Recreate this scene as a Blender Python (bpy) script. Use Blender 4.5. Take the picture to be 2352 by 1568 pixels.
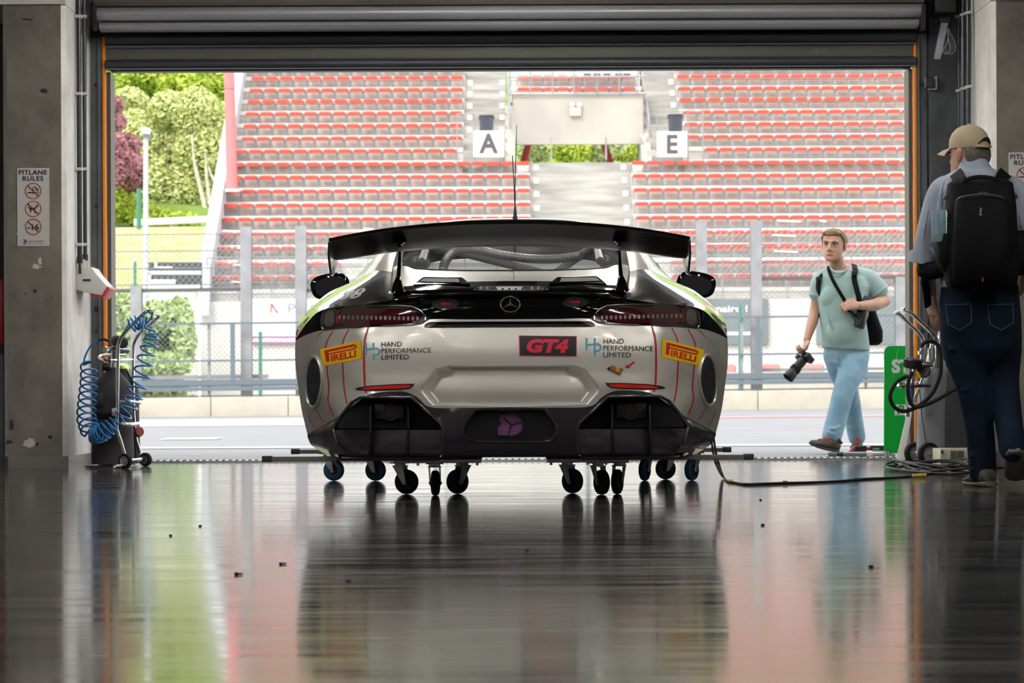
import bpy, bmesh, math, random
from mathutils import Vector, Matrix, noise
from mathutils.bvhtree import BVHTree
PI = math.pi
R = math.radians
SC = bpy.context.scene
for _o in list(bpy.data.objects):
    bpy.data.objects.remove(_o)
COL = SC.collection
random.seed(7)

# ------------------------------------------------------------------ camera
# 2352 x 1568 frame, about 100 mm lens, eye 0.47 m over the garage floor
F = 6533.3
CX, CY = 1176.0, 900.0
EYE = 0.47
ROLL = R(0.25)
cam_d = bpy.data.cameras.new('camera')
cam_d.sensor_width = 36.0
cam_d.lens = F / 2352 * 36
cam_d.shift_y = (900 - 784) / 2352
cam_d.clip_start = 0.1
cam_d.clip_end = 1000
cam_d.dof.use_dof = True
cam_d.dof.focus_distance = 12.6
cam_d.dof.aperture_fstop = 9.5
cam = bpy.data.objects.new('camera', cam_d)
COL.objects.link(cam)
cam.matrix_world = (Matrix.Translation((0, 0, EYE)) @ Matrix.Rotation(PI / 2, 4, 'X')
                    @ Matrix.Rotation(-ROLL, 4, 'Z'))
SC.camera = cam

# ------------------------------------------------------------------ world: bright overcast sky
w = bpy.data.worlds.new('sky')
SC.world = w
w.use_nodes = True
nt = w.node_tree
nt.nodes.clear()
wo = nt.nodes.new('ShaderNodeOutputWorld')
bg = nt.nodes.new('ShaderNodeBackground')
tcw = nt.nodes.new('ShaderNodeTexCoord')
sepw = nt.nodes.new('ShaderNodeSeparateXYZ')
rampw = nt.nodes.new('ShaderNodeValToRGB')
rampw.color_ramp.elements[0].position = 0.0
rampw.color_ramp.elements[0].color = (1.0, 0.985, 0.955, 1)
rampw.color_ramp.elements[1].position = 0.7
rampw.color_ramp.elements[1].color = (0.90, 0.95, 1.0, 1)
nt.links.new(tcw.outputs['Generated'], sepw.inputs[0])
nt.links.new(sepw.outputs['Z'], rampw.inputs[0])
nt.links.new(rampw.outputs[0], bg.inputs['Color'])
bg.inputs['Strength'].default_value = 2.45
nt.links.new(bg.outputs[0], wo.inputs['Surface'])

sun_d = bpy.data.lights.new('sun', 'SUN')
sun_d.energy = 2.6
sun_d.angle = R(25)
sun_d.color = (1.0, 0.96, 0.88)
sun = bpy.data.objects.new('sun', sun_d)
COL.objects.link(sun)
sun.rotation_euler = (R(48), 0, R(-28))      # high, from behind the garage and a little to the left

SC.view_settings.view_transform = 'Standard'
SC.view_settings.look = 'None'
SC.view_settings.exposure = 0.0
SC.view_settings.gamma = 1.0
SC.view_settings.use_curve_mapping = False
SC.cycles.max_bounces = 9
SC.cycles.diffuse_bounces = 4
SC.cycles.glossy_bounces = 4
SC.cycles.transmission_bounces = 6
SC.cycles.transparent_max_bounces = 12
SC.cycles.sample_clamp_indirect = 6.0
SC.cycles.caustics_reflective = False
SC.cycles.caustics_refractive = False

# ------------------------------------------------------------------ measuring helpers
_c, _s = math.cos(ROLL), math.sin(ROLL)
def W(px, py, Y):
    """the point of the place seen at photo pixel (px,py) that lies Y metres ahead"""
    u, v = px - CX, CY - py
    x, z = u * _c + v * _s, -u * _s + v * _c
    return Vector((x * Y / F, Y, EYE + z * Y / F))
def mpp(Y):
    return Y / F
def ray(px, py):
    p = W(px, py, 1.0)
    return (p - Vector((0, 0, EYE))).normalized()
CAMP = Vector((0, 0, EYE))
def lerp(a, b, t):
    return a + (b - a) * t
def smooth(t):
    t = max(0.0, min(1.0, t))
    return t * t * (3 - 2 * t)

# ------------------------------------------------------------------ materials
MATS = {}
def mat(name, col, rough=0.5, metal=0.0, var=0.0, scale=6.0, bump=0.0, coat=0.0, spec=0.5, stretch=None,
        emit=None, estr=0.0, trans=0.0, ior=1.45, alpha=1.0, col2=None, detail=6.0, rvar=0.0, lo=0.35, hi=0.65, crough=0.03):
    if name in MATS:
        return MATS[name]
    m = bpy.data.materials.new(name)
    m.use_nodes = True
    n = m.node_tree.nodes
    L = m.node_tree.links
    p = n['Principled BSDF']
    p.inputs['Base Color'].default_value = (*col, 1)
    p.inputs['Roughness'].default_value = rough
    p.inputs['Metallic'].default_value = metal
    p.inputs['IOR'].default_value = ior
    p.inputs['Specular IOR Level'].default_value = spec
    p.inputs['Coat Weight'].default_value = coat
    p.inputs['Coat Roughness'].default_value = crough
    p.inputs['Transmission Weight'].default_value = trans
    p.inputs['Alpha'].default_value = alpha
    if emit:
        p.inputs['Emission Color'].default_value = (*emit, 1)
        p.inputs['Emission Strength'].default_value = estr
    if var or bump or col2 or rvar:
        tc = n.new('ShaderNodeTexCoord')
        src = tc.outputs['Object']
        if stretch:
            mp = n.new('ShaderNodeMapping')
            mp.inputs['Scale'].default_value = stretch
            L.new(src, mp.inputs['Vector'])
            src = mp.outputs[0]
        nz = n.new('ShaderNodeTexNoise')
        nz.inputs['Scale'].default_value = scale
        nz.inputs['Detail'].default_value = detail
        L.new(src, nz.inputs['Vector'])
        if var or col2:
            rp = n.new('ShaderNodeValToRGB')
            c2 = col2 or tuple(max(0, c * (1 - var)) for c in col)
            c1 = col if col2 else tuple(min(1, c * (1 + var * 0.6)) for c in col)
            rp.color_ramp.elements[0].position = lo
            rp.color_ramp.elements[1].position = hi
            rp.color_ramp.elements[0].color = (*c2, 1)
            rp.color_ramp.elements[1].color = (*c1, 1)
            L.new(nz.outputs['Fac'], rp.inputs[0])
            L.new(rp.outputs[0], p.inputs['Base Color'])
        if rvar:
            mr = n.new('ShaderNodeMapRange')
            mr.inputs['To Min'].default_value = max(0.02, rough - rvar)
            mr.inputs['To Max'].default_value = rough + rvar
            mr.inputs['From Min'].default_value = 0.3
            mr.inputs['From Max'].default_value = 0.7
            L.new(nz.outputs['Fac'], mr.inputs['Value'])
            L.new(mr.outputs[0], p.inputs['Roughness'])
        if bump:
            bp = n.new('ShaderNodeBump')
            bp.inputs['Strength'].default_value = bump
            bp.inputs['Distance'].default_value = 0.02
            L.new(nz.outputs['Fac'], bp.inputs['Height'])
            L.new(bp.outputs[0], p.inputs['Normal'])
    MATS[name] = m
    return m

# ------------------------------------------------------------------ mesh builder
ORG = {}
def origin_of(o):
    return ORG.get(o.name, Vector((0, 0, 0)))
def frames(pts, closed=False):
    """parallel-transport frames along a polyline"""
    n = len(pts)
    T = []
    for i in range(n):
        a = pts[(i - 1) % n] if (closed or i > 0) else pts[i]
        b = pts[(i + 1) % n] if (closed or i < n - 1) else pts[i]
        d = b - a
        T.append(d.normalized() if d.length > 1e-9 else Vector((0, 0, 1)))
    up = Vector((0, 0, 1)) if abs(T[0].z) < 0.9 else Vector((0, 1, 0))
    U = [(up - T[0] * up.dot(T[0])).normalized()]
    for i in range(1, n):
        v = U[-1] - T[i] * U[-1].dot(T[i])
        U.append(v.normalized() if v.length > 1e-6 else U[-1])
    return T, U
class MB:
    def __init__(self):
        self.v, self.f, self.m = [], [], []
        self.cur = 0
    def add(self, vs, fs):
        b = len(self.v)
        self.v += [Vector(p) for p in vs]
        self.f += [tuple(b + i for i in q) for q in fs]
        self.m += [self.cur] * len(fs)
        return self
    def box(self, c, s, rot=None):
        c = Vector(c)
        hs = [k / 2 for k in s]
        vs = []
        for z in (-1, 1):
            for x, y in ((-1, -1), (1, -1), (1, 1), (-1, 1)):
                p = Vector((x * hs[0], y * hs[1], z * hs[2]))
                vs.append(c + (rot @ p if rot else p))
        return self.add(vs, [(3, 2, 1, 0), (4, 5, 6, 7), (0, 1, 5, 4), (1, 2, 6, 5), (2, 3, 7, 6), (3, 0, 4, 7)])
    def box2(self, a, b):
        a, b = Vector(a), Vector(b)
        return self.box((a + b) / 2, [abs(b[i] - a[i]) for i in range(3)])
    def hexa(self, q):
        """8 corners: 4 of the near face then 4 of the far face, same winding"""
        return self.add(q, [(0, 1, 2, 3), (7, 6, 5, 4), (1, 0, 4, 5), (2, 1, 5, 6), (3, 2, 6, 7), (0, 3, 7, 4)])
    def tube(self, pts, r, n=8, closed=False, caps=True, flat=None):
        pts = [Vector(p) for p in pts]
        k = len(pts)
        rs = r if isinstance(r, (list, tuple)) else [r] * k
        T, U = frames(pts, closed)
        vs, fs = [], []
        for i in range(k):
            V = T[i].cross(U[i])
            for j in range(n):
                a = 2 * PI * j / n
                vs.append(pts[i] + (U[i] * math.cos(a) + V * math.sin(a) * (flat or 1.0)) * rs[i])
        for i in range(k if closed else k - 1):
            i2 = (i + 1) % k
            for j in range(n):
                j2 = (j + 1) % n
                fs.append((i * n + j, i * n + j2, i2 * n + j2, i2 * n + j))
        if caps and not closed:
            fs.append(tuple(range(n - 1, -1, -1)))
            fs.append(tuple((k - 1) * n + j for j in range(n)))
        return self.add(vs, fs)
    def cyl(self, a, b, r0, r1=None, n=16):
        return self.tube([a, b], [r0, r0 if r1 is None else r1], n)
    def loft(self, secs, n=20, e=2.0):
        """secs: (centre, u vector, v vector) half-axes; superellipse exponent e"""
        vs, fs = [], []
        for c, u, v in secs:
            for j in range(n):
                a = 2 * PI * j / n
                ca, sa = math.cos(a), math.sin(a)
                ca = math.copysign(abs(ca) ** (2 / e), ca)
                sa = math.copysign(abs(sa) ** (2 / e), sa)
                vs.append(Vector(c) + Vector(u) * ca + Vector(v) * sa)
        k = len(secs)
        for i in range(k - 1):
            for j in range(n):
                j2 = (j + 1) % n
                fs.append((i * n + j, i * n + j2, (i + 1) * n + j2, (i + 1) * n + j))
        fs.append(tuple(range(n - 1, -1, -1)))
        fs.append(tuple((k - 1) * n + j for j in range(n)))
        return self.add(vs, fs)
    def ell(self, c, r, rot=None, n=16, m=10):
        c = Vector(c)
        vs, fs = [], []
        for i in range(m + 1):
            t = PI * i / m
            for j in range(n):
                a = 2 * PI * j / n
                p = Vector((r[0] * math.sin(t) * math.cos(a), r[1] * math.sin(t) * math.sin(a), r[2] * math.cos(t)))
                vs.append(c + (rot @ p if rot else p))
        for i in range(m):
            for j in range(n):
                j2 = (j + 1) % n
                fs.append((i * n + j, (i + 1) * n + j, (i + 1) * n + j2, i * n + j2))
        return self.add(vs, fs)
    def lathe(self, prof, c, axis=(0, 0, 1), n=24):
        """prof: (radius, along-axis)"""
        c, ax = Vector(c), Vector(axis).normalized()
        u = ax.orthogonal().normalized()
        v = ax.cross(u)
        vs, fs = [], []
        for r, h in prof:
            for j in range(n):
                a = 2 * PI * j / n
                vs.append(c + ax * h + (u * math.cos(a) + v * math.sin(a)) * r)
        for i in range(len(prof) - 1):
            for j in range(n):
                j2 = (j + 1) % n
                fs.append((i * n + j, i * n + j2, (i + 1) * n + j2, (i + 1) * n + j))
        return self.add(vs, fs)
    def prism(self, poly, depth, fn):
        """poly in 2-D, extruded from 0 to depth; fn(a,b,d) gives the 3-D point"""
        n = len(poly)
        vs = [fn(a, b, 0) for a, b in poly] + [fn(a, b, depth) for a, b in poly]
        fs = [tuple(range(n)), tuple(range(2 * n - 1, n - 1, -1))]
        fs += [(i, i + n, (i + 1) % n + n, (i + 1) % n) for i in range(n)]
        return self.add(vs, fs)
    def grid(self, rows, close=False):
        h, k = len(rows), len(rows[0])
        vs = [p for r in rows for p in r]
        fs = []
        for i in range(h - 1):
            for j in range(k if close else k - 1):
                j2 = (j + 1) % k
                fs.append((i * k + j, i * k + j2, (i + 1) * k + j2, (i + 1) * k + j))
        return self.add(vs, fs)
    def build(self, name, material, parent=None, smooth=30, bevel=0, seg=2, remesh=0, sm=0, solid=0, weld=0, fix=True, subsurf=0):
        me = bpy.data.meshes.new(name)
        off = origin_of(parent) if parent else Vector((0, 0, 0))
        me.from_pydata([p - off for p in self.v], [], self.f)
        mats = material if isinstance(material, (list, tuple)) else [material]
        for x in mats:
            me.materials.append(x)
        if len(mats) > 1:
            me.polygons.foreach_set('material_index', self.m)
        bm = bmesh.new()
        bm.from_mesh(me)
        if weld:
            bmesh.ops.remove_doubles(bm, verts=bm.verts, dist=weld)
        if fix:
            bmesh.ops.recalc_face_normals(bm, faces=bm.faces)
        if bevel:
            es = [e for e in bm.edges if len(e.link_faces) == 2 and e.calc_face_angle(0) > R(32)]
            bmesh.ops.bevel(bm, geom=es, offset=bevel, segments=seg, affect='EDGES', profile=0.6, clamp_overlap=True)
        bm.to_mesh(me)
        bm.free()
        o = bpy.data.objects.new(name, me)
        COL.objects.link(o)
        if remesh or solid or subsurf:
            if remesh:
                md = o.modifiers.new('r', 'REMESH')
                md.mode = 'VOXEL'
                md.voxel_size = remesh
                if sm:
                    ms = o.modifiers.new('s', 'SMOOTH')
                    ms.iterations = sm
                    ms.factor = 0.5
            if subsurf:
                md = o.modifiers.new('ss', 'SUBSURF')
                md.levels = subsurf
                md.render_levels = subsurf
            if solid:
                md = o.modifiers.new('so', 'SOLIDIFY')
                md.thickness = solid
                md.offset = -1
            dg = bpy.context.evaluated_depsgraph_get()
            me2 = bpy.data.meshes.new_from_object(o.evaluated_get(dg))
            o.modifiers.clear()
            o.data = me2
            me2.name = name
            bpy.data.meshes.remove(me)
            me = me2
            if not me.materials:
                for x in mats:
                    me.materials.append(x)
        if smooth:
            me.shade_smooth()
            if smooth < 180:
                me.set_sharp_from_angle(angle=R(smooth))
        if parent:
            o.parent = parent
            ORG[o.name] = off
        return o
def tag(o, label=None, cat=None, group=None, kind=None):
    if label: o['label'] = label
    if cat: o['category'] = cat
    if group: o['group'] = group
    if kind: o['kind'] = kind
    return o
def thing(name, loc, label, cat, group=None):
    o = bpy.data.objects.new(name, None)
    o.empty_display_size = 0.2
    COL.objects.link(o)
    o.location = loc
    ORG[o.name] = Vector(loc)
    return tag(o, label, cat, group)
def struct(o, label=None):
    o['kind'] = 'structure'
    if label: o['label'] = label
    return o
def copy_tree(o, parent=None):
    c = o.copy()
    COL.objects.link(c)
    if parent: c.parent = parent
    ORG[c.name] = origin_of(o).copy()
    for ch in list(o.children):
        copy_tree(ch, c)
    return c
def crv(pts, n):
    """Catmull-Rom through points, n samples"""
    P = [Vector(p) for p in pts]
    k = len(P)
    if k == 2:
        return [P[0].lerp(P[1], i / (n - 1)) for i in range(n)]
    out = []
    for i in range(n):
        t = i / (n - 1) * (k - 1)
        a = min(int(t), k - 2)
        f = t - a
        p1, p2 = P[a], P[a + 1]
        p0 = P[a - 1] if a > 0 else p1 * 2 - p2
        p3 = P[a + 2] if a + 2 < k else p2 * 2 - p1
        out.append(0.5 * ((2 * p1) + (p2 - p0) * f + (2 * p0 - 5 * p1 + 4 * p2 - p3) * f * f + (3 * p1 - p0 - 3 * p2 + p3) * f ** 3))
    return out
def pts3(lst, Y=None, n=0):
    P = [W(*p) if len(p) == 3 else W(p[0], p[1], Y) for p in lst]
    return crv(P, n) if n else P

_txt = {}
def text2d(s, bold=0.0, shear=0.0, spacing=1.0):
    """a flat text mesh normalised to height 1 (capitals) : verts, faces, width"""
    key = (s, bold, shear, spacing)
    if key in _txt:
        return _txt[key]
    cu = bpy.data.curves.new('t', 'FONT')
    cu.body = s
    cu.size = 1.0
    cu.offset = bold
    cu.shear = shear
    cu.space_character = spacing
    cu.resolution_u = 4
    cu.fill_mode = 'FRONT'
    ob = bpy.data.objects.new('t', cu)
    COL.objects.link(ob)
    dg = bpy.context.evaluated_depsgraph_get()
    me = bpy.data.meshes.new_from_object(ob.evaluated_get(dg))
    vs = [(v.co.x, v.co.y) for v in me.vertices]
    fs = [tuple(p.vertices) for p in me.polygons]
    bpy.data.objects.remove(ob)
    bpy.data.curves.remove(cu)
    bpy.data.meshes.remove(me)
    x0, x1 = min(v[0] for v in vs), max(v[0] for v in vs)
    y0, y1 = min(v[1] for v in vs), max(v[1] for v in vs)
    out = ([((a - x0) / (x1 - x0), (b - y0) / (y1 - y0)) for a, b in vs], fs, (x1 - x0) / (y1 - y0))
    _txt[key] = out
    return out
def put_text(mb, s, fn, box, bold=0.0, shear=0.0, spacing=1.0):
    """lay text into box (u0,v0,u1,v1) of a surface map fn(u,v)"""
    vs, fs, _ = text2d(s, bold, shear, spacing)
    u0, v0, u1, v1 = box
    mb.add([fn(lerp(u0, u1, a), lerp(v0, v1, b)) for a, b in vs], fs)

# ------------------------------------------------------------------ shared materials
M_CHROME = mat('chrome', (0.75, 0.75, 0.74), 0.12, 1.0)
M_STEEL = mat('galvanised_steel', (0.52, 0.54, 0.55), 0.38, 0.85, var=0.25, scale=14)
M_ALU = mat('aluminium', (0.62, 0.62, 0.62), 0.35, 0.9, var=0.12, scale=20)
M_BLACKPL = mat('black_plastic', (0.014, 0.014, 0.016), 0.35)
M_RUBBER = mat('black_rubber', (0.009, 0.009, 0.0095), 0.75, spec=.25)
M_BLACKMET = mat('black_metal', (0.02, 0.021, 0.024), 0.4, 0.3)
M_WHITE = mat('white_paint', (0.8, 0.8, 0.79), 0.45)
M_RED = mat('red_paint', (0.6, 0.02, 0.02), 0.35)
M_INK = mat('black_ink', (0.012, 0.012, 0.013), 0.6)
# ================================================================== the garage
YP = 18.06       # front faces of the pillars
YD = 19.3        # plane of the door
def floor_mat():
    m = bpy.data.materials.new('polished_concrete')
    m.use_nodes = True
    n, L = m.node_tree.nodes, m.node_tree.links
    p = n['Principled BSDF']
    tc = n.new('ShaderNodeTexCoord')
    mp = n.new('ShaderNodeMapping')
    mp.inputs['Scale'].default_value = (0.55, 2.6, 1)
    L.new(tc.outputs['Object'], mp.inputs[0])
    n1 = n.new('ShaderNodeTexNoise'); n1.inputs['Scale'].default_value = 2.2; n1.inputs['Detail'].default_value = 9; n1.inputs['Roughness'].default_value = 0.65
    n1.inputs['Distortion'].default_value = 1.2
    L.new(mp.outputs[0], n1.inputs['Vector'])
    rp = n.new('ShaderNodeValToRGB')
    rp.color_ramp.elements[0].position = 0.36; rp.color_ramp.elements[0].color = (0.030, 0.028, 0.026, 1)
    rp.color_ramp.elements[1].position = 0.66; rp.color_ramp.elements[1].color = (0.090, 0.086, 0.080, 1)
    L.new(n1.outputs['Fac'], rp.inputs[0])
    # dark scuffs and specks trodden into the coating
    vo = n.new('ShaderNodeTexNoise'); vo.inputs['Scale'].default_value = 34; vo.inputs['Detail'].default_value = 2
    mp2 = n.new('ShaderNodeMapping'); mp2.inputs['Scale'].default_value = (0.35, 1.3, 1)
    L.new(tc.outputs['Object'], mp2.inputs[0]); L.new(mp2.outputs[0], vo.inputs['Vector'])
    r2 = n.new('ShaderNodeValToRGB')
    r2.color_ramp.elements[0].position = 0.70; r2.color_ramp.elements[0].color = (1, 1, 1, 1)
    r2.color_ramp.elements[1].position = 0.735; r2.color_ramp.elements[1].color = (0.35, 0.34, 0.33, 1)
    L.new(vo.outputs['Fac'], r2.inputs[0])
    mx = n.new('ShaderNodeMix'); mx.data_type = 'RGBA'; mx.blend_type = 'MULTIPLY'; mx.inputs['Factor'].default_value = 1
    L.new(rp.outputs[0], mx.inputs['A']); L.new(r2.outputs[0], mx.inputs['B'])
    L.new(mx.outputs['Result'], p.inputs['Base Color'])
    mr = n.new('ShaderNodeMapRange')
    mr.inputs['From Min'].default_value = 0.38; mr.inputs['From Max'].default_value = 0.62
    mr.inputs['To Min'].default_value = 0.055; mr.inputs['To Max'].default_value = 0.15
    mxr = n.new('ShaderNodeMath'); mxr.operation = 'MULTIPLY_ADD'; mxr.inputs[1].default_value = 0.5
    n5 = n.new('ShaderNodeTexNoise'); n5.inputs['Scale'].default_value = 5; n5.inputs['Detail'].default_value = 6
    mp5 = n.new('ShaderNodeMapping'); mp5.inputs['Scale'].default_value = (0.16, 5.0, 1)
    L.new(tc.outputs['Object'], mp5.inputs[0]); L.new(mp5.outputs[0], n5.inputs['Vector'])
    hv = n.new('ShaderNodeMath'); hv.operation = 'MULTIPLY'; hv.inputs[1].default_value = 0.5
    L.new(n1.outputs['Fac'], hv.inputs[0]); L.new(n5.outputs['Fac'], mxr.inputs[0]); L.new(hv.outputs[0], mxr.inputs[2])
    L.new(mxr.outputs[0], mr.inputs['Value']); L.new(mr.outputs[0], p.inputs['Roughness'])
    mp3 = n.new('ShaderNodeMapping'); mp3.inputs['Scale'].default_value = (0.22, 5.0, 1)
    L.new(tc.outputs['Object'], mp3.inputs[0])
    n3 = n.new('ShaderNodeTexNoise'); n3.inputs['Scale'].default_value = 7; n3.inputs['Detail'].default_value = 4
    L.new(mp3.outputs[0], n3.inputs['Vector'])
    bp = n.new('ShaderNodeBump'); bp.inputs['Strength'].default_value = 0.0012; bp.inputs['Distance'].default_value = 0.02
    L.new(n3.outputs['Fac'], bp.inputs['Height']); L.new(bp.outputs[0], p.inputs['Normal'])
    p.inputs['IOR'].default_value = 1.55
    return m
def conc_mat(name, a, b, scale=3.0, pit=0.02):
    m = bpy.data.materials.new(name)
    m.use_nodes = True
    n, L = m.node_tree.nodes, m.node_tree.links
    p = n['Principled BSDF']
    tc = n.new('ShaderNodeTexCoord')
    mp = n.new('ShaderNodeMapping'); mp.inputs['Scale'].default_value = (1, 1, 0.8)
    L.new(tc.outputs['Object'], mp.inputs[0])
    n1 = n.new('ShaderNodeTexNoise'); n1.inputs['Scale'].default_value = scale; n1.inputs['Detail'].default_value = 10; n1.inputs['Roughness'].default_value = 0.68
    L.new(mp.outputs[0], n1.inputs['Vector'])
    rp = n.new('ShaderNodeValToRGB')
    rp.color_ramp.elements[0].position = 0.33; rp.color_ramp.elements[0].color = (*a, 1)
    rp.color_ramp.elements[1].position = 0.67; rp.color_ramp.elements[1].color = (*b, 1)
    L.new(n1.outputs['Fac'], rp.inputs[0])
    vo = n.new('ShaderNodeTexVoronoi'); vo.inputs['Scale'].default_value = 22
    L.new(tc.outputs['Object'], vo.inputs['Vector'])
    n2 = n.new('ShaderNodeTexNoise'); n2.inputs['Scale'].default_value = 5
    L.new(tc.outputs['Object'], n2.inputs['Vector'])
    ad = n.new('ShaderNodeMath'); ad.operation = 'MULTIPLY_ADD'; ad.inputs[1].default_value = 0.5
    L.new(n2.outputs['Fac'], ad.inputs[0]); L.new(vo.outputs['Distance'], ad.inputs[2])
    r2 = n.new('ShaderNodeValToRGB')
    r2.color_ramp.elements[0].position = 0.215; r2.color_ramp.elements[0].color = (0.12, 0.12, 0.12, 1)
    r2.color_ramp.elements[1].position = 0.25; r2.color_ramp.elements[1].color = (1, 1, 1, 1)
    L.new(ad.outputs[0], r2.inputs[0])
    mx = n.new('ShaderNodeMix'); mx.data_type = 'RGBA'; mx.blend_type = 'MULTIPLY'; mx.inputs['Factor'].default_value = 1
    L.new(rp.outputs[0], mx.inputs['A']); L.new(r2.outputs[0], mx.inputs['B'])
    L.new(mx.outputs['Result'], p.inputs['Base Color'])
    p.inputs['Roughness'].default_value = 0.75
    bp = n.new('ShaderNodeBump'); bp.inputs['Strength'].default_value = 0.12; bp.inputs['Distance'].default_value = 0.01
    L.new(n1.outputs['Fac'], bp.inputs['Height']); L.new(bp.outputs[0], p.inputs['Normal'])
    return m
M_FLOOR = floor_mat()
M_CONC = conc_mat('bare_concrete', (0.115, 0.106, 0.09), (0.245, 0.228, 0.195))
M_CONCL = conc_mat('pale_lit_concrete', (0.58, 0.56, 0.53), (0.80, 0.78, 0.75), 5)  # pale beam concrete; on the pillars it carries outdoor light in its colour
M_WHITEWALL = mat('white_wall_paint', (0.50, 0.48, 0.45), 0.6, var=0.1, scale=3)
M_CEIL = mat('ceiling_paint', (0.13, 0.128, 0.125), 0.7, var=0.08, scale=2)
M_DARKWALL = mat('dark_wall', (0.055, 0.058, 0.062), 0.6, var=0.2, scale=2)

o = MB().box2((-9, -7, -0.12), (9, 19.42, 0)).build('floor', M_FLOOR)
struct(o, 'polished grey concrete garage floor')
k = MB().box2((-9, -7, 3.45), (9, 19.4, 3.6))
for i in range(40):
    k.box2((-8.8 + i * .45, -6.9, 3.38), (-8.68 + i * .45, 19.3, 3.46))
o = k.build('ceiling', M_CEIL); struct(o, 'pale garage ceiling')
o = MB().box2((-9.2, -7.2, 0), (9.2, -7, 3.6)).build('wall_back', M_WHITEWALL); struct(o)
o = MB().box2((-9.2, -7, 0), (-9, 19.4, 3.6)).build('wall_side', M_WHITEWALL); struct(o)
o = MB().box2((9, -7, 0), (9.2, 19.4, 3.6)).build('wall_far_side', M_WHITEWALL); struct(o)

def pillar(name, x0, x1, inner, label):
    """x0<x1; inner is the x of the face turned to the doorway"""
    mb = MB()
    b = 0.028
    y0, y1 = YP, 19.2
    out = [(x0, y0 + b), (x0 + b, y0), (x1 - b, y0), (x1, y0 + b), (x1, y1), (x0, y1)]
    mb.prism(out, 3.45, lambda a, c, d: Vector((a, c, d)))
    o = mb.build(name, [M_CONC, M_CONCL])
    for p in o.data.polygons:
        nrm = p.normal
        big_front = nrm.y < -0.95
        p.material_index = 0 if big_front else 1  # sides and chamfers get the paler concrete, daylight painted into the colour
    struct(o, label)
    # painted band at the foot
    k = MB()
    e = 0.004
    foot = [(x0 - e, y0 + b), (x0 + b, y0 - e), (x1 - b, y0 - e), (x1 + e, y0 + b), (x1 + e, y1 - .02), (x0 - e, y1 - .02)]
    k.prism(foot, 0.075, lambda a, c, d: Vector((a, c, d)))
    return o, k
XL0, XL1 = W(8, 800, YP).x, W(153, 800, YP).x
XR0 = W(2281, 800, YP).x
XR1 = XR0 + 0.42
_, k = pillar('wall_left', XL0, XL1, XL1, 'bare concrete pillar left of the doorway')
struct(k.build('baseboard_left', mat('grey_floor_paint', (0.2, 0.195, 0.185), 0.3)), 'grey painted foot of the left pillar')
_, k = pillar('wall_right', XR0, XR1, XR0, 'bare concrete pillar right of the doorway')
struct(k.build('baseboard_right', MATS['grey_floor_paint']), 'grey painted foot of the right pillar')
# beam over the pillars
zb = W(80, 11, YP).z
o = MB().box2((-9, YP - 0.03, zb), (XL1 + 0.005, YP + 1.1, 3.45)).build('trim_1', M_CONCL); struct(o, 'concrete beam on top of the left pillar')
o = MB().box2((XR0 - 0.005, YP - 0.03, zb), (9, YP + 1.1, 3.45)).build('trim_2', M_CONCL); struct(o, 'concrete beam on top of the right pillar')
# neighbouring bays: closed doors
o = MB().box2((-9, 19.0, 0), (XL0 - 0.01, 19.2, zb)).build('wall_left_bay', M_DARKWALL); struct(o, 'closed grey door of the bay on the left')
o = MB().box2((XR1 + 0.01, 19.0, 0), (9, 19.2, zb)).build('wall_right_bay', M_DARKWALL); struct(o, 'closed grey door of the bay on the right')
# lintel above the doorway
o = MB().box2((XL1, 19.15, 2.86), (XR0, 19.4, 3.45)).build('trim_3', M_DARKWALL); struct(o, 'dark lintel above the doorway')

# stains and torn paper on the left pillar face
def on_pillar(px, py, d=0.0015):
    q = W(px, py, YP)
    return Vector((q.x, YP - d, q.z))
def splat(cx, cy, rx, ry, seed, n=22):
    rnd = random.Random(seed)
    out = []
    for i in range(n):
        a = 2 * PI * i / n
        k = 0.55 + 0.6 * rnd.random()
        out.append((cx + rx * k * math.cos(a), cy + ry * k * math.sin(a)))
    return out
k = MB()
for i, (cx, cy, rx, ry) in enumerate([(68, 1018, 16, 11), (44, 536, 7, 9), (84, 612, 12, 6), (92, 600, 5, 10)]):
    P = splat(cx, cy, rx, ry, i)
    k.add([on_pillar(a, b) for a, b in P], [tuple(range(len(P)))])
d = MB()
for i, (cx, cy, rx, ry) in enumerate([(103, 209, 8, 7), (96, 208, 4, 5), (80, 668, 6, 5), (58, 674, 3, 2), (22, 1015, 9, 6), (85, 1020, 5, 5), (115, 1004, 6, 5), (63, 45, 16, 3), (27, 975, 6, 16), (120, 683, 2, 2)]):
    P = splat(cx, cy, rx, ry, i + 40)
    d.add([on_pillar(a, b) for a, b in P], [tuple(range(len(P)))])
pl = bpy.data.objects['wall_left']
k.build('paper_scrap', mat('torn_paper', (0.6, 0.58, 0.55), 0.8), pl, smooth=0)
d.build('dark_stain', mat('dark_stain', (0.03, 0.028, 0.026), 0.8), pl, smooth=0)

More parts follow.
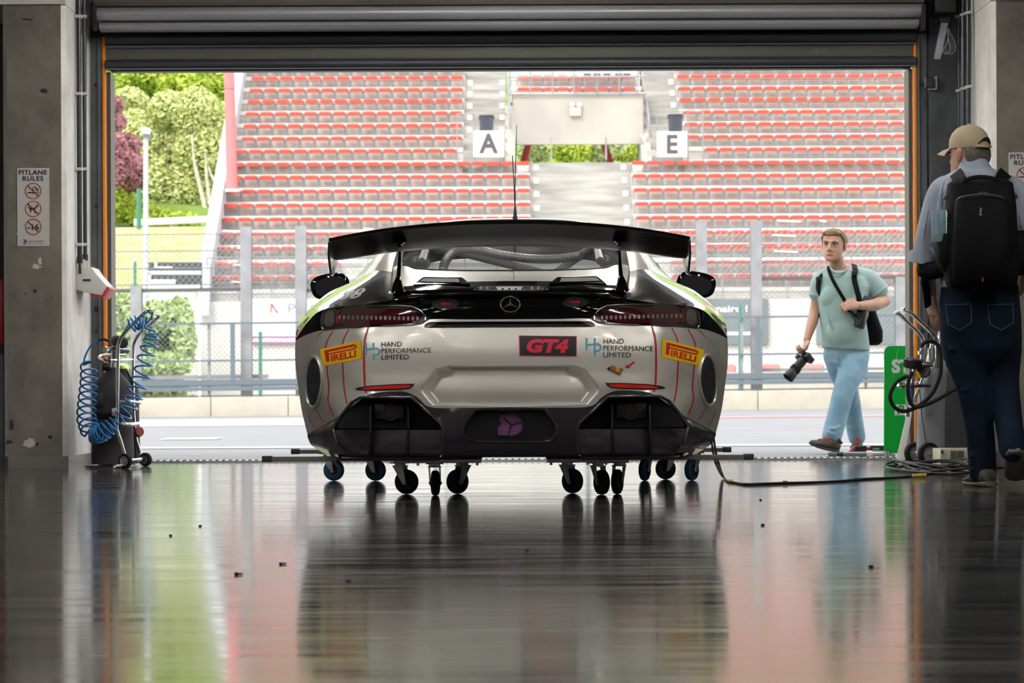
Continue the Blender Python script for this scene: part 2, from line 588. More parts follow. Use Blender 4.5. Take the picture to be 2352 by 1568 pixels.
# ------------------------------------------------------------------ the sectional roller door
M_SHUT = mat('grey_shutter_metal', (0.33, 0.335, 0.36), 0.42, 0.35, var=0.12, scale=1.2, stretch=(0.4, 3, 6))
M_SHUTD = mat('dark_shutter_metal', (0.05, 0.056, 0.062), 0.45, 0.3, var=0.15, scale=2)
M_BEIGE = mat('beige_panel', (0.085, 0.08, 0.066), 0.5, var=0.1, scale=2.5, stretch=(1, 1, 4))
M_RAIL = mat('grey_rail', (0.11, 0.12, 0.128), 0.45, 0.4, var=0.25, scale=3)
M_ORANGE = mat('orange_strip', (0.85, 0.26, 0.01), 0.4)
door = thing('door_1', (0, YD, 0), None, None)
struct(door, 'raised roller door over the garage opening')
def zat(py, Y): return EYE + (CY - py) * Y / F
def slat(py0, py1, Y, x0, x1, m, bulge, name, parent=door, n=8):
    """a curved horizontal profile spanning the door, seen between rows py0 and py1"""
    rows = []
    for i in range(n + 1):
        t = i / n
        z = zat(lerp(py0, py1, t), Y)
        y = Y - bulge * math.sin(PI * t) ** 0.7
        rows.append([Vector((x0, y, z)), Vector((x1, y, z))])
    rows.append([Vector((x0, Y + 0.1, rows[-1][0].z)), Vector((x1, Y + 0.1, rows[-1][0].z))])
    rows.insert(0, [Vector((x0, Y + 0.1, rows[0][0].z)), Vector((x1, Y + 0.1, rows[0][0].z))])
    mb = MB().grid(rows)
    L_, R_ = [r[0] for r in rows], [r[1] for r in rows]
    mb.add(L_, [tuple(range(len(L_)))]); mb.add(R_, [tuple(range(len(R_)))])
    return mb.build(name, m, parent, weld=1e-4)
xa, xb = W(216, 60, 18.75).x, W(2122, 50, 18.75).x
slat(-30, 10, 18.75, xa, xb, M_BEIGE, 0.02, 'shutter_slat')
slat(13, 43.5, 18.75, xa, xb, M_SHUT, 0.045, 'shutter_slat')
slat(46.5, 66, 18.80, xa + .03, xb - .03, M_SHUT, 0.045, 'shutter_slat')
xa, xb = W(243, 90, 19.1).x, W(2103, 90, 19.1).x
slat(70, 101, 19.1, xa, xb, M_SHUTD, 0.03, 'shutter_slat')
slat(102, 104.5, 19.08, xa, xb, M_SHUT, 0.01, 'shutter_slat')
bp_ = slat(106, 133, 19.12, xa, xb, M_BEIGE, 0.004, 'bottom_panel')
slat(134, 153, 19.10, xa, xb, M_SHUTD, 0.02, 'bottom_bar')
slat(153.4, 155.4, 19.09, xa, xb, M_SHUT, 0.004, 'bottom_bar')
slat(155.8, 160.5, 19.12, xa + .03, xb - .03, M_BLACKMET, 0.008, 'rubber_seal')
# small rating plate on the beige panel
k = MB()
def plate(u, v):
    q = W(lerp(1868, 1901, u), lerp(124, 112, v), 19.113)
    return q
k.add([plate(0, 0), plate(1, 0), plate(1, 1), plate(0, 1)], [(0, 1, 2, 3)])
k.build('rating_plate', mat('grey_plate', (0.1, 0.1, 0.105), 0.5), bp_, smooth=0)
k = MB()
for i in range(3):
    for j in range(3):
        u0 = 0.36 + j * 0.21
        v0 = 0.12 + i * 0.3
        k.add([plate(u, v) + Vector((0, -0.001, 0)) for u, v in ((u0, v0), (u0 + .17, v0), (u0 + .17, v0 + .2), (u0, v0 + .2))], [(0, 1, 2, 3)])
k.build('plate_print', M_BEIGE, bp_, smooth=0)
# end caps of the coil with screws
for sx, px in ((1, 217), (-1, 2121)):
    q = W(px, 40, 18.68)
    k = MB().box((q.x, q.y + 0.02, q.z), (0.02, 0.10, 0.16))
    for dz in (-.05, -.02, .01, .045):
        k.cyl((q.x + sx * .012, q.y - .035, q.z + dz), (q.x + sx * .012, q.y - .03, q.z + dz), 0.006, n=8)
    k.build('coil_end_plate', M_BLACKMET, door)
# guide rails, orange edge strips and jamb
def jamb(pxs, side):
    """pxs: pixel bounds on the photo of rail, fins, orange, jamb edge"""
    a, b, c, d, e = pxs
    s = side
    ztop = zat(82, 19.15)
    k = MB()
    x = lambda px: W(px, 600, 19.2).x
    lo, hi = sorted((x(a), x(b)))
    k.box2((lo, 19.12, 0), (hi, 19.24, ztop))
    for i in range(3):                       # ribs
        xx = lerp(x(b), x(c), (i + .5) / 3)
        k.box2((xx - .008, 19.10 + .012 * i, 0), (xx + .008, 19.26, ztop))
    r = k.build('guide_rail', M_RAIL, door, bevel=0.004, seg=1)
    lo, hi = sorted((x(c), x(d)))
    MB().box2((lo, 19.11, 0), (hi, 19.17, ztop)).build('orange_strip', M_ORANGE, door, bevel=0.006)
    lo, hi = sorted((x(d), x(e)))
    MB().box2((lo, 19.17, 0), (hi, 19.38, zat(163, 19.2))).build('door_jamb', mat('brown_grey_jamb', (0.075, 0.07, 0.066), 0.45), door)
    k = MB()
    for py in (195, 473, 760):
        q = W((a * .55 + b * .45), py, 19.118)
        k.cyl(q, q + Vector((0, -.006, 0)), 0.012, n=10)
    k.build('bolt_head', M_BLACKMET, r)
    q = W(a * .5 + b * .5, 710 if s < 0 else 560, 19.118)
    MB().box(q, (.03, .006, .03)).build('square_hole', M_INK, r)
jamb((212, 231, 241, 248, 257), -1)
jamb((2128, 2109, 2103, 2096, 2087), 1)
# dark recess strips beside the rails
o = MB().box2((XL1, 19.02, 0), (W(211, 600, 19.2).x, 19.2, 3.2)).build('trim_4', mat('dark_recess', (0.03, 0.032, 0.035), 0.6, var=0.3, scale=4)); struct(o, 'dark seam between pillar and door rail, left')
o = MB().box2((W(2129, 600, 19.2).x, 19.05, 0), (XR0, 19.2, 3.2)).build('trim_5', mat('galvanised_cladding', (0.075, 0.082, 0.092), 0.5, 0.4, var=0.45, scale=9, stretch=(1, 1, 0.35))); struct(o, 'dark galvanised cladding right of the doorway')
# two aluminium ledges of the doorway sill
k = MB().box2((XL1, 19.36, -0.005), (XR0, 19.52, 0.012))
n_ = 130
o = k.build('trim_6', M_ALU); struct(o, 'drain channel at the threshold')
k = MB()
x0 = XL1
for i in range(n_):
    xx = lerp(XL1 + .05, XR0 - .05, i / (n_ - 1))
    k.box((xx, 19.44, 0.014), (0.014, 0.13, 0.008))
struct(k.build('trim_7', mat('dark_grate', (.09, .09, .09), .5)), 'bars of the threshold drain')

# ------------------------------------------------------------------ conduits, clips and the red socket on the left pillar
XS = XL1 + 0.004
def side_y(px): return XL1 * F / (px - CX)       # distance of a point on the pillar's inner face
def conduit(name, x, y, r, z0, z1, label, group):
    t = thing(name, (x, y, z0), label, 'conduit', group)
    MB().cyl((x, y, z0), (x, y, z1), r, n=14).build('pipe', mat('dark_conduit', (0.016, 0.022, 0.03), 0.3), t)
    return t
zs = zat(600, 18.5)
cl_m = mat('cream_clip', (0.55, 0.53, 0.47), 0.5)
ya, yb = side_y(175.5), side_y(188)
for i, (yy, px, pyb, lab) in enumerate(((ya, 175.5, 585, 'thicker dark conduit on the left pillar, nearer the sign'), (yb, 188, 580, 'thinner dark conduit on the left pillar, nearer the door rail'))):
    zb0 = zat(pyb + 4, yy)
    t = conduit('conduit', XL1 + 0.026, yy, 0.017 if i == 0 else 0.014, zb0, 3.2, lab, None)
    k = MB()
    for py in (30, 207, 380, 553):
        z = zat(py + 4.4, yy)
        k.box((XL1 + 0.024, yy, z), (0.046, 0.062, 0.02))
    k.build('clip', cl_m, t, bevel=.004)
    k = MB().cyl((XL1 + .026, yy, zb0 - .03), (XL1 + .026, yy, zb0 + .012), 0.02, n=12).cyl((XL1 + .026, yy, zb0 - .1), (XL1 + .026, yy, zb0), 0.008, n=10)
    k.build('cable_gland', M_BLACKPL, t)
# socket box
ys = (side_y(172) + side_y(197)) / 2
zt, zb2 = zat(611, ys), zat(664, ys)
t = thing('power_socket', (XL1, ys, zb2), 'grey industrial wall socket with red rim on the left pillar', 'socket')
wht = mat('grey_white_plastic', (0.6, 0.6, 0.58), 0.35)
dd = 0.33
prof = [(0, zt), (0.10, zt), (0.13, zt - .045), (0.2, zt - 0.125), (0.165, zb2 - 0.035), (0.095, zb2 - 0.02), (0.0, zb2)]
k = MB().prism(prof, dd, lambda a, b, d: Vector((XL1 + a * 1.0, ys - dd / 2 + d, b)))
k.build('socket_body', wht, t, bevel=.008)
k = MB().prism([(0.203, zt - .125), (0.218, zt - .14), (0.172, zb2 - .052), (0.088, zb2 - .036), (0.09, zb2 - .022), (.16, zb2 - .036)], dd * .9, lambda a, b, d: Vector((XL1 + a, ys - dd * .45 + d, b)))
k.build('red_rim', mat('red_plastic', (0.55, 0.03, 0.03), 0.4), t, bevel=.004)
for yy in (ya, yb):
    yy = min(max(yy, ys - .12), ys + .12)
    MB().cyl((XL1 + .03, yy, zt - .005), (XL1 + .03, yy, zt + .05), 0.024, n=10).build('cable_entry', mat('cream_gland', (0.5, 0.48, 0.4), 0.5), t)
MB().box((XL1 + .07, ys - dd / 2 - .003, zat(641, ys)), (.05, .006, .012)).build('latch', M_BLACKPL, t)

# ------------------------------------------------------------------ conduits and door drive right of the doorway
def side_yr(px): return XR0 * F / (px - CX)
for i, (px, rr, lab) in enumerate(((2206, .012, 'dark conduit beside the right pillar, nearest the doorway'), (2216, .022, 'thick dark conduit beside the right pillar, middle of three'), (2227, .015, 'dark conduit beside the right pillar, nearest the concrete'))):
    yy = 18.95 - .12 * i
    x = (px - CX) / F * yy
    t = conduit('conduit', x, yy, rr, 0.02, 3.2, lab, None)
    k = MB()
    for py in (42 - 4 * i, 212 - 4 * i):
        k.box((x, yy - rr, zat(py, yy) - .0), (.05, .02, .018), Matrix.Rotation(R(-12), 3, 'Y'))
    k.build('clip', cl_m, t, bevel=.004)
t = thing('door_drive', W(2165, 140, 18.9), 'black door drive unit with steel crank arm above the right rail', 'motor')
k = MB().box(W(2167, 8, 18.86), (.14, .2, .14)).box(W(2168, 47, 18.88), (.07, .08, .04))
k.build('motor_housing', M_BLACKMET, t, bevel=.008)
a, b = W(2169, 52, 18.8), W(2153, 136, 18.8)
MB().hexa([a + Vector((-.022, 0, 0)), a + Vector((.028, 0, 0)), b + Vector((.022, 0, 0)), b + Vector((-.022, 0, 0)),
           a + Vector((-.022, .04, 0)), a + Vector((.028, .04, 0)), b + Vector((.022, .04, 0)), b + Vector((-.022, .04, 0))]).build('crank_arm', mat('dull_steel', (.3, .31, .36), .4, .6), t, bevel=.004)
k = MB()
for j, sw in enumerate((0, 6, -5)):
    k.tube(pts3([(2174, 60), (2184 + sw, 90), (2188 + sw, 112), (2178 + sw, 124), (2168 + sw * .5, 116), (2176, 96), (2180, 66)], 18.82 - .01 * j, 36), .0045, 6)
k.build('cable_loop', mat('grey_cable', (.18, .18, .2), .5), t)
t = thing('door_sensor', W(2136, 190, 19.04), 'small black photo sensor in a pale bracket right of the doorway', 'sensor')
MB().box(W(2134, 190, 19.0), (.06, .06, .075)).build('sensor_body', M_BLACKPL, t, bevel=.006)
q = W(2135, 191, 18.965)
MB().lathe([(.008, 0), (.014, 0), (.014, .006), (.008, .006), (.008, 0)], q, (0, -1, 0)).build('lens', mat('dark_lens', (.03, .03, .04), .1), t)
MB().box(W(2149, 190, 19.02), (.01, .06, .08)).box(W(2141, 205, 19.02), (.055, .06, .008)).build('bracket', mat('cream_bracket', (.4, .39, .33), .5), t)
# stencilled digits on the right rail
k = MB()
put_text(k, '22403', lambda u, v: W(lerp(2131, 2122, v), lerp(255, 218, u), 19.112), (0, 0, 1, 1))
k.build('stencil_digits', M_INK, bpy.data.objects['door_1'], smooth=0)

# ------------------------------------------------------------------ rules signs
def rules_sign(fn, name, label):
    """fn(u,v) places points on the sign: u,v in 0..1 from the lower left; sheet 0.20 x 0.49 m"""
    t = thing(name, fn(.5, 0), label, 'sign', None)
    n = Vector((0, -1, 0))
    k = MB()
    c = [fn(0, 0), fn(1, 0), fn(1, 1), fn(0, 1)]
    k.hexa([p + n * .003 for p in c] + c)
    k.build('sign_sheet', mat('sign_white', (.62, .60, .58), .5), t, smooth=0)
    g = lambda u, v: fn(u, v) + n * .0042
    k = MB()
    put_text(k, 'PITLANE', g, (.05, .915, .93, .976), .026, 0, 1.1)
    put_text(k, 'RULES', g, (.17, .835, .82, .898), .026, 0, 1.1)
    # cigarette with smoke
    k.add([g(.32, .676), g(.60, .676), g(.60, .692), g(.32, .692)], [(0, 1, 2, 3)])
    for a in (.625, .66):
        k.add([g(a, .676), g(a + .02, .676), g(a + .02, .692), g(a, .692)], [(0, 1, 2, 3)])
    def line(P, wd):
        for (a0, b0), (a1, b1) in zip(P, P[1:]):
            dx, dy = (a1 - a0), (b1 - b0) * 2.45
            l = math.hypot(dx, dy) or 1
            ox, oy = -dy / l * wd, dx / l * wd / 2.45
            k.add([g(a0 + ox, b0 + oy), g(a0 - ox, b0 - oy), g(a1 - ox, b1 - oy), g(a1 + ox, b1 + oy)], [(0, 1, 2, 3)])
    line([(.54, .70), (.49, .725), (.51, .755), (.57, .762), (.60, .745), (.58, .725), (.63, .716), (.655, .70)], .012)
    line([(.59, .735), (.65, .735), (.66, .715)], .012)
    # dog
    dog = [(.34, .50), (.38, .487), (.40, .45), (.385, .425), (.41, .42), (.44, .45), (.47, .465), (.52, .462), (.54, .425), (.535, .418), (.57, .42), (.58, .47), (.60, .50), (.63, .515), (.655, .515), (.65, .53), (.625, .545), (.60, .515), (.53, .505), (.42, .505), (.37, .505), (.345, .52)]
    dog = [(.335, .505), (.365, .478), (.395, .475), (.385, .45), (.405, .425), (.445, .423), (.445, .432), (.425, .438), (.432, .458), (.47, .462), (.52, .46), (.535, .424), (.575, .424), (.575, .434), (.557, .436), (.57, .475), (.60, .497), (.655, .503), (.66, .515), (.625, .535), (.615, .53), (.585, .51), (.54, .492), (.43, .492), (.39, .492), (.345, .512)]
    k.add([g(a, b) for a, b in dog], [tuple(range(len(dog)))])
    put_text(k, '-16', g, (.31, .205, .68, .285), .03)
    put_text(k, 'CIRCUIT DE SPA', g, (.34, .05, .82, .069), .01)
    put_text(k, 'FRANCORCHAMPS', g, (.34, .025, .82, .036))
    for a, b in ((.19, .025), (.21, .062), (.245, .045)):
        k.add([g(a, b), g(a + .055, b), g(a + .055, b + .022), g(a, b + .022)], [(0, 1, 2, 3)])
    k.build('sign_print', M_INK, t, smooth=0)
    k = MB()
    for cy in (.706, .476, .246):
        ring = []
        for i in range(40):
            a = 2 * PI * i / 40
            ring.append((math.cos(a), math.sin(a)))
        ro, ri = .255, .228
        vs = [fn(.5 + x * ro, cy + y * ro / 2.45) + n * .005 for x, y in ring] + [fn(.5 + x * ri, cy + y * ri / 2.45) + n * .005 for x, y in ring]
        k.add(vs, [(i, (i + 1) % 40, 40 + (i + 1) % 40, 40 + i) for i in range(40)])
        s = .7071
        o_ = .014
        k.add([fn(.5 + (-s * .24 + o_ * e1), cy + (s * .24 + o_ * e1) / 2.45) + n * .005 for e1 in (-1, 1)] + [fn(.5 + (s * .24 + o_ * e1), cy + (-s * .24 + o_ * e1) / 2.45) + n * .005 for e1 in (1, -1)], [(0, 1, 2, 3)])
    k.add([fn(a, b) + n * .005 for a, b in ((.17, .078), (.2, .078), (.2, .09), (.17, .09))], [(0, 1, 2, 3)])
    k.build('prohibition_ring', mat('sign_red', (.33, .02, .025), .5), t, smooth=0)
    return t
rules_sign(lambda u, v: Vector((W(lerp(40, 113.5, u), 500, YP).x, YP - .001, W(77, lerp(565, 386, v), YP).z)), 'rules_sign', 'whole white pit lane rules sign on the left pillar')
rules_sign(lambda u, v: Vector((W(lerp(2317, 2390.5, u), 500, YP).x, YP - .001, W(2350, lerp(529, 350, v), YP).z)), 'rules_sign', 'pit lane rules sign on the right pillar, cut off by the frame')

# things in the bay on the left: red and black cabinet edge
t = thing('tool_cabinet', (-3.6, 18.6, 0), 'red and black cabinet just left of the left pillar', 'cabinet')
x1 = W(7, 700, 18.4).x
MB().box2((x1 - .5, 18.4, zat(783, 18.4)), (x1, 18.9, zat(636, 18.4))).build('red_top', M_RED, t, bevel=.006)
MB().box2((x1 - .5, 18.4, zat(806, 18.4)), (x1, 18.9, zat(783, 18.4))).build('black_band', M_BLACKPL, t)
MB().box2((x1 - .5, 18.42, 0), (x1 - .004, 18.9, zat(806, 18.4))).build('lower_door', mat('grey_cabinet', (.2, .22, .25), .4), t)

# ------------------------------------------------------------------ fluorescent lamps under the ceiling
M_TUBE = mat('lamp_tube', (1, 1, 1), 0.5, emit=(1.0, 0.955, 0.88), estr=66.0)
spots = []
for y in (1.0, 4.6, 8.2, 11.8):
    for x in (-4.4, -1.5, 1.5, 4.4):
        spots.append((x, y))
spots += [(-.72, 15.0), (.95, 15.0), (-.72, 17.0), (.95, 17.0)]
lamp0 = None
rows_ = ['third', 'second', 'first', 'nearest']
for i, (x, y) in enumerate(spots):
    if lamp0 is None:
        t = thing('ceiling_lamp', (x, y, 3.38), 'x', 'lamp', 'fluorescent twin lamps under the ceiling')
        MB().box((x, y, 3.36), (.22, 1.6, .04)).build('housing', M_WHITE, t, bevel=.006)
        for s in (-1, 1):
            MB().cyl((x + s * .06, y - .75, 3.315), (x + s * .06, y + .75, 3.315), .02, n=10).build('tube', M_TUBE, t)
        lamp0 = t
    else:
        t = copy_tree(lamp0)
        t.location = (x, y, 3.38)
    t['label'] = 'white twin tube ceiling lamp, %s from the door, %s' % ({17.0: 'nearest', 15.0: 'next nearest', 11.8: 'second row', 8.2: 'third row', 4.6: 'fourth row', 1.0: 'fifth row'}[y], ('outer ' if abs(x) > 3 else 'inner ') + ('left' if x < 0 else 'right'))
# ================================================================== outside: pit lane, wall, fence, grandstand
M_ASPH = mat('asphalt', (0.27, 0.265, 0.268), 0.8, col2=(0.185, 0.182, 0.188), scale=3.5, bump=0.15, stretch=(0.25, 1.4, 1), detail=8, lo=.3, hi=.7)
M_LINE = mat('road_line_white', (0.82, 0.82, 0.8), 0.6)
M_LINER = mat('road_line_red', (0.75, 0.25, 0.22), 0.6)
M_BLOCK = conc_mat('barrier_concrete', (0.42, 0.385, 0.315), (0.55, 0.505, 0.42), 1.2)
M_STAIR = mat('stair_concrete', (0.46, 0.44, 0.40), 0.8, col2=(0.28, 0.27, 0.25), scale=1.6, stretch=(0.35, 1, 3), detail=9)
M_STEPR = mat('shaded_riser_concrete', (0.60, 0.57, 0.52), 0.85, col2=(0.46, 0.435, 0.395), scale=2.2, stretch=(0.8, 1, 2), detail=8)  # greyer than the step edges: shade under the seats put into the colour
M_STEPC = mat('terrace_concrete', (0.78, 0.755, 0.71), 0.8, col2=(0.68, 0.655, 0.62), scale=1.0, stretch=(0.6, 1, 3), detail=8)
M_WALLC = mat('pale_wall', (0.70, 0.68, 0.62), 0.7, var=0.08, scale=.6)
M_GALV = mat('fence_steel', (0.30, 0.30, 0.31), 0.5, 0.3, var=0.15, scale=3)
M_BLUEG = mat('blue_grey_rail', (0.13, 0.165, 0.195), 0.45)
M_DARKR = mat('dark_rail', (0.10, 0.10, 0.10), 0.5)
M_WHITEO = mat('toned_down_white', (0.52, 0.53, 0.55), 0.5)  # white of outdoor parts, toned down so it does not clip
M_WIRE = mat('fence_wire', (0.22, 0.25, 0.26), 0.5, 0.4)
YC = 60.0
def gz(x, y):
    """the pit lane falls off slightly sideways towards the track"""
    t = smooth((y - 19.5) / 40)
    return t * (0.033 + 0.0077 * x)
rows = []
for i in range(24):
    y = lerp(19.5, YC + 1, i / 23)
    rows.append([Vector((x, y, gz(x, y) - (0.004))) for x in [lerp(-22, 22, j / 20) for j in range(21)]])
o = MB().grid(rows).build('pit_lane', M_ASPH); struct(o, 'grey asphalt pit lane outside the doorway')
o = MB().box2((-40, YC + .9, -.6), (45, 88, -.1)).build('race_track', M_ASPH); struct(o, 'race track behind the pit wall')
def ground_hit(px, py):
    d = ray(px, py)
    lo, hi = 19.0, 61.0
    f = lambda y: EYE + d.z / d.y * y - gz(d.x / d.y * y, y)
    for _ in range(40):
        m = (lo + hi) / 2
        if f(m) > 0: lo = m
        else: hi = m
    y = lo
    return Vector((d.x / d.y * y, y, gz(d.x / d.y * y, y) + .002))
def road_line(py_l0, py_l1, x_a, x_b, m, name, label):
    """painted band between two pixel rows measured at mid-frame; runs across the lane"""
    ya, yb = ground_hit(1176, py_l1).y, ground_hit(1176, py_l0).y
    rows = []
    for i in range(2):
        y = ya if i == 0 else yb
        rows.append([Vector((x, y, gz(x, y) + .003)) for x in [lerp(x_a, x_b, j / 16) for j in range(17)]])
    return struct(MB().grid(rows).build(name, m, smooth=0), label)
road_line(936, 943, -22, 22, M_LINE, 'road_line', 'white line along the foot of the pit wall')
road_line(961.5, 964, 2.0, 22, M_LINER, 'road_line', 'thin red line across the pit lane, right')
road_line(1023.5, 1026.5, -22, 22, M_LINE, 'road_line', 'thin white line nearest the garage')
rows = [[Vector((x, y, gz(x, y) + .003)) for x in (-14, -8, -2)] for y in (ground_hit(1176, 972).y, ground_hit(1176, 955).y)]
struct(MB().grid(rows).build('pale_apron', mat('pale_apron', (.66, .65, .63), .8, var=.1, scale=1), smooth=0), 'pale strip of pit lane at the left')
rows = [[Vector((x, y, gz(x, y) + .003)) for x in (W(525, 1006, 36).x, W(628, 1006, 36).x)] for y in (ground_hit(580, 1008.5).y, ground_hit(580, 1005).y)]
struct(MB().grid(rows).build('road_mark', mat('cream_mark', (.75, .68, .52), .7), smooth=0), 'short cream dash on the asphalt')

# concrete barrier blocks
xs = [-14, W(236, 930, YC).x, W(484, 930, YC).x, W(662, 930, YC).x, -1.6, 1.4, W(1741, 920, YC).x, W(1914, 920, YC).x, W(2092, 910, YC).x, 12]
for i in range(len(xs) - 1):
    a, b = xs[i] + .006, xs[i + 1] - .006
    za, zb = gz(a, YC), gz(b, YC)
    h = .405
    k = MB().hexa([Vector((a, YC, za - .1)), Vector((b, YC, zb - .1)), Vector((b, YC, zb + h)), Vector((a, YC, za + h)),
                   Vector((a, YC + .7, za - .1)), Vector((b, YC + .7, zb - .1)), Vector((b, YC + .7, zb + h)), Vector((a, YC + .7, za + h))])
    o = k.build('barrier_block', M_BLOCK, bevel=.02)
    nth = ['leftmost', 'second', 'third', 'fourth', 'fifth', 'sixth', 'seventh', 'eighth', 'rightmost'][i]
    tag(o, 'cream concrete barrier block along the pit lane, %s from the left' % nth if 0 < i < 8 else 'cream concrete barrier block along the pit lane, %s of the row' % nth, 'barrier', 'barrier blocks along the pit lane')

# pit wall railing on top of the blocks: posts, rails (slope with the lane)
def tz(x): return .0077 * x
def bar(k, y, x0, x1, z, h, d=.06):
    k.hexa([Vector((x0, y, z + tz(x0) - h / 2)), Vector((x1, y, z + tz(x1) - h / 2)), Vector((x1, y, z + tz(x1) + h / 2)), Vector((x0, y, z + tz(x0) + h / 2)),
            Vector((x0, y + d, z + tz(x0) - h / 2)), Vector((x1, y + d, z + tz(x1) - h / 2)), Vector((x1, y + d, z + tz(x1) + h / 2)), Vector((x0, y + d, z + tz(x0) + h / 2))])
YR = YC + .1
def zmid(py): return W(1176, py, YR).z          # heights read at mid-frame
rl = thing('pit_wall_railing', (0, YR, .44), 'blue grey tubular railing on the pit wall', 'railing')
for nm, py, h, m in (('top_rail', 734.5, .042, M_BLUEG), ('middle_rail', 820, .04, M_BLUEG), ('beam', 870, .12, M_BLUEG), ('lower_beam', 884.5, .085, M_BLUEG)):
    k = MB(); bar(k, YR, -10.5, 10.5, zmid(py), h); k.build(nm, m, rl)
k = MB(); bar(k, YR + .04, -10.5, 10.5, zmid(877.5), .03); k.build('pale_strip', M_GALV, rl)
k = MB(); bar(k, YR + .05, -10.5, 10.5, zmid(901), .03); k.build('bottom_cable', M_DARKR, rl)
for px in (534, 1000, 1742, 1986, 1350):
    x = W(px, 800, YR).x
    k = MB().box2((x - .045, YR - .005, zmid(870) + tz(x)), (x + .045, YR + .07, zmid(734) + tz(x)))
    k.build('upright', M_BLUEG, rl)
for px in (479, 1705, 1990):
    x = W(px, 800, YR).x
    MB().box2((x - .03, YR + .1, .44 + tz(x)), (x + .03, YR + .16, zmid(734) + tz(x))).build('thin_upright', M_GALV, rl)
# catch fence: steel posts, wires and chain link behind the railing
YF = YC + .4
fence = thing('catch_fence', (0, YF + .2, .4), 'tall chain link catch fence with tension wires on the pit wall', 'fence')
ztop = W(1176, 513, YF).z
post_px = ((565, 'first tall steel fence post left of the car'), (691, 'tall steel fence post beside the car, left'), (1612, 'tall steel fence post beside the car, right'), (1738, 'second tall steel fence post right of the car'),
           (312, 'short steel fence post behind the gas trolley'), (2070, 'short steel fence post behind the photographer'))
for i, (px, lab) in enumerate(post_px):
    x = W(px, 700, YF).x
    wd = .118
    zt_ = (ztop if i < 4 else W(1176, 646, YF).z) + tz(x)
    k = MB()
    zb0 = gz(x, YC) + .407
    k.box2((x - wd, YF, zb0), (x + wd, YF + .02, zt_))
    k.box2((x - .012, YF + .02, zb0), (x + .012, YF + .2, zt_))
    k.box2((x - wd, YF + .2, zb0), (x + wd, YF + .22, zt_))
    t = tag(k.build('fence_post', M_GALV), lab, 'post', 'steel posts of the catch fence')
YW = YF + .26
def wire(k, py, r=.012, x0=-10.5, x1=10.5, sag=.03):
    k.tube([Vector((x0, YW, zmid(py) + tz(x0))), Vector((0, YW, zmid(py) + tz(0) - sag)), Vector((x1, YW, zmid(py) + tz(x1))), ], r, 5)
for py in (524, 563, 603, 641):
    k = MB(); wire(k, py); k.build('tension_wire', M_WIRE, fence)
# turnbuckles with white sleeves
for px, py, ln in ((530, 531, .32), (560, 571, .3), (552, 609, .3), (548, 648, .3), (1812, 508, .5), (1890, 508, .14), (1800, 541, .5), (1805, 578, .5), (846, 526, .2)):
    q = W(px, py, YW - .03)
    k = MB().tube([q + Vector((-ln / 2, 0, .012)), q + Vector((ln / 2, 0, -.012))], .018, 6)
    k.build('turnbuckle', M_WHITE, fence)
# chain link : crossing straight wires clipped to the panels
def chain(k, x0, x1, z0, z1, y, pitch, r):
    h = z1 - z0
    for s in (1, -1):
        c = x0 - h if s > 0 else x0
        end = x1 if s > 0 else x1 + h
        while c < end:
            # line x = c + s*(z-z0)
            pts = []
            t0, t1 = 0.0, h
            if s > 0:
                t0, t1 = max(0, x0 - c), min(h, x1 - c)
            else:
                t0, t1 = max(0, c - x1), min(h, c - x0)
            if t1 > t0 + .02:
                a, b = c + s * t0, c + s * t1
                k.tube([Vector((a, y, z0 + t0 + tz(a))), Vector((b, y, z0 + t1 + tz(b)))], r, 3, caps=False)
            c += pitch
for x0_, x1_ in ((-10.3, -3.2), (3.2, 10.3)):
    k = MB(); chain(k, x0_, x1_, zmid(655 if x0_ < 0 else 640), zmid(524 if x0_ < 0 else 520), YW, .13, .0055)
    k.build('chain_link', M_WIRE, fence, smooth=0, fix=False)
    k = MB(); chain(k, x0_, x1_, zmid(860), zmid(655), YW + .05, .11, .004)
    k.build('chain_link', M_WIRE, fence, smooth=0, fix=False)
for pa, pb, py in ((236, 553, 655), (704, 760, 660), (1752, 2080, 645)):
    a, b = W(pa, 655, YF).x, W(pb, 655, YF).x
    k = MB(); bar(k, YF + .1, a, b, zmid(py), .075, .08); k.build('dark_rail', M_DARKR, fence)
k = MB(); bar(k, YF + .3, -9.8, -5.2, zmid(857), .09, .06); k.build('pale_rail', M_GALV, fence)
k = MB(); bar(k, YF + .3, 5.2, 9.8, zmid(856), .07, .06); k.build('pale_rail', M_GALV, fence)

# red and white kerb pieces seen under the railing at the right
for i in range(12):
    a = W(1640, 850, 80).x + i * .62
    z = W(1800, 847, 80).z
    o = MB().box2((a, 80, z - .14), (a + .6, 80.6, z + .14)).build('track_barrier_block', M_LINER if i % 2 == 0 else M_LINE, bevel=.04)
    tag(o, '%s track barrier piece seen under the railing, number %d from the car' % ('red' if i % 2 == 0 else 'white', i + 1), 'barrier', 'red and white barrier pieces beyond the pit wall')
k = MB()
a = W(1640, 850, 80.3).x - 1
struct(MB().box2((a, 79.9, -.2), (a + 12, 81, W(1800, 853.5, 80).z)).build('barrier_plinth', M_BLOCK), 'concrete plinth of the track barrier')

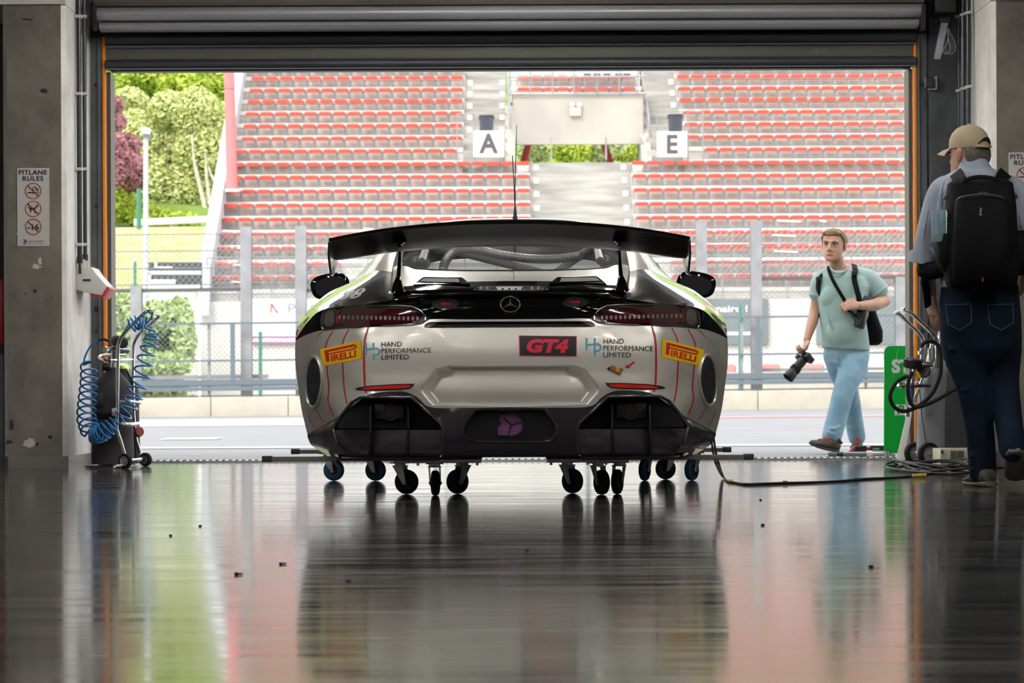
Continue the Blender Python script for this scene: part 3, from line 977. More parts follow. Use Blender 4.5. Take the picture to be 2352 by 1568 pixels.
# ------------------------------------------------------------------ grandstand
NR = 18
PYR = [634, 603, 567, 534, 500, 468, 436, 404, 374, 344, 315, 286, 258, 230, 204, 177, 152, 128]   # seat rows at px 1700
RY = [89 + .73 * i for i in range(NR)]
RZ = [W(1700, PYR[i], RY[i]).z for i in range(NR)]
def terrace(name, i0, i1, x0, x1, label, base=None):
    """a stepped concrete block carrying rows i0..i1"""
    prof = []
    zb_ = RZ[i0] - 1.0 if base is None else base
    prof.append((RY[i0] - .5, zb_))
    for i in range(i0, i1 + 1):
        prof.append((RY[i] - .42 if i > i0 else RY[i] - .5, RZ[i] - .36))
        prof.append((RY[i] + .31, RZ[i] - .36))
    prof.append((RY[i1] + .31, zb_))
    k = MB().prism(prof, x1 - x0, lambda a, b, d: Vector((x0 + d, a, b)))
    o = k.build(name, M_STEPR, smooth=0)
    k = MB()
    for i in range(i0, i1 + 1):             # pale slab edges (nosings) of the steps
        y = RY[i] - (.42 if i > i0 else .5)
        k.box2((x0, y - .035, RZ[i] - .36 - .13), (x1, y + .01, RZ[i] - .356))
    n_ = k.build('step_nosing', M_STEPC, o, smooth=0)
    return struct(o, label)
XL, XLr, XLu, XRl, XRu = -9.45, .62, -1.62, 3.98, 5.8
terrace('terrace', 0, 8, XL + .1, XLr, 'lower left concrete terrace of the grandstand', 0.0)
terrace('terrace', 0, 8, XRl, 17, 'lower right concrete terrace of the grandstand', 0.0)
terrace('terrace', 9, 17, XL + .1, XLu, 'upper left concrete terrace of the grandstand', 3.0)
terrace('terrace', 9, 17, XRu, 17, 'upper right concrete terrace of the grandstand', 3.0)
# middle stairs (double steps) and side aisles
def stairs(x0, x1, i0, i1, label, sub=1, base=0.0):
    prof = [(RY[i0] - .5, base)]
    for i in range(i0, i1 + 1):
        for s in range(sub):
            f = s / sub
            z = lerp(RZ[i], RZ[min(i + 1, NR - 1)], f) - .44
            prof.append((RY[i] - .42 + .73 * f, z))
            prof.append((RY[i] - .42 + .73 * (f + 1 / sub), z))
    prof.append((RY[i1] + .31, base))
    k = MB().prism(prof, x1 - x0, lambda a, b, d: Vector((x0 + d, a, b)))
    return struct(k.build('stair_flight', M_STAIR, smooth=0), label)
stairs(XLr, XRl, 0, 9, 'wide concrete stairs in the middle of the grandstand', 1)
XA0, XA1 = -1.62, -.18
XE0, XE1 = 4.62, 5.8
stairs(XA0, XA1, 9, 17, 'concrete aisle stairs above the sign A', 1, 3.0)
stairs(XE0, XE1, 9, 17, 'concrete aisle stairs above the sign E', 1, 3.0)
# white step markers
mk = mat('step_marker', (0.86, 0.86, 0.86), .6)
def marker(x, i, lab):
    z = RZ[i] - .44
    o = MB().box((x, RY[i] - .435 if i else RY[i] - .51, z - .16), (.16, .02, .17)).build('step_marker', mk)
    tag(o, lab, 'step marker', 'white markers on the grandstand steps')
ordn = ['lowest', 'second', 'third', 'fourth', 'fifth', 'sixth', 'seventh', 'eighth', 'ninth']
for i in range(5, 10):
    marker(XLr + .22, i, 'white square step marker at left edge of the wide stairs, %s above the car roof' % ordn[i - 5])
    marker(XRl - .22, i, 'white square step marker at right edge of the wide stairs, %s above the car roof' % ordn[i - 5])
for i in range(12, 17):
    for x, nm in ((XA0 + .2, 'left edge of the aisle above sign A'), (XA1 - .12, 'right edge of the aisle above sign A'), (XE1 - .15, 'right edge of the aisle above sign E')):
        marker(x, i, 'white square step marker at %s, %s from below' % (nm, ordn[i - 12]))
# middle block: side cheeks, concrete wall, landing
M_WALLB = mat('beige_concrete_wall', (0.46, 0.43, 0.375), .8, col2=(.38, .355, .315), scale=.7, detail=8)
yw = 97.0
zt_, zb_ = W(1328, 216, yw).z, W(1328, 331, yw).z
xa, xb = W(1182, 300, yw).x, W(1474, 300, yw).x
struct(MB().box2((xa - .05, yw, zb_), (xb + .05, yw + .3, zt_)).build('stand_wall', M_WALLB), 'plain beige concrete wall in the middle of the grandstand')
for a, b, lab in ((1160, 1183, 'left'), (1473, 1496, 'right')):
    x0, x1 = W(a, 300, 96).x, W(b, 300, 96).x
    z1, z0 = W(1328, 224, 96).z, RZ[8] - .5
    k = MB().prism([(95.2, z0), (95.2, z0 + .55), (96.0, z0 + .9), (98.6, z1), (99.2, z1), (99.2, z0)], x1 - x0, lambda p, q, d: Vector((x0 + d, p, q)))
    struct(k.build('stand_cheek', M_WALLB, smooth=0), 'sloping concrete cheek wall, %s of the middle block' % lab)
struct(MB().box2((xa - .6, RY[9] - .3, RZ[8] - .9), (xb + .6, 104, RZ[9] - .435)).build('landing', M_STEPC), 'landing at the top of the wide stairs')
struct(MB().box2((xa - .1, 97.0, zt_ - .02), (xb + .1, 103.5, zt_ + .05)).build('upper_deck', M_STEPC), 'deck over the passage')
# terrace pieces behind the upper railing
terrace('terrace', 14, 17, xa - .2, xb + .1, 'upper middle terrace behind the railing', zt_)
# posts and braces in the passage opening
for px, lab in ((1266, 'grey post in the passage opening, left'), (1392, 'grey post in the passage opening, right'), (1473, 'grey post at the right end of the passage opening')):
    q0, q1 = W(px, 367, 96.5), W(px, 316, 96.5)
    tag(MB().box2((q0.x - .03, 96.47, q0.z), (q0.x + .03, 96.53, q1.z)).build('opening_post', M_GALV), lab, 'post')
M_REDST = mat('red_steel', (0.62, 0.10, 0.09), .5)
for (p0, p1, lab) in (((1186, 440), (1214, 330), 'dark red steel brace behind the passage opening, left'), ((1424, 436), (1386, 328), 'dark red steel brace behind the passage opening, right')):
    tag(MB().tube([W(*p0, 101), W(*p1, 101)], .13, 12).build('steel_brace', M_REDST), lab, 'brace')
# twin lamp box on the wall
t = thing('emergency_light', W(1322, 266, yw), 'cream emergency light with two round heads on the beige wall', 'lamp')
q = W(1321.5, 257, yw - .08)
MB().box(q, (.38, .16, .28)).build('battery_box', mat('cream_box', (.62, .56, .38), .5), t, bevel=.02)
for dx in (-.11, .13):
    k = MB().lathe([(0, -.05), (.07, -.05), (.085, .03), (.0, .04)], q + Vector((dx, -.05, .24)), (0, -1, 0), 14)
    k.build('lamp_head', mat('silver_head', (.6, .6, .6), .3, .5), t)
# railing across the upper deck
t = thing('deck_railing', W(1320, 217, 96.9), 'galvanised railing on top of the beige wall', 'railing')
zt2 = W(1320, 178, 96.9).z
for py in (177, 216):
    z = W(1320, py, 96.9).z
    MB().tube([Vector((xa - .2, 96.9, z)), Vector((xb + .15, 96.9, z))], .03, 8).build('rail', M_GALV, t)
for px in (1172, 1218, 1269, 1319, 1371, 1422, 1465):
    q = W(px, 200, 96.9)
    MB().cyl((q.x, 96.9, W(1320, 217, 96.9).z), (q.x, 96.9, W(1320, 150, 96.9).z), .025, n=8).build('upright', M_GALV, t)
k = MB()
for j in range(26):
    x = lerp(W(1322, 200, 96.9).x, W(1465, 200, 96.9).x, j / 25)
    k.tube([Vector((x, 96.92, zt_)), Vector((x, 96.92, zt2))], .008, 3, caps=False)
for j in range(8):
    z = lerp(zt_, zt2, j / 7)
    k.tube([Vector((W(1322, 200, 96.9).x, 96.92, z)), Vector((W(1465, 200, 96.9).x, 96.92, z))], .008, 3, caps=False)
k.build('mesh_panel', M_DARKR, t, smooth=0, fix=False)
# light grey equipment trough above
q0, q1 = W(1326, 174, 97.6), W(1463, 163, 97.6)
t = thing('equipment_tray', (q0.x, 97.6, q0.z), 'pale tray with dark openings above the deck railing', 'tray')
MB().box2((q0.x, 97.5, q0.z), (q1.x, 97.9, q1.z + .3)).build('tray_body', mat('pale_tray', (.6, .61, .6), .5), t, bevel=.03)
for px in (1349, 1371, 1394, 1421, 1440):
    a = W(px, 171, 97.49)
    MB().box(a, (.24, .02, .07)).build('slot', M_DARKR, t)
# sloping handrails of the aisles
for px0, py0, px1, py1, lab in ((1475, 166, 1492, 282, 'right'), (1166, 160, 1172, 262, 'left')):
    t = thing('aisle_handrail', W(px1, py1, 96), 'galvanised handrail along the cheek wall, %s of the middle block' % lab, 'handrail')
    a, b = W(px0, py0, 99), W(px1, py1, 96)
    MB().tube([a, b, b + Vector((0, 0, -.5))], .035, 8).build('rail', M_GALV, t)
    for f in (.2, .5, .8):
        p = a.lerp(b, f)
        MB().tube([p, p - Vector((0, 0, .7))], .025, 6).build('upright', M_GALV, t)
# letter signs A and E with the dark bins behind
for (ch, px0, px1, py0, py1, bx0, bx1, by0, lab) in (('A', 1087.5, 1157, 300, 360, 1101, 1134, 264, 'left'), ('E', 1509.5, 1578, 302, 360, 1533, 1569, 262, 'right')):
    yy = 94.6
    f = lambda u, v, px0=px0, px1=px1, py0=py0, py1=py1: W(lerp(px0, px1, u), lerp(py1, py0, v), yy)
    t = thing('block_sign', f(.5, 0), 'white square sign with grey letter %s on the grandstand, %s of the beige wall' % (ch, lab), 'sign')
    c = [f(0, 0), f(1, 0), f(1, 1), f(0, 1)]
    MB().hexa(c + [p + Vector((0, .06, 0)) for p in c]).build('board', mat('bright_white', (.85, .85, .85), .5), t)
    k = MB(); put_text(k, ch, lambda u, v: f(u, v) + Vector((0, -.012, 0)), (.18, .13, .82, .9) if ch == 'A' else (.32, .12, .69, .88), .035)
    k.build('letter', mat('grey_letter', (.09, .09, .095), .6), t, smooth=0)
    q0, q1 = W(bx0, 300, 94.9), W(bx1, by0 + 8, 94.9)
    tb = thing('rubbish_bin', W((bx0 + bx1) / 2, 302, 94.9), 'dark mesh rubbish bin standing above the sign %s' % ch, 'bin')
    mbn = mat('dark_blue_mesh', (.055, .065, .085), .6)
    k = MB().loft([(((q0.x + q1.x) / 2, 94.9, q0.z - .3), (.2, 0, 0), (0, .2, 0)), (((q0.x + q1.x) / 2, 94.9, q1.z), (.24, 0, 0), (0, .22, 0))], 16)
    k.build('mesh_basket', mbn, tb)
    k = MB()
    for j in range(9):
        x = lerp(-.22, .22, j / 8)
        k.tube([Vector(((q0.x + q1.x) / 2 + x, 94.66, q0.z)), Vector(((q0.x + q1.x) / 2 + x, 94.66, q1.z))], .009, 3, caps=False)
    for j in range(8):
        z = lerp(q0.z, q1.z, j / 7)
        k.tube([Vector(((q0.x + q1.x) / 2 - .22, 94.66, z)), Vector(((q0.x + q1.x) / 2 + .22, 94.66, z))], .009, 3, caps=False)
    k.build('wire_grid', mat('grid_wire', (.10, .115, .14), .5, .4), tb, smooth=0, fix=False)
    k = MB().loft([(((q0.x + q1.x) / 2, 94.9, q1.z - .02), (.27, 0, 0), (0, .25, 0)), (((q0.x + q1.x) / 2, 94.9, q1.z + .1), (.25, 0, 0), (0, .24, 0))], 16)
    k.build('rim', mat('bin_rim', (.02, .035, .07) if ch == 'E' else (.02, .02, .025), .5), tb)
# barrier railings beside the aisles
for (pa, pb, pt, pbm, lab) in ((1050, 1090, 262, 362, 'left of the sign A'), (1510, 1614, 256, 362, 'behind the sign E')):
    t = thing('aisle_barrier', W((pa + pb) / 2, pbm, 94.8), 'thin galvanised barrier on the grandstand %s' % lab, 'railing')
    for px in ((pa, pb) if pb - pa < 60 else (pa, 1580, pb)):
        MB().tube([W(px, pbm + 12, 94.75), W(px, pt, 94.75)], .025, 6).build('upright', M_GALV, t)
    MB().tube([W(pa, pt, 94.75), W(pb, pt, 94.75)], .025, 6).build('rail', M_GALV, t)

# seats ------------------------------------------------------------
M_SEAT = mat('red_seat', (0.56, 0.085, 0.06), 0.6, spec=.3)
M_FRAME = mat('seat_frame', (0.36, 0.37, 0.37), 0.5, 0.3)
def seat_shell(k, q=Vector((0, 0, 0))):
    # rounded flip seat seen from the track: thick front roll and pan
    k.loft([(q + Vector((0, -.19, -.005)), (.185, 0, 0), (0, 0, .035)), (q + Vector((0, -.185, 0)), (.207, 0, 0), (0, 0, .068)),
            (q + Vector((0, -.12, .005)), (.21, 0, 0), (0, 0, .066)), (q + Vector((0, .14, .0)), (.20, 0, 0), (0, 0, .025)), (q + Vector((0, .18, .02)), (.19, 0, 0), (0, 0, .02))], 16, 5)
def seat_frame(k, q=Vector((0, 0, 0))):
    for s in (-1, 1):
        k.tube([q + Vector((s * .215, -.1, .03)), q + Vector((s * .205, -.08, -.24)), q + Vector((s * .16, -.07, -.30))], .011, 4)
        k.tube([q + Vector((s * .226, -.02, .06)), q + Vector((s * .226, -.0, -.36))], .015, 4)
    k.tube([q + Vector((-.16, -.07, -.30)), q + Vector((.16, -.07, -.30))], .011, 4)
proto = None
extra = []
n_ind = 0
row_w = ['lowest', 'second', 'third', 'fourth', 'fifth', 'sixth', 'seventh', 'eighth', 'ninth', 'tenth', 'eleventh', 'twelfth', 'thirteenth', 'fourteenth', 'fifteenth', 'sixteenth', 'top']
def num(i):
    ones = ['', 'first', 'second', 'third', 'fourth', 'fifth', 'sixth', 'seventh', 'eighth', 'ninth', 'tenth', 'eleventh', 'twelfth', 'thirteenth', 'fourteenth', 'fifteenth', 'sixteenth', 'seventeenth', 'eighteenth', 'nineteenth']
    if i < 20: return ones[i]
    if i % 10 == 0: return {20: 'twentieth', 30: 'thirtieth'}[i]
    return {2: 'twenty', 3: 'thirty'}[i // 10] + ' ' + ones[i % 10]
SEATS = []
for i in range(NR - 1):
    y, z = RY[i], RZ[i]
    limR = W(2100, PYR[i], y).x
    if i <= 8: r0, l1 = XRl + .26, XLr - .22
    elif i == 9: r0, l1 = 6.72, XLu - .45
    else: r0, l1 = XRu + .25 + (.1 if i < 13 else 0), XLu - .26
    x, j = r0, 1
    while x < limR:
        SEATS.append((x, y, z, i, 'right', j)); x += .5; j += 1
    x, j = l1, 1
    lft = XL + .22 - (.28 if i < 3 else 0)
    while x > lft:
        SEATS.append((x, y, z, i, 'left', j)); x -= .5; j += 1
for i in (14, 15):
    for j in range(9):
        SEATS.append((W(1186, 200, RY[i]).x + .25 + j * .46, RY[i], RZ[i], i, 'middle', j + 1))
def hidden(s):
    """wholly behind the car from the camera"""
    x, y, z = s[:3]
    px = CX + x / y * F; py = CY - (z - EYE) / y * F
    if 735 < px < 1615 and py > 640: return True
    if 800 < px < 1550 and py > 575: return True
    if 930 < px < 1420 and py > 525: return True
    if 1130 < px < 1225 and py > 508: return True
    return False
for s in SEATS:
    x, y, z, i, side, j = s
    if hidden(s):
        continue
    if n_ind >= 300:
        extra.append(s)
        continue
    n_ind += 1
    if proto is None:
        k = MB(); seat_shell(k); proto = k.build('grandstand_seat', M_SEAT, smooth=60)
        k = MB(); seat_frame(k); k.build('seat_frame', M_FRAME, proto, smooth=60)
        o = proto
    else:
        o = copy_tree(proto)
    o.location = (x, y, z)
    ref = {'right': 'right of the stairs', 'left': 'left of the stairs', 'middle': 'behind the deck railing'}[side]
    if i > 8 and side != 'middle':
        ref = 'right of aisle E' if side == 'right' else 'left of aisle A'
    tag(o, 'red grandstand seat, %s row from the bottom, %s seat %s' % (row_w[i], num(j), ref), 'seat', 'red seats of the grandstand')
k = MB()
for s in extra: seat_shell(k, Vector(s[:3]))
kf = MB()
for s in extra: seat_frame(kf, Vector(s[:3]))
o = k.build('upper_grandstand_seats', M_SEAT, smooth=60, fix=False)
tag(o, 'upper rows of red seats in the grandstand', 'seats', None, 'stuff')
f_ = kf.build('seat_frames', M_FRAME, o, smooth=0, fix=False); f_['kind'] = 'stuff'

# white stringer wall at the left end, red column, front wall
sw = mat('white_stringer', (.50, .52, .56), .6, var=.1, scale=1.5)
pr = [(RY[0] - 1.2, RZ[0] - 1.2), (RY[0] - .9, RZ[0] + .25), (RY[16] + .3, RZ[16] + .75), (RY[16] + .3, RZ[16] - 1.2)]
k = MB().prism(pr, .42, lambda a, b, d: Vector((XL - .25 + d * .86, a, b)))
struct(k.build('stand_side_wall', sw, smooth=0), 'white sloping side wall at the left end of the grandstand')
q0, q1 = W(533, 437, 92.5), W(526, 150, 92.5)
t = thing('red_column', q0, 'thick pale red steel column at the left end of the grandstand', 'column')
MB().cyl(q0, q1 + (q1 - q0) * .3, .185, .165, 24).build('shaft', mat('pink_red_paint', (.66, .20, .20), .35), t)
MB().cyl(q0 + Vector((0, 0, -.05)), q0 + Vector((0, 0, .03)), .25, n=20).build('base_plate', M_WHITE, t)
a = q0.lerp(q1, .81)
MB().cyl(a - Vector((0, 0, .012)), a + Vector((0, 0, .012)), .178, n=24).build('joint_ring', M_DARKR, t)
struct(MB().box2((XL - .2, 88.2, 0), (17, 88.6, RZ[0] - .75)).build('stand_front_wall', M_WALLC), 'pale wall under the front row of the grandstand')
# front railing of the stand with its posts
t = thing('stand_front_railing', (0, 88.3, RZ[0] - .75), 'wire mesh railing along the front of the grandstand', 'railing')
zt_ = RZ[0] + .62
k = MB()
n_ = 0
x = XL
while x < 16:
    MB().tube([Vector((x, 88.3, RZ[0] - .76)), Vector((x, 88.3, zt_))], .022, 6).build('upright', M_GALV, t)
    x += 1.0
MB().tube([Vector((XL, 88.3, zt_)), Vector((16, 88.3, zt_))], .02, 6).build('rail', M_GALV, t)
k = MB()
z = RZ[0] - .7
while z < zt_:
    k.tube([Vector((XL, 88.31, z)), Vector((16, 88.31, z))], .005, 3, caps=False); z += .08
x = XL
while x < 16:
    k.tube([Vector((x, 88.31, RZ[0] - .74)), Vector((x, 88.31, zt_))], .005, 3, caps=False); x += .08
k.build('wire_mesh', M_GALV, t, smooth=0, fix=False)

# advertising boards on and below the stand wall
def board(name, px0, py0, px1, py1, Y, m, label, thick=.155):
    f = lambda u, v: W(lerp(px0, px1, u), lerp(py1, py0, v), Y)
    t = thing(name, f(.5, 0), label, 'banner')
    c = [f(0, 0), f(1, 0), f(1, 1), f(0, 1)]
    MB().hexa(c + [p + Vector((0, thick, 0)) for p in c]).build('panel', m, t, smooth=0)
    return t, (lambda u, v: f(u, v) + Vector((0, -.01, 0)))
M_BANW = mat('banner_white', (.82, .83, .84), .6)
M_BANG = mat('banner_grey', (.18, .21, .215), .6)
M_MAG = mat('banner_pink', (.75, .33, .55), .6)
t, f = board('banner', 578, 686, 1020, 772, 88.0, M_BANW, 'white banner with thin grey letters and a coloured slash, left of the car')
k = MB(); k.add([f(.094, .62), f(.104, .62), f(.112, .84), f(.098, .89)], [(0, 1, 2, 3)]); k.build('orange_stroke', mat('logo_orange', (.85, .25, .15), .6), t, smooth=0)
k = MB(); k.add([f(.098, .89), f(.112, .84), f(.142, .62), f(.128, .62)], [(0, 1, 2, 3)]); k.build('purple_stroke', mat('logo_purple', (.35, .1, .5), .6), t, smooth=0)
k = MB(); put_text(k, 'P I C', f, (.19, .62, .36, .88)); k.build('letters', mat('thin_grey_letters', (.3, .32, .36), .6), t, smooth=0)
t, f = board('banner', 578, 773, 760, 787, 88.04, M_MAG, 'pink and white strip banner under the white banner')
k = MB(); k.add([f(0, .25), f(1, .25), f(1, .7), f(.72, .62), (f(.6, .8)), f(.4, .6), f(.2, .75), f(0, .6)], [tuple(range(8))]); k.build('white_wave', M_BANW, t, smooth=0)
t, f = board('banner', 1560, 686, 1765, 790, 88.04, M_BANG, 'grey banner with white lettering right of the car')
k = MB(); put_text(k, 'partenaire !', f, (.12, .66, .765, .86), .02); k.build('letters', M_BANW, t, smooth=0)
k = MB(); k.add([f(.2, .2), f(.9, .2), f(.9, .27), f(.2, .27)], [(0, 1, 2, 3)]); k.build('white_bar', M_BANW, t, smooth=0)
t, f = board('banner', 1876, 680, 2064, 790, 88.04, M_BANG, 'grey banner behind the photographer')
# black sponsor structure at the left with white shapes
t, f = board('sponsor_board', 331, 602, 462, 664, 84, mat('charcoal_board', (.06, .063, .065), .6), 'dark sponsor board with white graphics above the hedge, left', .3)
k = MB()
for u0, v0, u1, v1 in ((.03, .55, 1, .68), (.03, 0, .12, .6), (.13, .2, .55, .36), (.13, -.02, .98, .18), (.18, .8, .23, .98), (.24, .75, .5, .84)):
    k.add([f(u0, v0), f(u1, v0), f(u1, v1), f(u0, v1)], [(0, 1, 2, 3)])
k.build('white_graphics', M_BANW, t, smooth=0)
t, f = board('sponsor_board', 331, 672, 448, 708, 84, M_BANW, 'white sponsor panel just under the dark board', .1)

# ------------------------------------------------------------------ banks, trees, lamp post
M_GRASS = mat('grass', (0.36, 0.39, 0.12), .9, col2=(.48, .43, .22), scale=1.1, detail=10, lo=.38, hi=.62)
M_HILL = mat('hill_ground', (0.22, 0.32, 0.05), .9, col2=(.12, .19, .03), scale=.5)
def hz(y): return 2.2 if y < 82 else lerp(2.2, 7.0, smooth((y - 82) / 32)) if y < 114 else lerp(7.0, 36, ((y - 114) / 110) ** 1.1)
rows = [[Vector((x, y, hz(y) + .35 * noise.noise((x * .1, y * .1, 0)))) for x in [lerp(-60, XL - .9, j / 24) for j in range(25)]] for y in [82 + 2 * i for i in range(16)]]
struct(MB().grid(rows).build('grass_bank', M_GRASS), 'yellow green grass bank left of the grandstand')
rows = [[Vector((x, y, hz(y) + noise.noise((x * .05, y * .05, 3)))) for x in [lerp(-80, 80, j / 40) for j in range(41)]] for y in [112 + 5 * i for i in range(30)]]
struct(MB().grid(rows).build('hillside', M_HILL), 'wooded hillside in the background')
struct(MB().box2((-40, 81, -.2), (XL - .3, 82.4, 2.2)).build('bank_wall', M_WALLC), 'low wall at the foot of the bank')
def leafmat(name, c, c2):
    return mat(name, c, .7, col2=c2, scale=.9, detail=4, spec=.2, lo=.35, hi=.7)
def foliage(blobs, n, size, seed):
    """leaf tufts scattered in blobs (centre, radii)"""
    rnd = random.Random(seed)
    k = MB()
    tot = sum(b[1][0] * b[1][2] for b in blobs)
    for c, r in blobs:
        for _ in range(max(6, int(n * r[0] * r[2] / tot))):
            d = Vector((rnd.gauss(0, 1), rnd.gauss(0, 1), rnd.gauss(0, 1)))
            d.normalize()
            q = rnd.random() ** .33
            p = Vector(c) + Vector((d.x * r[0], d.y * r[1], d.z * r[2])) * q
            a = Vector((rnd.gauss(0, 1), rnd.gauss(0, 1), rnd.gauss(0, 1))).normalized()
            b = a.orthogonal().normalized()
            s = size * (.6 + .8 * rnd.random())
            k.add([p + a * s, p + b * s * .55, p - a * s, p - b * s * .55], [(0, 1, 2, 3)])
    return k
def tree(name, px, py_base, Y, blobs_px, m, trunk_m, n, size, label, seed, trunks=None, cat='tree'):
    """blobs in pixels: (px,py,rx,ry)"""
    base = W(px, py_base, Y)
    t = thing(name, base, label, cat)
    s = mpp(Y)
    rnd = random.Random(seed)
    blobs = [(W(a, b, Y + rnd.uniform(-1.5, 1.5)), (rx * s, (rx + ry) / 2 * s, ry * s)) for a, b, rx, ry in blobs_px]
    foliage(blobs, n, size, seed).build('foliage', m, t, smooth=0, fix=False)
    k = MB()
    if trunks:
        for P, r in trunks:
            MB().tube([W(*p, Y - .6) for p in P], [lerp(r, r * .5, i / (len(P) - 1)) for i in range(len(P))], 7).build('trunk', trunk_m, t)
    return t
M_BARKL = mat('birch_bark', (.62, .56, .45), .8, var=.3, scale=6)
M_BARKD = mat('brown_bark', (.16, .09, .05), .8, var=.3, scale=6)
LG = leafmat('leaf_yellow_green', (.62, .65, .30), (.50, .55, .21))
MG = leafmat('leaf_green', (.50, .58, .09), (.30, .41, .05))
DG = leafmat('leaf_dark_green', (.07, .14, .012), (.02, .05, .008))
PU = leafmat('leaf_purple', (.50, .27, .27), (.28, .11, .14))
HG = leafmat('leaf_hedge', (.50, .58, .27), (.36, .46, .19))
tree('dark_tree', 290, 330, 150, [(275, 210, 60, 40), (350, 250, 70, 45), (430, 220, 60, 60), (470, 250, 60, 50)], DG, M_BARKD, 7000, .28, 'dark tree high on the hillside, upper left', 1, [([(340, 340), (333, 250), (333, 170)], .28)])
tree('hill_tree', 300, 300, 140, [(300, 230, 40, 40), (340, 180, 60, 25), (270, 200, 25, 45), (390, 170, 50, 30), (265, 290, 25, 50)], MG, M_BARKD, 5000, .2, 'bright green tree at the top left corner of the doorway', 2)
tree('hill_tree', 420, 260, 135, [(420, 200, 60, 35), (470, 190, 60, 40), (400, 225, 40, 25), (520, 200, 40, 50)], MG, M_BARKD, 7000, .2, 'bright green tree high behind the red column', 3)
tree('birch_tree', 350, 520, 126, [(330, 330, 50, 60), (350, 420, 60, 70), (310, 290, 40, 40), (380, 480, 70, 40), (390, 250, 50, 40), (400, 350, 50, 70), (300, 230, 40, 30)], LG, M_BARKL, 15000, .125, 'pale yellow green birch behind the lamp post', 4, [([(285, 520), (283, 440), (290, 300)], .12)])
tree('birch_tree', 450, 520, 124, [(450, 260, 60, 60), (470, 350, 75, 80), (440, 430, 70, 70), (500, 450, 50, 60), (520, 300, 40, 70)], LG, M_BARKL, 26000, .125, 'large pale birch beside the white side wall', 5, [([(476, 500), (462, 440), (448, 380), (440, 310)], .11), ([(482, 470), (474, 400), (470, 340)], .09), ([(497, 425), (485, 402), (478, 380)], .06)])
tree('purple_maple', 268, 520, 116, [(262, 240, 22, 18), (265, 280, 25, 22), (285, 335, 40, 30), (290, 390, 48, 42), (265, 370, 35, 60), (310, 420, 30, 20)], PU, M_BARKD, 9000, .12, 'purple leaved tree at the left edge of the doorway', 6)
tree('undergrowth_shrub', 300, 535, 118, [(300, 480, 60, 30), (270, 470, 40, 40), (400, 510, 60, 25), (350, 500, 60, 22)], MG, M_BARKD, 7000, .14, 'low green shrubs behind the white guard rail', 7, cat='shrub')
for j, (a, b_) in enumerate(((1230, 60), (1310, 55), (1380, 55), (1450, 60))):
    tree('bush', a, 372, 112, [(a, 345, 50, 28), (a + 20, 330, 40, 25)], MG if j % 2 else HG, M_BARKD, 4000, .13, 'green bush seen through the passage opening, %s from the left' % ['first', 'second', 'third', 'fourth'][j], 20 + j, cat='bush')
tree('hedge', 390, 880, 76, [(360, 780, 60, 70), (420, 780, 30, 80), (360, 840, 80, 30), (410, 720, 35, 40), (360, 730, 40, 40), (275, 760, 60, 90), (330, 800, 40, 70), (350, 890, 90, 30), (355, 925, 100, 30)], HG, M_BARKD, 9000, .11, 'green hedge behind the pit wall fence, left', 30, cat='hedge')
struct(MB().box2((-30, 78.7, -.1), (-8.7, 79.0, 2.3)).build('hedge_wall', M_WALLC), 'wall behind the hedge')
# guard rail on the bank
t = thing('guard_rail', W(390, 522, 112), 'white steel guard rail on the grass bank', 'guard rail')
a, b = W(307, 511, 112), W(484, 503, 112)
MB().hexa([a - Vector((0, 0, .14)), b - Vector((0, 0, .14)), b + Vector((0, 0, .14)), a + Vector((0, 0, .14))] + [p + Vector((0, .1, 0)) for p in (a - Vector((0, 0, .14)), b - Vector((0, 0, .14)), b + Vector((0, 0, .14)), a + Vector((0, 0, .14)))]).build('rail', M_WHITEO, t, bevel=.03)
for f_ in (.05, .5, .95):
    p = a.lerp(b, f_)
    MB().box2((p.x - .08, p.y + .1, p.z - .8), (p.x + .08, p.y + .22, p.z + .1)).build('post', M_GALV, t)
# lamp post
t = thing('lamp_post', W(335, 680, 81.5), 'slim white lamp post with a square head, left of the grandstand', 'lamp post')
MB().cyl(W(335, 764, 81.5), W(335, 314, 81.5), .085, .07, 14).build('pole', M_WHITEO, t)
q = W(335.5, 301, 81.4)
MB().box(q, (.23, .3, .17), Matrix.Rotation(R(8), 3, 'Y')).build('lamp_head', mat('lamp_glass', (.9, .9, .92), .2), t, bevel=.02)
MB().box(W(336, 312, 81.5), (.26, .32, .06)).build('lamp_bracket', M_GALV, t, bevel=.01)
# green fence posts on the bank
gp = mat('green_post', (.05, .22, .15), .5)
for px, p0, p1, Y, lab in ((319, 540, 433, 110, 'green fence post before the guard rail'), (310, 764, 600, 82, 'green fence post near the dark sponsor board'), (598, 945, 762, 70, 'green fence post seen through the railing left of the car'), (1700, 945, 700, 70, 'green fence post seen through the railing right of the car')):
    tag(MB().cyl(W(px, p0, Y), W(px, p1, Y), .045 if Y < 90 else .09, n=8).build('green_post', gp), lab, 'post')
k = MB()
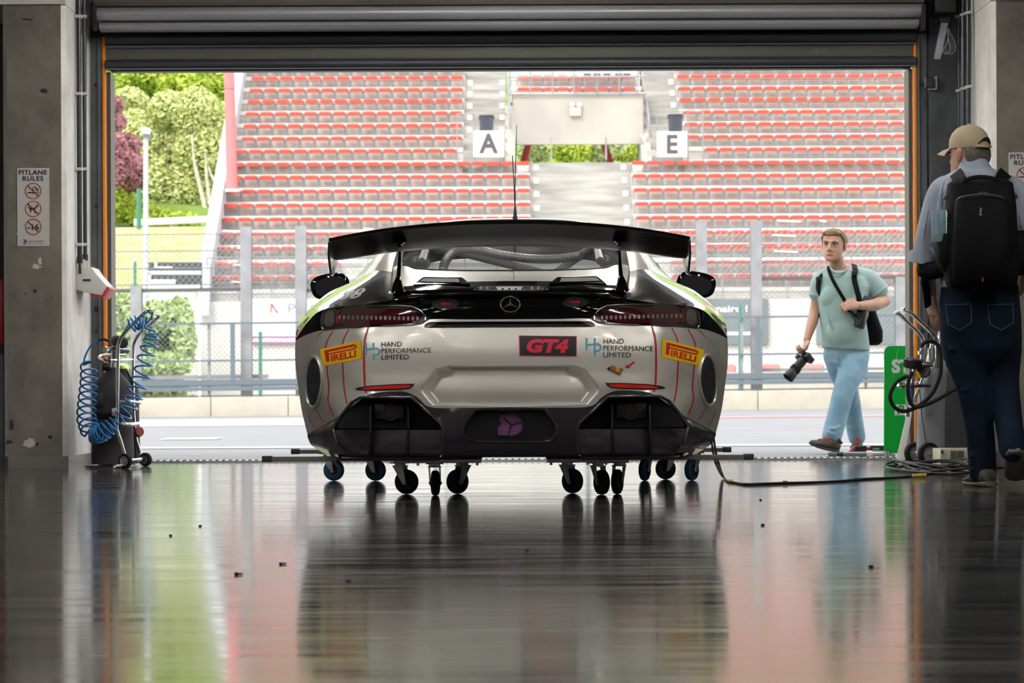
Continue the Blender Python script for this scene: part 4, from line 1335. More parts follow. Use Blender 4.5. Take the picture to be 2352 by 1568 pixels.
# ================================================================== the racing car, seen from behind
CY0 = 12.27
CARX = -0.002
def CP(dx, py, yl):
    Y = CY0 + yl
    return Vector((CARX + dx * Y / F, Y, EYE + (CY - py) * Y / F))
M_SILV = mat('silver_paint', (0.80, 0.775, 0.73), 0.37, 0.7, coat=.45, crough=.07)
M_GUN = mat('gunmetal_paint', (0.16, 0.15, 0.135), 0.22, 0.85, coat=1.0)
M_BLK = mat('gloss_black_paint', (0.0035, 0.0035, 0.004), 0.07, spec=.38)
M_CARB = mat('black_carbon', (0.022, 0.020, 0.027), 0.20, 0.0, coat=0.6)
M_CARBM = mat('satin_carbon', (0.010, 0.010, 0.013), 0.42, spec=.2)
M_CARB2 = mat('grey_carbon', (0.040, 0.037, 0.047), 0.24, spec=.5)
M_REDL = mat('red_pinstripe', (0.50, 0.015, 0.015), 0.35)
car = thing('race_car', (0, 13.17, 0), 'silver and black racing coupe with a large rear wing, raised on wheeled dollies', 'car')

def half_grid(ctrl, nu, nv, disp=None, mirror=True):
    """ctrl rows of (dx,py,yl), index aligned; bicubic grid of one half, mirrored"""
    rows = [crv(r, nu) for r in ctrl]
    cols = [crv([rows[i][j] for i in range(len(rows))], nv) for j in range(nu)]
    g = [[cols[j][i] for j in range(nu)] for i in range(nv)]
    out = []
    for r in g:
        line = []
        for p in r:
            q = Vector(p)
            if disp: q.z += disp(q.x, q.y)
            line.append(q)
        full = ([Vector((-q.x, q.y, q.z)) for q in reversed(line[1:])] + line) if mirror else line
        out.append([CP(q.x, q.y, q.z) for q in full])
    return out
ALLBODY = MB()
def panel(name, ctrl, m, nu=40, nv=24, disp=None, mirror=True, body=True, parent=None, solid=0):
    if mirror and ctrl[0][0][0] > 1:          # a pair of panels, one on each side
        for s in (1, -1):
            g = half_grid([[(x * s, y, z) for x, y, z in r] for r in ctrl], nu, nv, None, False)
            if body: ALLBODY.grid(g)
            o = MB().grid(g).build(name, m, parent or car, smooth=40, weld=1e-5)
        return o
    g = half_grid(ctrl, nu, nv, disp, mirror)
    k = MB().grid(g)
    if body: ALLBODY.grid(g)
    return k.build(name, m, parent or car, smooth=40, weld=1e-5, solid=solid)

# --- silver bumper : control rows from the black/silver joint down to the diffuser edge
B0 = [(0, 733, .040), (100, 733, .042), (187, 732.5, .05), (280, 746, .11), (349, 750, .20), (427, 755, .42), (466, 765, .64), (496, 779, .90)]
B1 = [(0, 752, .018), (100, 752, .02), (195, 756, .03), (283, 765, .10), (355, 770, .19), (430, 778, .41), (469, 786, .63), (497, 800, .90)]
B2 = [(0, 800, .0), (100, 800, .004), (200, 802, .02), (285, 806, .075), (355, 812, .17), (430, 820, .38), (470, 828, .61), (496, 842, .90)]
B3 = [(0, 850, .0), (100, 850, .004), (200, 852, .02), (285, 856, .075), (352, 860, .16), (424, 866, .36), (463, 874, .60), (490, 888, .90)]
B4 = [(0, 895, .004), (100, 896, .008), (198, 890, .02), (282, 889, .07), (345, 893, .15), (415, 906, .35), (455, 922, .59), (482, 942, .90)]
B5 = [(0, 935, .02), (100, 936, .022), (186, 933, .03), (225, 902.5, .045), (317, 902.5, .10), (385, 948, .26), (420, 968, .45), (469, 996, .80)]
LIC = [(0, 840), (148, 840), (172, 847), (207, 893), (204, 901), (180, 929), (0, 934)]
def seg_d(x, y, a, b):
    vx, vy = b[0] - a[0], b[1] - a[1]
    t = max(0, min(1, ((x - a[0]) * vx + (y - a[1]) * vy) / (vx * vx + vy * vy)))
    return math.hypot(x - a[0] - t * vx, y - a[1] - t * vy)
def inside(x, y, P):
    c = False
    for i in range(len(P)):
        a, b = P[i], P[i - 1]
        if (a[1] > y) != (b[1] > y) and x < (b[0] - a[0]) * (y - a[1]) / (b[1] - a[1]) + a[0]:
            c = not c
    return c
def lic_disp(x, y):
    x = abs(x)
    if not inside(x, y, LIC): return 0
    dt = seg_d(x, y, LIC[0], LIC[1]); ds = min(seg_d(x, y, LIC[2], LIC[3]), seg_d(x, y, LIC[3], LIC[4]), seg_d(x, y, LIC[1], LIC[2]))
    dl = seg_d(x, y, LIC[4], LIC[5])
    db = seg_d(x, y, LIC[5], LIC[6])
    k = min(smooth(dt / 9), smooth(ds / 25), smooth(dl / 19), smooth(db / 7))
    return .060 * k * lerp(1, .72, smooth((y - 842) / 90))
def bump_disp(x, y):
    a = abs(x)
    d = lic_disp(x, y)
    # slot under the lid edge
    if a < 196 and 738 < y < 752:
        d += .03 * smooth((y - 738) / 2) * smooth((752 - y) / 2) * smooth((196 - a - (y < 745) * (745 - y) * 1.5) / 8)
    # swelling under the lights and the concave sweep beside the vents
    d += .022 * math.exp(-((a - 400) / 38) ** 2) * math.exp(-((y - 875) / 36) ** 2)
    return d
bumper = panel('rear_bumper', [B0, B1, B2, B3, B4, B5], M_SILV, 190, 160, bump_disp)
# --- black boot lid with ducktail
T0 = [(0, 645, .16), (80, 646, .165), (160, 649, .18), (225, 655, .20), (255, 657, .23), (264, 658, .25)]
T1 = [(0, 660, .05), (80, 660.5, .055), (160, 662, .07), (225, 665, .09), (255, 668, .12), (266, 670, .15)]
T2 = [(0, 670, .018), (80, 670.5, .02), (160, 672, .035), (225, 675, .06), (257, 679, .09), (268, 682, .12)]
T3 = [(0, 676, .02), (80, 676.5, .022), (160, 678, .036), (225, 681, .06), (257, 685, .09), (269, 688, .12)]
panel('boot_lid_top', [T0, T1, T2, T3], M_BLK, 60, 22)
U0 = [(0, 676, .02), (100, 676.6, .024), (187, 679, .045), (262, 687, .10), (349, 699, .20), (430, 709, .42), (468, 738, .66), (496, 776, .90)]
U1 = [(0, 690, .055), (100, 690, .058), (187, 692, .07), (266, 700, .12), (349, 712, .20), (430, 722, .42), (468, 746, .655), (496, 777, .90)]
U2 = [(0, 712, .058), (100, 712, .06), (187, 714, .07), (272, 722, .12), (349, 731, .20), (430, 738, .42), (467, 756, .65), (496, 778, .90)]
panel('boot_lid', [U0, U1, U2, [(a, b, c + .004 if i < 3 else c) for i, (a, b, c) in enumerate(B0)]], M_BLK, 90, 40)
# --- haunches and C pillars
F0 = [(266, 688, .115), (300, 694, .15), (349, 699, .20), (430, 709, .42), (468, 738, .66), (496, 777, .90)]
F1 = [(269, 674, .20), (305, 675, .26), (355, 680, .38), (425, 694, .60), (462, 715, .78), (492, 748, .95)]
F2 = [(271, 655, .36), (300, 652, .44), (345, 656, .58), (398, 671, .80), (438, 689, .94), (474, 717, 1.05)]
F3 = [(272, 640, .52), (296, 636, .60), (325, 637, .72), (360, 648, .90), (392, 660, 1.02), (422, 671, 1.12)]
F4 = [(272, 624, .72), (292, 620, .80), (312, 621, .90), (332, 628, 1.02), (348, 636, 1.12), (368, 646, 1.22)]
F5 = [(268, 600, .95), (286, 596, 1.02), (300, 596, 1.10), (314, 601, 1.18), (326, 607, 1.26), (337, 615, 1.34)]
F6 = [(262, 575, 1.25), (276, 572, 1.30), (286, 572, 1.36), (294, 573, 1.42), (302, 575, 1.48), (308, 579, 1.54)]
F7 = [(246, 549, 1.75), (256, 547, 1.78), (264, 547, 1.82), (270, 548, 1.86), (276, 550, 1.9), (280, 553, 1.95)]
F8 = [(222, 529, 2.2), (230, 529, 2.22), (237, 530, 2.24), (243, 531, 2.27), (248, 533, 2.3), (252, 536, 2.32)]
panel('rear_wing_panel', [F0, F1, F2, F3, F4], M_GUN, 40, 50)
panel('roof_pillar', [F4, F5, F6, F7, F8], M_SILV, 24, 40)
# --- hatch : silver lower frame, dark border, glass, roof
H0 = [(0, 646, .17), (100, 646, .175), (180, 650, .19), (218, 654, .21), (250, 657, .24), (267, 660, .28)]
H1 = [(0, 634, .31), (100, 634, .315), (180, 635, .34), (218, 635, .38), (250, 634, .46), (270, 632, .58)]
H2 = [(0, 622, .47), (100, 621.5, .475), (180, 619, .52), (218, 616, .58), (248, 607, .70), (271, 612, .84)]
H3 = [(0, 606, .70), (100, 605, .71), (180, 603, .75), (218, 600, .81), (250, 590, .95), (269, 594, 1.02)]
H4 = [(0, 584, 1.02), (97, 583, 1.03), (174, 581, 1.07), (212, 578, 1.12), (246, 573, 1.22), (264, 574, 1.26)]
H5 = [(0, 556, 1.42), (94, 555.5, 1.43), (170, 554, 1.47), (206, 553, 1.52), (238, 549, 1.6), (254, 548, 1.64)]
H6 = [(0, 530, 1.82), (92, 530, 1.83), (160, 531, 1.86), (196, 532, 1.9), (224, 534, 1.95), (240, 538, 1.98)]
H7 = [(0, 511, 2.2), (90, 512, 2.2), (150, 515, 2.2), (185, 521, 2.2), (208, 526, 2.2), (222, 530, 2.2)]
H8 = [(0, 501, 2.5), (90, 502.5, 2.5), (150, 507, 2.5), (185, 516, 2.5), (205, 523, 2.5), (218, 529, 2.5)]
H9 = [(0, 534, 2.9), (90, 536, 2.9), (150, 541, 2.9), (180, 547, 2.9), (200, 552, 2.9), (212, 556, 2.9)]
H10 = [(0, 588, 3.15), (90, 589, 3.15), (150, 592, 3.15), (180, 596, 3.15), (198, 600, 3.15), (208, 603, 3.15)]
panel('hatch_lower_frame', [H0, H1, H2], M_SILV, 60, 24)
roofp = panel('roof_panel', [H6, H7, H8, H9, H10], M_BLK, 50, 24)
def sub(rows, a, b):
    return [r[a:b] for r in rows]
hl_ = [[(x, y + 4, z) for x, y, z in r] for r in (H6, H7, H8, H9, H10)]
panel('headliner', hl_, mat('headliner_black', (.012, .012, .013), .95, spec=.05), 50, 24, body=False)
GL = [H2, H3, H4, H5, H6]
def band(name, rows, a, b, m):
    for s in (1, -1):
        k = MB()
        rr = [[(p[0] * s, p[1], p[2]) for p in r[a:b]] for r in rows]
        g = [[CP(*p) for p in crv(r, 10)] for r in [[q for q in row] for row in rr]]
        cols = [crv([CPi for CPi in [g[i][j] for i in range(len(g))]], 30) for j in range(10)]
        k.grid([[cols[j][i] for j in range(10)] for i in range(30)])
        ALLBODY.grid([[cols[j][i] for j in range(10)] for i in range(30)])
        k.build(name, m, car, smooth=40)
band('hatch_border', GL, 3, 5, mat('glass_border', (.008, .008, .009), .06, coat=1))
band('hatch_side_frame', GL, 4, 6, M_GUN)
M_GLASS = mat('tinted_glass', (0.75, 0.78, 0.78), 0.0, trans=1.0, ior=1.12, spec=0.5)
def glass_mat():
    m = bpy.data.materials.new('car_glass')
    m.use_nodes = True
    n, L = m.node_tree.nodes, m.node_tree.links
    n.clear()
    out = n.new('ShaderNodeOutputMaterial')
    tr = n.new('ShaderNodeBsdfTransparent'); tr.inputs[0].default_value = (.80, .82, .82, 1)
    gl = n.new('ShaderNodeBsdfGlossy'); gl.inputs['Roughness'].default_value = .015
    lw = n.new('ShaderNodeLayerWeight'); lw.inputs[0].default_value = .5
    pw = n.new('ShaderNodeMath'); pw.operation = 'POWER'; pw.inputs[1].default_value = 5
    L.new(lw.outputs['Facing'], pw.inputs[0])
    fr = n.new('ShaderNodeMath'); fr.operation = 'MULTIPLY_ADD'; fr.inputs[1].default_value = .9; fr.inputs[2].default_value = .05
    L.new(pw.outputs[0], fr.inputs[0])
    mx = n.new('ShaderNodeMixShader')
    L.new(fr.outputs[0], mx.inputs[0]); L.new(tr.outputs[0], mx.inputs[1]); L.new(gl.outputs[0], mx.inputs[2])
    L.new(mx.outputs[0], out.inputs[0])
    return m
M_CGLASS = glass_mat()
panel('rear_window', sub(GL, 0, 4), M_CGLASS, 40, 40, body=False)
# thin bright trim on the lower glass edge
k = MB().tube([CP(dx, py - .6, yl - .004) for dx, py, yl in [(-x, y, z) for x, y, z in reversed(H2[1:5])] + H2[:5]], .004, 6)
k.build('window_seal', M_BLACKPL, car)

# --- side walls, door glass, nose (not seen from behind, but there)
def side_rows():
    st = [(.9, 1.0), (1.3, .985), (1.8, .965), (2.4, .96), (3.0, .97), (3.5, .975), (3.9, .95), (4.2, .84), (4.4, .6), (4.5, 0.02)]
    sil = [CP(496, 777, .90), CP(497, 800, .90), CP(496, 842, .90), CP(490, 888, .90), CP(482, 942, .90), CP(469, 996, .80)]
    out = []
    for p in sil:
        line = []
        for i, (yl, kx) in enumerate(st):
            drop = smooth((yl - 2.8) / 1.7) * .22 * ((p.z - .2) / .6)
            line.append(Vector((p.x * kx, CY0 + yl if i else p.y, p.z - drop)))
        out.append(line)
    return out
SR = side_rows()
k = MB(); k2 = MB()
for s in (1, -1):
    g = [[Vector((p.x * s, p.y, p.z)) for p in r] for r in SR]
    cols = [crv([g[i][j] for i in range(len(g))], 16) for j in range(len(g[0]))]
    gg = [crv([cols[j][i] for j in range(len(cols))], 40) for i in range(16)]
    k.grid(gg)
k.build('side_panel', M_SILV, car, smooth=50)
k = MB()      # front fenders, bonnet and belt line
edge = []
for j, yl in enumerate((.9, 1.3, 1.8, 2.4, 3.0, 3.5, 3.9, 4.2, 4.4, 4.5)):
    p = SR[0][j]
    inner = [(1.0, 0), (.93, .02), (.80, .035), (.5, .03), (0, .04)] if yl >= 2.9 else [(1.0, 0), (.96, .03), (.92, .05)] * 1
    if len(inner) == 3: inner = inner + [(.90, .052), (.885, .055)]
    edge.append([Vector((p.x * a, p.y, p.z + b * (1 if yl < 4 else .6))) for a, b in inner])
for s in (1, -1):
    k.grid([[Vector((p.x * s, p.y, p.z)) for p in r] for r in edge])
k.build('bonnet', M_BLK, car, smooth=60)
# windscreen, side windows, pillars
def mirror_quads(k, quads):
    for s in (1, -1):
        for q in quads:
            k.add([Vector((p.x * s, p.y, p.z)) for p in q], [tuple(range(len(q)))])
zroof = lambda dx, py, yl: CP(dx, py, yl)
Rf = CP(205, 602, 3.15)         # front roof corner
Rr = CP(250, 535, 2.3)
cw = Vector((.74, CY0 + 3.75, .985))
cwm = Vector((0, CY0 + 3.95, .985))
k = MB()
k.add([CP(0, 588, 3.15), Rf, cw, cwm], [(0, 1, 2, 3)])
k.add([Vector((-p.x, p.y, p.z)) for p in (CP(0, 588, 3.15), Rf, cw, cwm)], [(0, 1, 2, 3)])
k.build('windscreen', M_CGLASS, car, smooth=0)
k = MB()
belt = [CP(372, 648, 1.22), Vector((.865, CY0 + 1.9, .995)), Vector((.85, CY0 + 2.6, .99)), Vector((.80, CY0 + 3.3, .985))]
mirror_quads(k, [[CP(308, 579, 1.54), belt[0], belt[1], belt[2], Rf, Rr], [Rf, belt[2], belt[3], cw]])
k.build('side_window', M_CGLASS, car, smooth=0)
for s in (1, -1):
    k = MB()
    fl = lambda p: Vector((p.x * s, p.y, p.z))
    k.tube([fl(Rr), fl(Rf), fl(cw)], .03, 8)
    k.tube([fl(CP(302, 576, 1.55)), fl(Vector((.62, CY0 + 2.1, 1.24))), fl(Rf)], .022, 8)
    k.build('window_frame', M_BLACKPL, car)
# --- floor pan, inner firewall and cabin
M_CABIN = mat('cabin_black', (.02, .02, .022), .6)
k = MB().box2((-.80, CY0 + .25, .20), (.80, CY0 + 4.2, .235))
k.build('floor_pan', M_CABIN, car)
k = MB().box2((-.78, CY0 + .35, .235), (.78, CY0 + .40, .86)).box2((-.82, CY0 + 3.5, .235), (.82, CY0 + 3.55, .93)).box2((-.84, CY0 + 1.2, .235), (-.80, CY0 + 3.35, .93)).box2((.80, CY0 + 1.2, .235), (.84, CY0 + 3.35, .93))
k.build('bulkhead', M_CABIN, car)
k = MB().box2((-.8, CY0 + .5, .80), (.8, CY0 + 1.5, .83)); k.build('rear_shelf', M_CABIN, car)
cage = mat('cage_grey', (.30, .30, .29), .35, .3)
def cp3(a, b, y): return CP(a, b, y)
for P, r in (([CP(-215, 600, 2.0), CP(-190, 540, 2.0), CP(190, 540, 2.0), CP(215, 600, 2.0), Vector((.62, CY0 + 2.0, .5))], .022),
             ([Vector((-.58, CY0 + 2.0, .5)), CP(-215, 600, 2.0)], .022),
             ([CP(-195, 560, 1.7), CP(140, 645, 1.7)], .02), ([CP(195, 560, 1.72), CP(60, 655, 1.72)], .02),
             ([CP(-205, 600, .85), CP(-190, 555, 1.6), CP(-180, 535, 2.0)], .02), ([CP(205, 600, .85), CP(190, 555, 1.6), CP(180, 535, 2.0)], .02)):
    MB().tube(P, r, 10).build('roll_cage_tube', cage, car)
# ribbed air hose across the cabin
k = MB()
hp = crv([CP(-152, 650, 1.25), CP(-156, 610, 1.25), CP(-135, 580, 1.3), CP(-100, 571, 1.35), CP(-60, 577, 1.4), CP(-20, 586, 1.4), CP(40, 594, 1.4), CP(100, 595, 1.35), CP(160, 588, 1.3)], 110)
k.tube(hp, [(.023 if i % 2 else .020) for i in range(110)], 14)
k.build('ribbed_air_hose', mat('silver_hose', (.62, .60, .56), .35, .6), car, smooth=20)
k = MB()
for x in (-.38, .38):
    k.loft([((x, CY0 + 2.25, .45), (.25, 0, 0), (0, .12, 0)), ((x, CY0 + 2.15, .8), (.27, 0, 0), (0, .1, 0)), ((x, CY0 + 2.08, 1.02), (.17, 0, 0), (0, .08, 0))], 14, 3)
k.build('seat_shell', M_CABIN, car, smooth=60)

def fill(P, n=1):
    """dense triangulated fill of a polygon in pixel space"""
    bm = bmesh.new()
    vs = [bm.verts.new((x, y, 0)) for x, y in P]
    f = bm.faces.new(vs)
    bmesh.ops.triangulate(bm, faces=[f])
    for _ in range(n):
        es = [e for e in bm.edges if e.calc_length() > 9]
        if not es: break
        bmesh.ops.subdivide_edges(bm, edges=es, cuts=1, use_grid_fill=False)
        bmesh.ops.triangulate(bm, faces=bm.faces[:])
    bm.verts.index_update()
    out = [(v.co.x, v.co.y) for v in bm.verts], [tuple(v.index for v in f.verts) for f in bm.faces]
    bm.free()
    return out
# --- diffuser ------------------------------------------------------
D1 = [(0, 965, .03), (100, 965, .032), (186, 965, .035), (228, 950, .045), (318, 950, .09), (390, 972, .22), (426, 990, .44), (468, 1004, .80)]
D2 = [(0, 1010, .05), (100, 1010, .05), (180, 1010, .05), (235, 1010, .06), (318, 1010, .10), (388, 1015, .22), (425, 1022, .46), (458, 1022, .80)]
D3 = [(0, 1046, .09), (100, 1046, .09), (180, 1046, .09), (240, 1046, .10), (318, 1046, .13), (380, 1046, .25), (408, 1043, .46), (430, 1040, .78)]
D4 = [(0, 1049, .14), (100, 1049, .14), (180, 1049, .14), (240, 1049, .15), (318, 1049, .18), (380, 1049, .30), (404, 1047, .5), (424, 1045, .8)]
CHN = [(223, 914), (161, 974), (158, 998), (160, 1062), (392, 1062), (404, 983), (396, 968), (362, 926), (343, 916)]
CEN = [(0, 940), (70, 940), (84, 947), (108, 984), (98, 1003), (76, 1014), (0, 1015)]
def dif_disp(x, y):
    a = abs(x)
    d = 0
    if inside(a, y, CEN):
        e = min(seg_d(a, y, CEN[i], CEN[i + 1]) for i in range(6))
        d = .09 * smooth((e - 1) / 5)
    return d
def holed(name, ctrl, m, nu, nv, disp, hole):
    rows = [crv(r, nu) for r in ctrl]
    cols = [crv([rows[i][j] for i in range(len(rows))], nv) for j in range(nu)]
    g = []
    for i in range(nv):
        line = [Vector(cols[j][i]) for j in range(nu)]
        for q in line: q.z += disp(q.x, q.y)
        g.append([Vector((-q.x, q.y, q.z)) for q in reversed(line[1:])] + line)
    P = [[CP(q.x, q.y, q.z) for q in r] for r in g]
    ALLBODY.grid(P)
    w_ = len(g[0])
    fs = []
    for i in range(nv - 1):
        for j in range(w_ - 1):
            c = (g[i][j] + g[i + 1][j + 1]) / 2
            if not inside(abs(c.x), c.y, hole):
                fs.append((i * w_ + j, i * w_ + j + 1, (i + 1) * w_ + j + 1, (i + 1) * w_ + j))
    return MB().add([p for r in P for p in r], fs).build(name, m, car, smooth=40)
CHN = [(226, 911), (160, 972), (153, 990), (155, 1047), (392, 1047), (407, 982), (399, 966), (364, 922), (345, 911)]
dif = holed('diffuser', [B5, D1, D2, D3, D4], M_CARB, 190, 120, dif_disp, CHN)
# bright rim lines framing the channels
def cline(P, s, off=-.006):
    out = []
    for x, y in P:
        out.append(proj(CX - 1 + s * x, y, .004))
    return out
BVH = BVHTree.FromPolygons(ALLBODY.v, ALLBODY.f)
def body_hit(px, py):
    d = Vector(((px - 1175) / F, 1, (CY - py) / F)).normalized()
    return BVH.ray_cast(Vector((CARX, 0, EYE)), d, 20)
def proj(px, py, off=.002):
    """photo pixel (car frame, roll removed) on the car skin, lifted by off along the view"""
    h = body_hit(px, py)
    d = Vector(((px - 1175) / F, 1, (CY - py) / F)).normalized()
    if h[0] is None:
        return CP(px - 1175, py, .9)
    return h[0] - d * off
def pj(px, py, off=.002):
    """same for pixels read straight off the photo (roll still in)"""
    u, v = px - CX, CY - py
    return proj(CX + u * _c + v * _s, CY - (-u * _s + v * _c), off)
for s in (1, -1):
    # recessed channel: upper pocket and lower panel behind the opening
    def dens(P, n=60):
        L_ = [0]
        for p, q in zip(P, P[1:]): L_.append(L_[-1] + math.hypot(q[0] - p[0], q[1] - p[1]))
        out = []
        for i in range(n):
            t = L_[-1] * i / (n - 1)
            j = max(jj for jj in range(len(P) - 1) if L_[jj] <= t + 1e-9)
            f_ = (t - L_[j]) / (L_[j + 1] - L_[j])
            out.append((lerp(P[j][0], P[j + 1][0], f_), lerp(P[j][1], P[j + 1][1], f_)))
        return out
    up = dens([(153.6, 986), (160, 972), (226, 911), (345, 911), (364, 922), (399, 966), (405, 984)])
    lo_ = dens([(405, 984), (407, 982), (392, 1047)], 24)
    def surf(x, y, d): return proj(1175 + s * x, y, 0) + Vector((0, d, 0))
    k = MB()
    k.grid([[surf(x, y, -.001) for x, y in up], [surf(x * .985 + 4, lerp(y, 950, .03), .06) for x, y in up], [CP(s * (x * .95 + 14), lerp(y, 955, .08), .22) for x, y in up]])
    vs, fs = fill([(x * .95 + 14, lerp(y, 955, .08)) for x, y in up], 3)
    k.add([CP(s * x, y, .22) for x, y in vs], fs)
    k.grid([[CP(s * x, 985, .215) for x in range(158, 404, 12)], [CP(s * x, 986, .10) for x in range(158, 404, 12)]])
    k.build('channel_pocket', M_CARBM, dif, smooth=40)
    rows_ = []
    for i in range(10):
        t_ = i / 9
        y = lerp(986, 1048, t_)
        rows_.append([surf(lerp(153.5 + .5 * t_, lerp(405, 392, t_), j / 24), min(y, 1046), .022 * math.sin(PI * min(j, 24 - j) / 24 if 0 < j < 24 else 0) ** .3 if 0 < j < 24 else -.001) for j in range(25)])
    MB().grid(rows_).build('lower_panel', M_CARB2, dif, smooth=60)
    k = MB().tube([proj(1175 + s * x, y, .004) for x, y in dens([(155, 1047), (153, 990), (160, 972), (226, 911), (345, 911), (364, 922), (399, 966), (407, 982), (392, 1047)], 90)], .0062, 8)
    k.build('channel_rim', M_CARB, dif, smooth=60)
    k = MB().tube([proj(1175 + s * x, y, .009) for x, y in dens([(364, 922), (399, 966), (407, 982), (392, 1047)], 30)], .008, 8)
    k.build('outer_fin', M_CARB2, dif, smooth=60)
    for fx, b in ((-1, 234), (1, 321)):
        # vertical fins standing in the channel
        pa = [(932, .10), (985, .07), (1020, .075), (1049, .11)]
        rows = []
        for py, yl in pa:
            sh = 3 * smooth((py - 990) / 60)
            rows.append([CP(s * (b + sh * (1 if b > 300 else 1)), py, yl), CP(s * (b + sh), py, yl + .14)])
        k = MB()
        for wdt in (-.004, .004):
            k.grid([[p + Vector((wdt, 0, 0)) for p in r] for r in rows])
        k.tube([r[0] for r in rows], .0055, 8)
        k.build('diffuser_fin', M_CARBM, dif)
    # exhaust box and pipe
    x0, x1 = s * 243, s * 313
    a, b = CP(min(x0, x1), 961, .19), CP(max(x0, x1), 924, .19)
    k = MB().box2((a.x, a.y - .006, a.z), (b.x, b.y + .05, b.z))
    eb = k.build('exhaust_surround', M_BLACKPL, dif, bevel=.006)
    q = CP(s * 275, 946, .178)
    MB().lathe([(.030, .0), (.036, .0), (.036, -.05), (.029, -.05), (.029, 0)], q, (0, -1, 0), 28).build('exhaust_pipe', mat('dark_steel', (.06, .06, .065), .3, .9), eb)
    MB().cyl(q + Vector((0, .025, 0)), q + Vector((0, .03, 0)), .03, n=20).build('exhaust_bore', M_INK, eb)
    for (hx, hy) in ((-396 if s < 0 else 385, 1002), (-385 if s < 0 else 380, 1024), (168, 1000), (168, 1022)):
        P = [proj(1175 + s * abs(hx) + 8 * math.cos(t) * .5, hy + 2 * math.sin(t), .002) for t in [2 * PI * i / 12 for i in range(12)]]
        MB().add(P, [tuple(range(12))]).build('slot_hole', M_INK, dif, smooth=0)
# centre opening : mesh with a violet unit behind
k = MB()
pit = 4.6
x = -104
while x < 105:
    ys = [y for y in [940 + i * 1.0 for i in range(76)] if inside(abs(x), y, CEN)]
    if len(ys) > 3:
        k.tube([CP(x, ys[0] + 1, .072), CP(x, ys[-1] - 1, .085)], .0008, 3, caps=False)
    x += pit * .62
y = 943
while y < 1014:
    xs = [v for v in range(0, 110) if inside(v, y, CEN)]
    if xs:
        k.tube([CP(-xs[-1] + 1, y, .075), CP(xs[-1] - 1, y, .075)], .0008, 3, caps=False)
    y += pit * .62
k.build('mesh_screen', mat('mesh_black', (.02, .02, .022), .4), dif, smooth=0, fix=False)
VIO = mat('violet_plastic', (.75, .26, .80), .35)
q = CP(3, 976, .105)
vu = MB().lathe([(.0, 0), (.018, .004), (.02, .0), (.045, .0), (.05, -.01), (.05, -.03), (.0, -.03)], q, (0, -1, 0), 24).build('violet_unit', VIO, dif)
MB().box(q + Vector((-.03, .012, .03)), (.045, .03, .035)).box(q + Vector((-.035, .012, -.025)), (.05, .03, .04)).build('unit_bracket', VIO, vu, bevel=.006)
k = MB()
for a in (.3, 2.4, 4.4):
    k.tube([q + Vector((0, -.008, 0)), q + Vector((.046 * math.cos(a), -.006, .046 * math.sin(a)))], .003, 6)
k.build('unit_spoke', M_INK, vu)
# frame of the centre opening
P = [(x, y) for x, y in CEN[1:]]
loop = [(-x, y) for x, y in reversed(P[:-1])] + [(x, y) for x, y in P[:-1]]
k = MB().tube(crv([proj(1175 + x, y, .003) for x, y in loop] + [proj(1175 + loop[0][0], loop[0][1], .003)], 80), .0035, 6)
k.build('opening_rim', M_CARB, dif)

# --- tail lights ------------------------------------------------------
TL = [(186.5, 732), (205, 711), (223, 702.5), (245, 700.5), (269, 700), (330, 700), (395, 702), (420, 707), (430, 714), (434, 730), (434.5, 749), (431, 754.5), (424, 755), (349, 750), (280, 746.5), (223, 743), (203, 740)]
def decal(k, P, off=.0025, n=4, raw=True):
    vs, fs = fill(P, n)
    f = pj if raw else proj
    k.add([f(x, y, off) for x, y in vs], fs)
def shrink(P, c, k):
    return [(c[0] + (x - c[0]) * k[0], c[1] + (y - c[1]) * k[1]) for x, y in P]
def roundpoly(P, n=4):
    out = []
    for _ in range(2):
        out = []
        for i in range(len(P)):
            a, b = P[i], P[(i + 1) % len(P)]
            out += [(a[0] * .75 + b[0] * .25, a[1] * .75 + b[1] * .25), (a[0] * .25 + b[0] * .75, a[1] * .25 + b[1] * .75)]
        P = out
    return P
M_LENSD = mat('light_housing_dark', (.010, .006, .007), .12, coat=1)
M_LENSR = mat('dark_red_lens', (.050, .004, .009), .08, coat=.5)
M_LENSC = mat('smoked_clear_lens', (.10, .075, .085), .08, coat=.6)
M_LED = mat('led_grey', (.20, .18, .17), .25, .2)
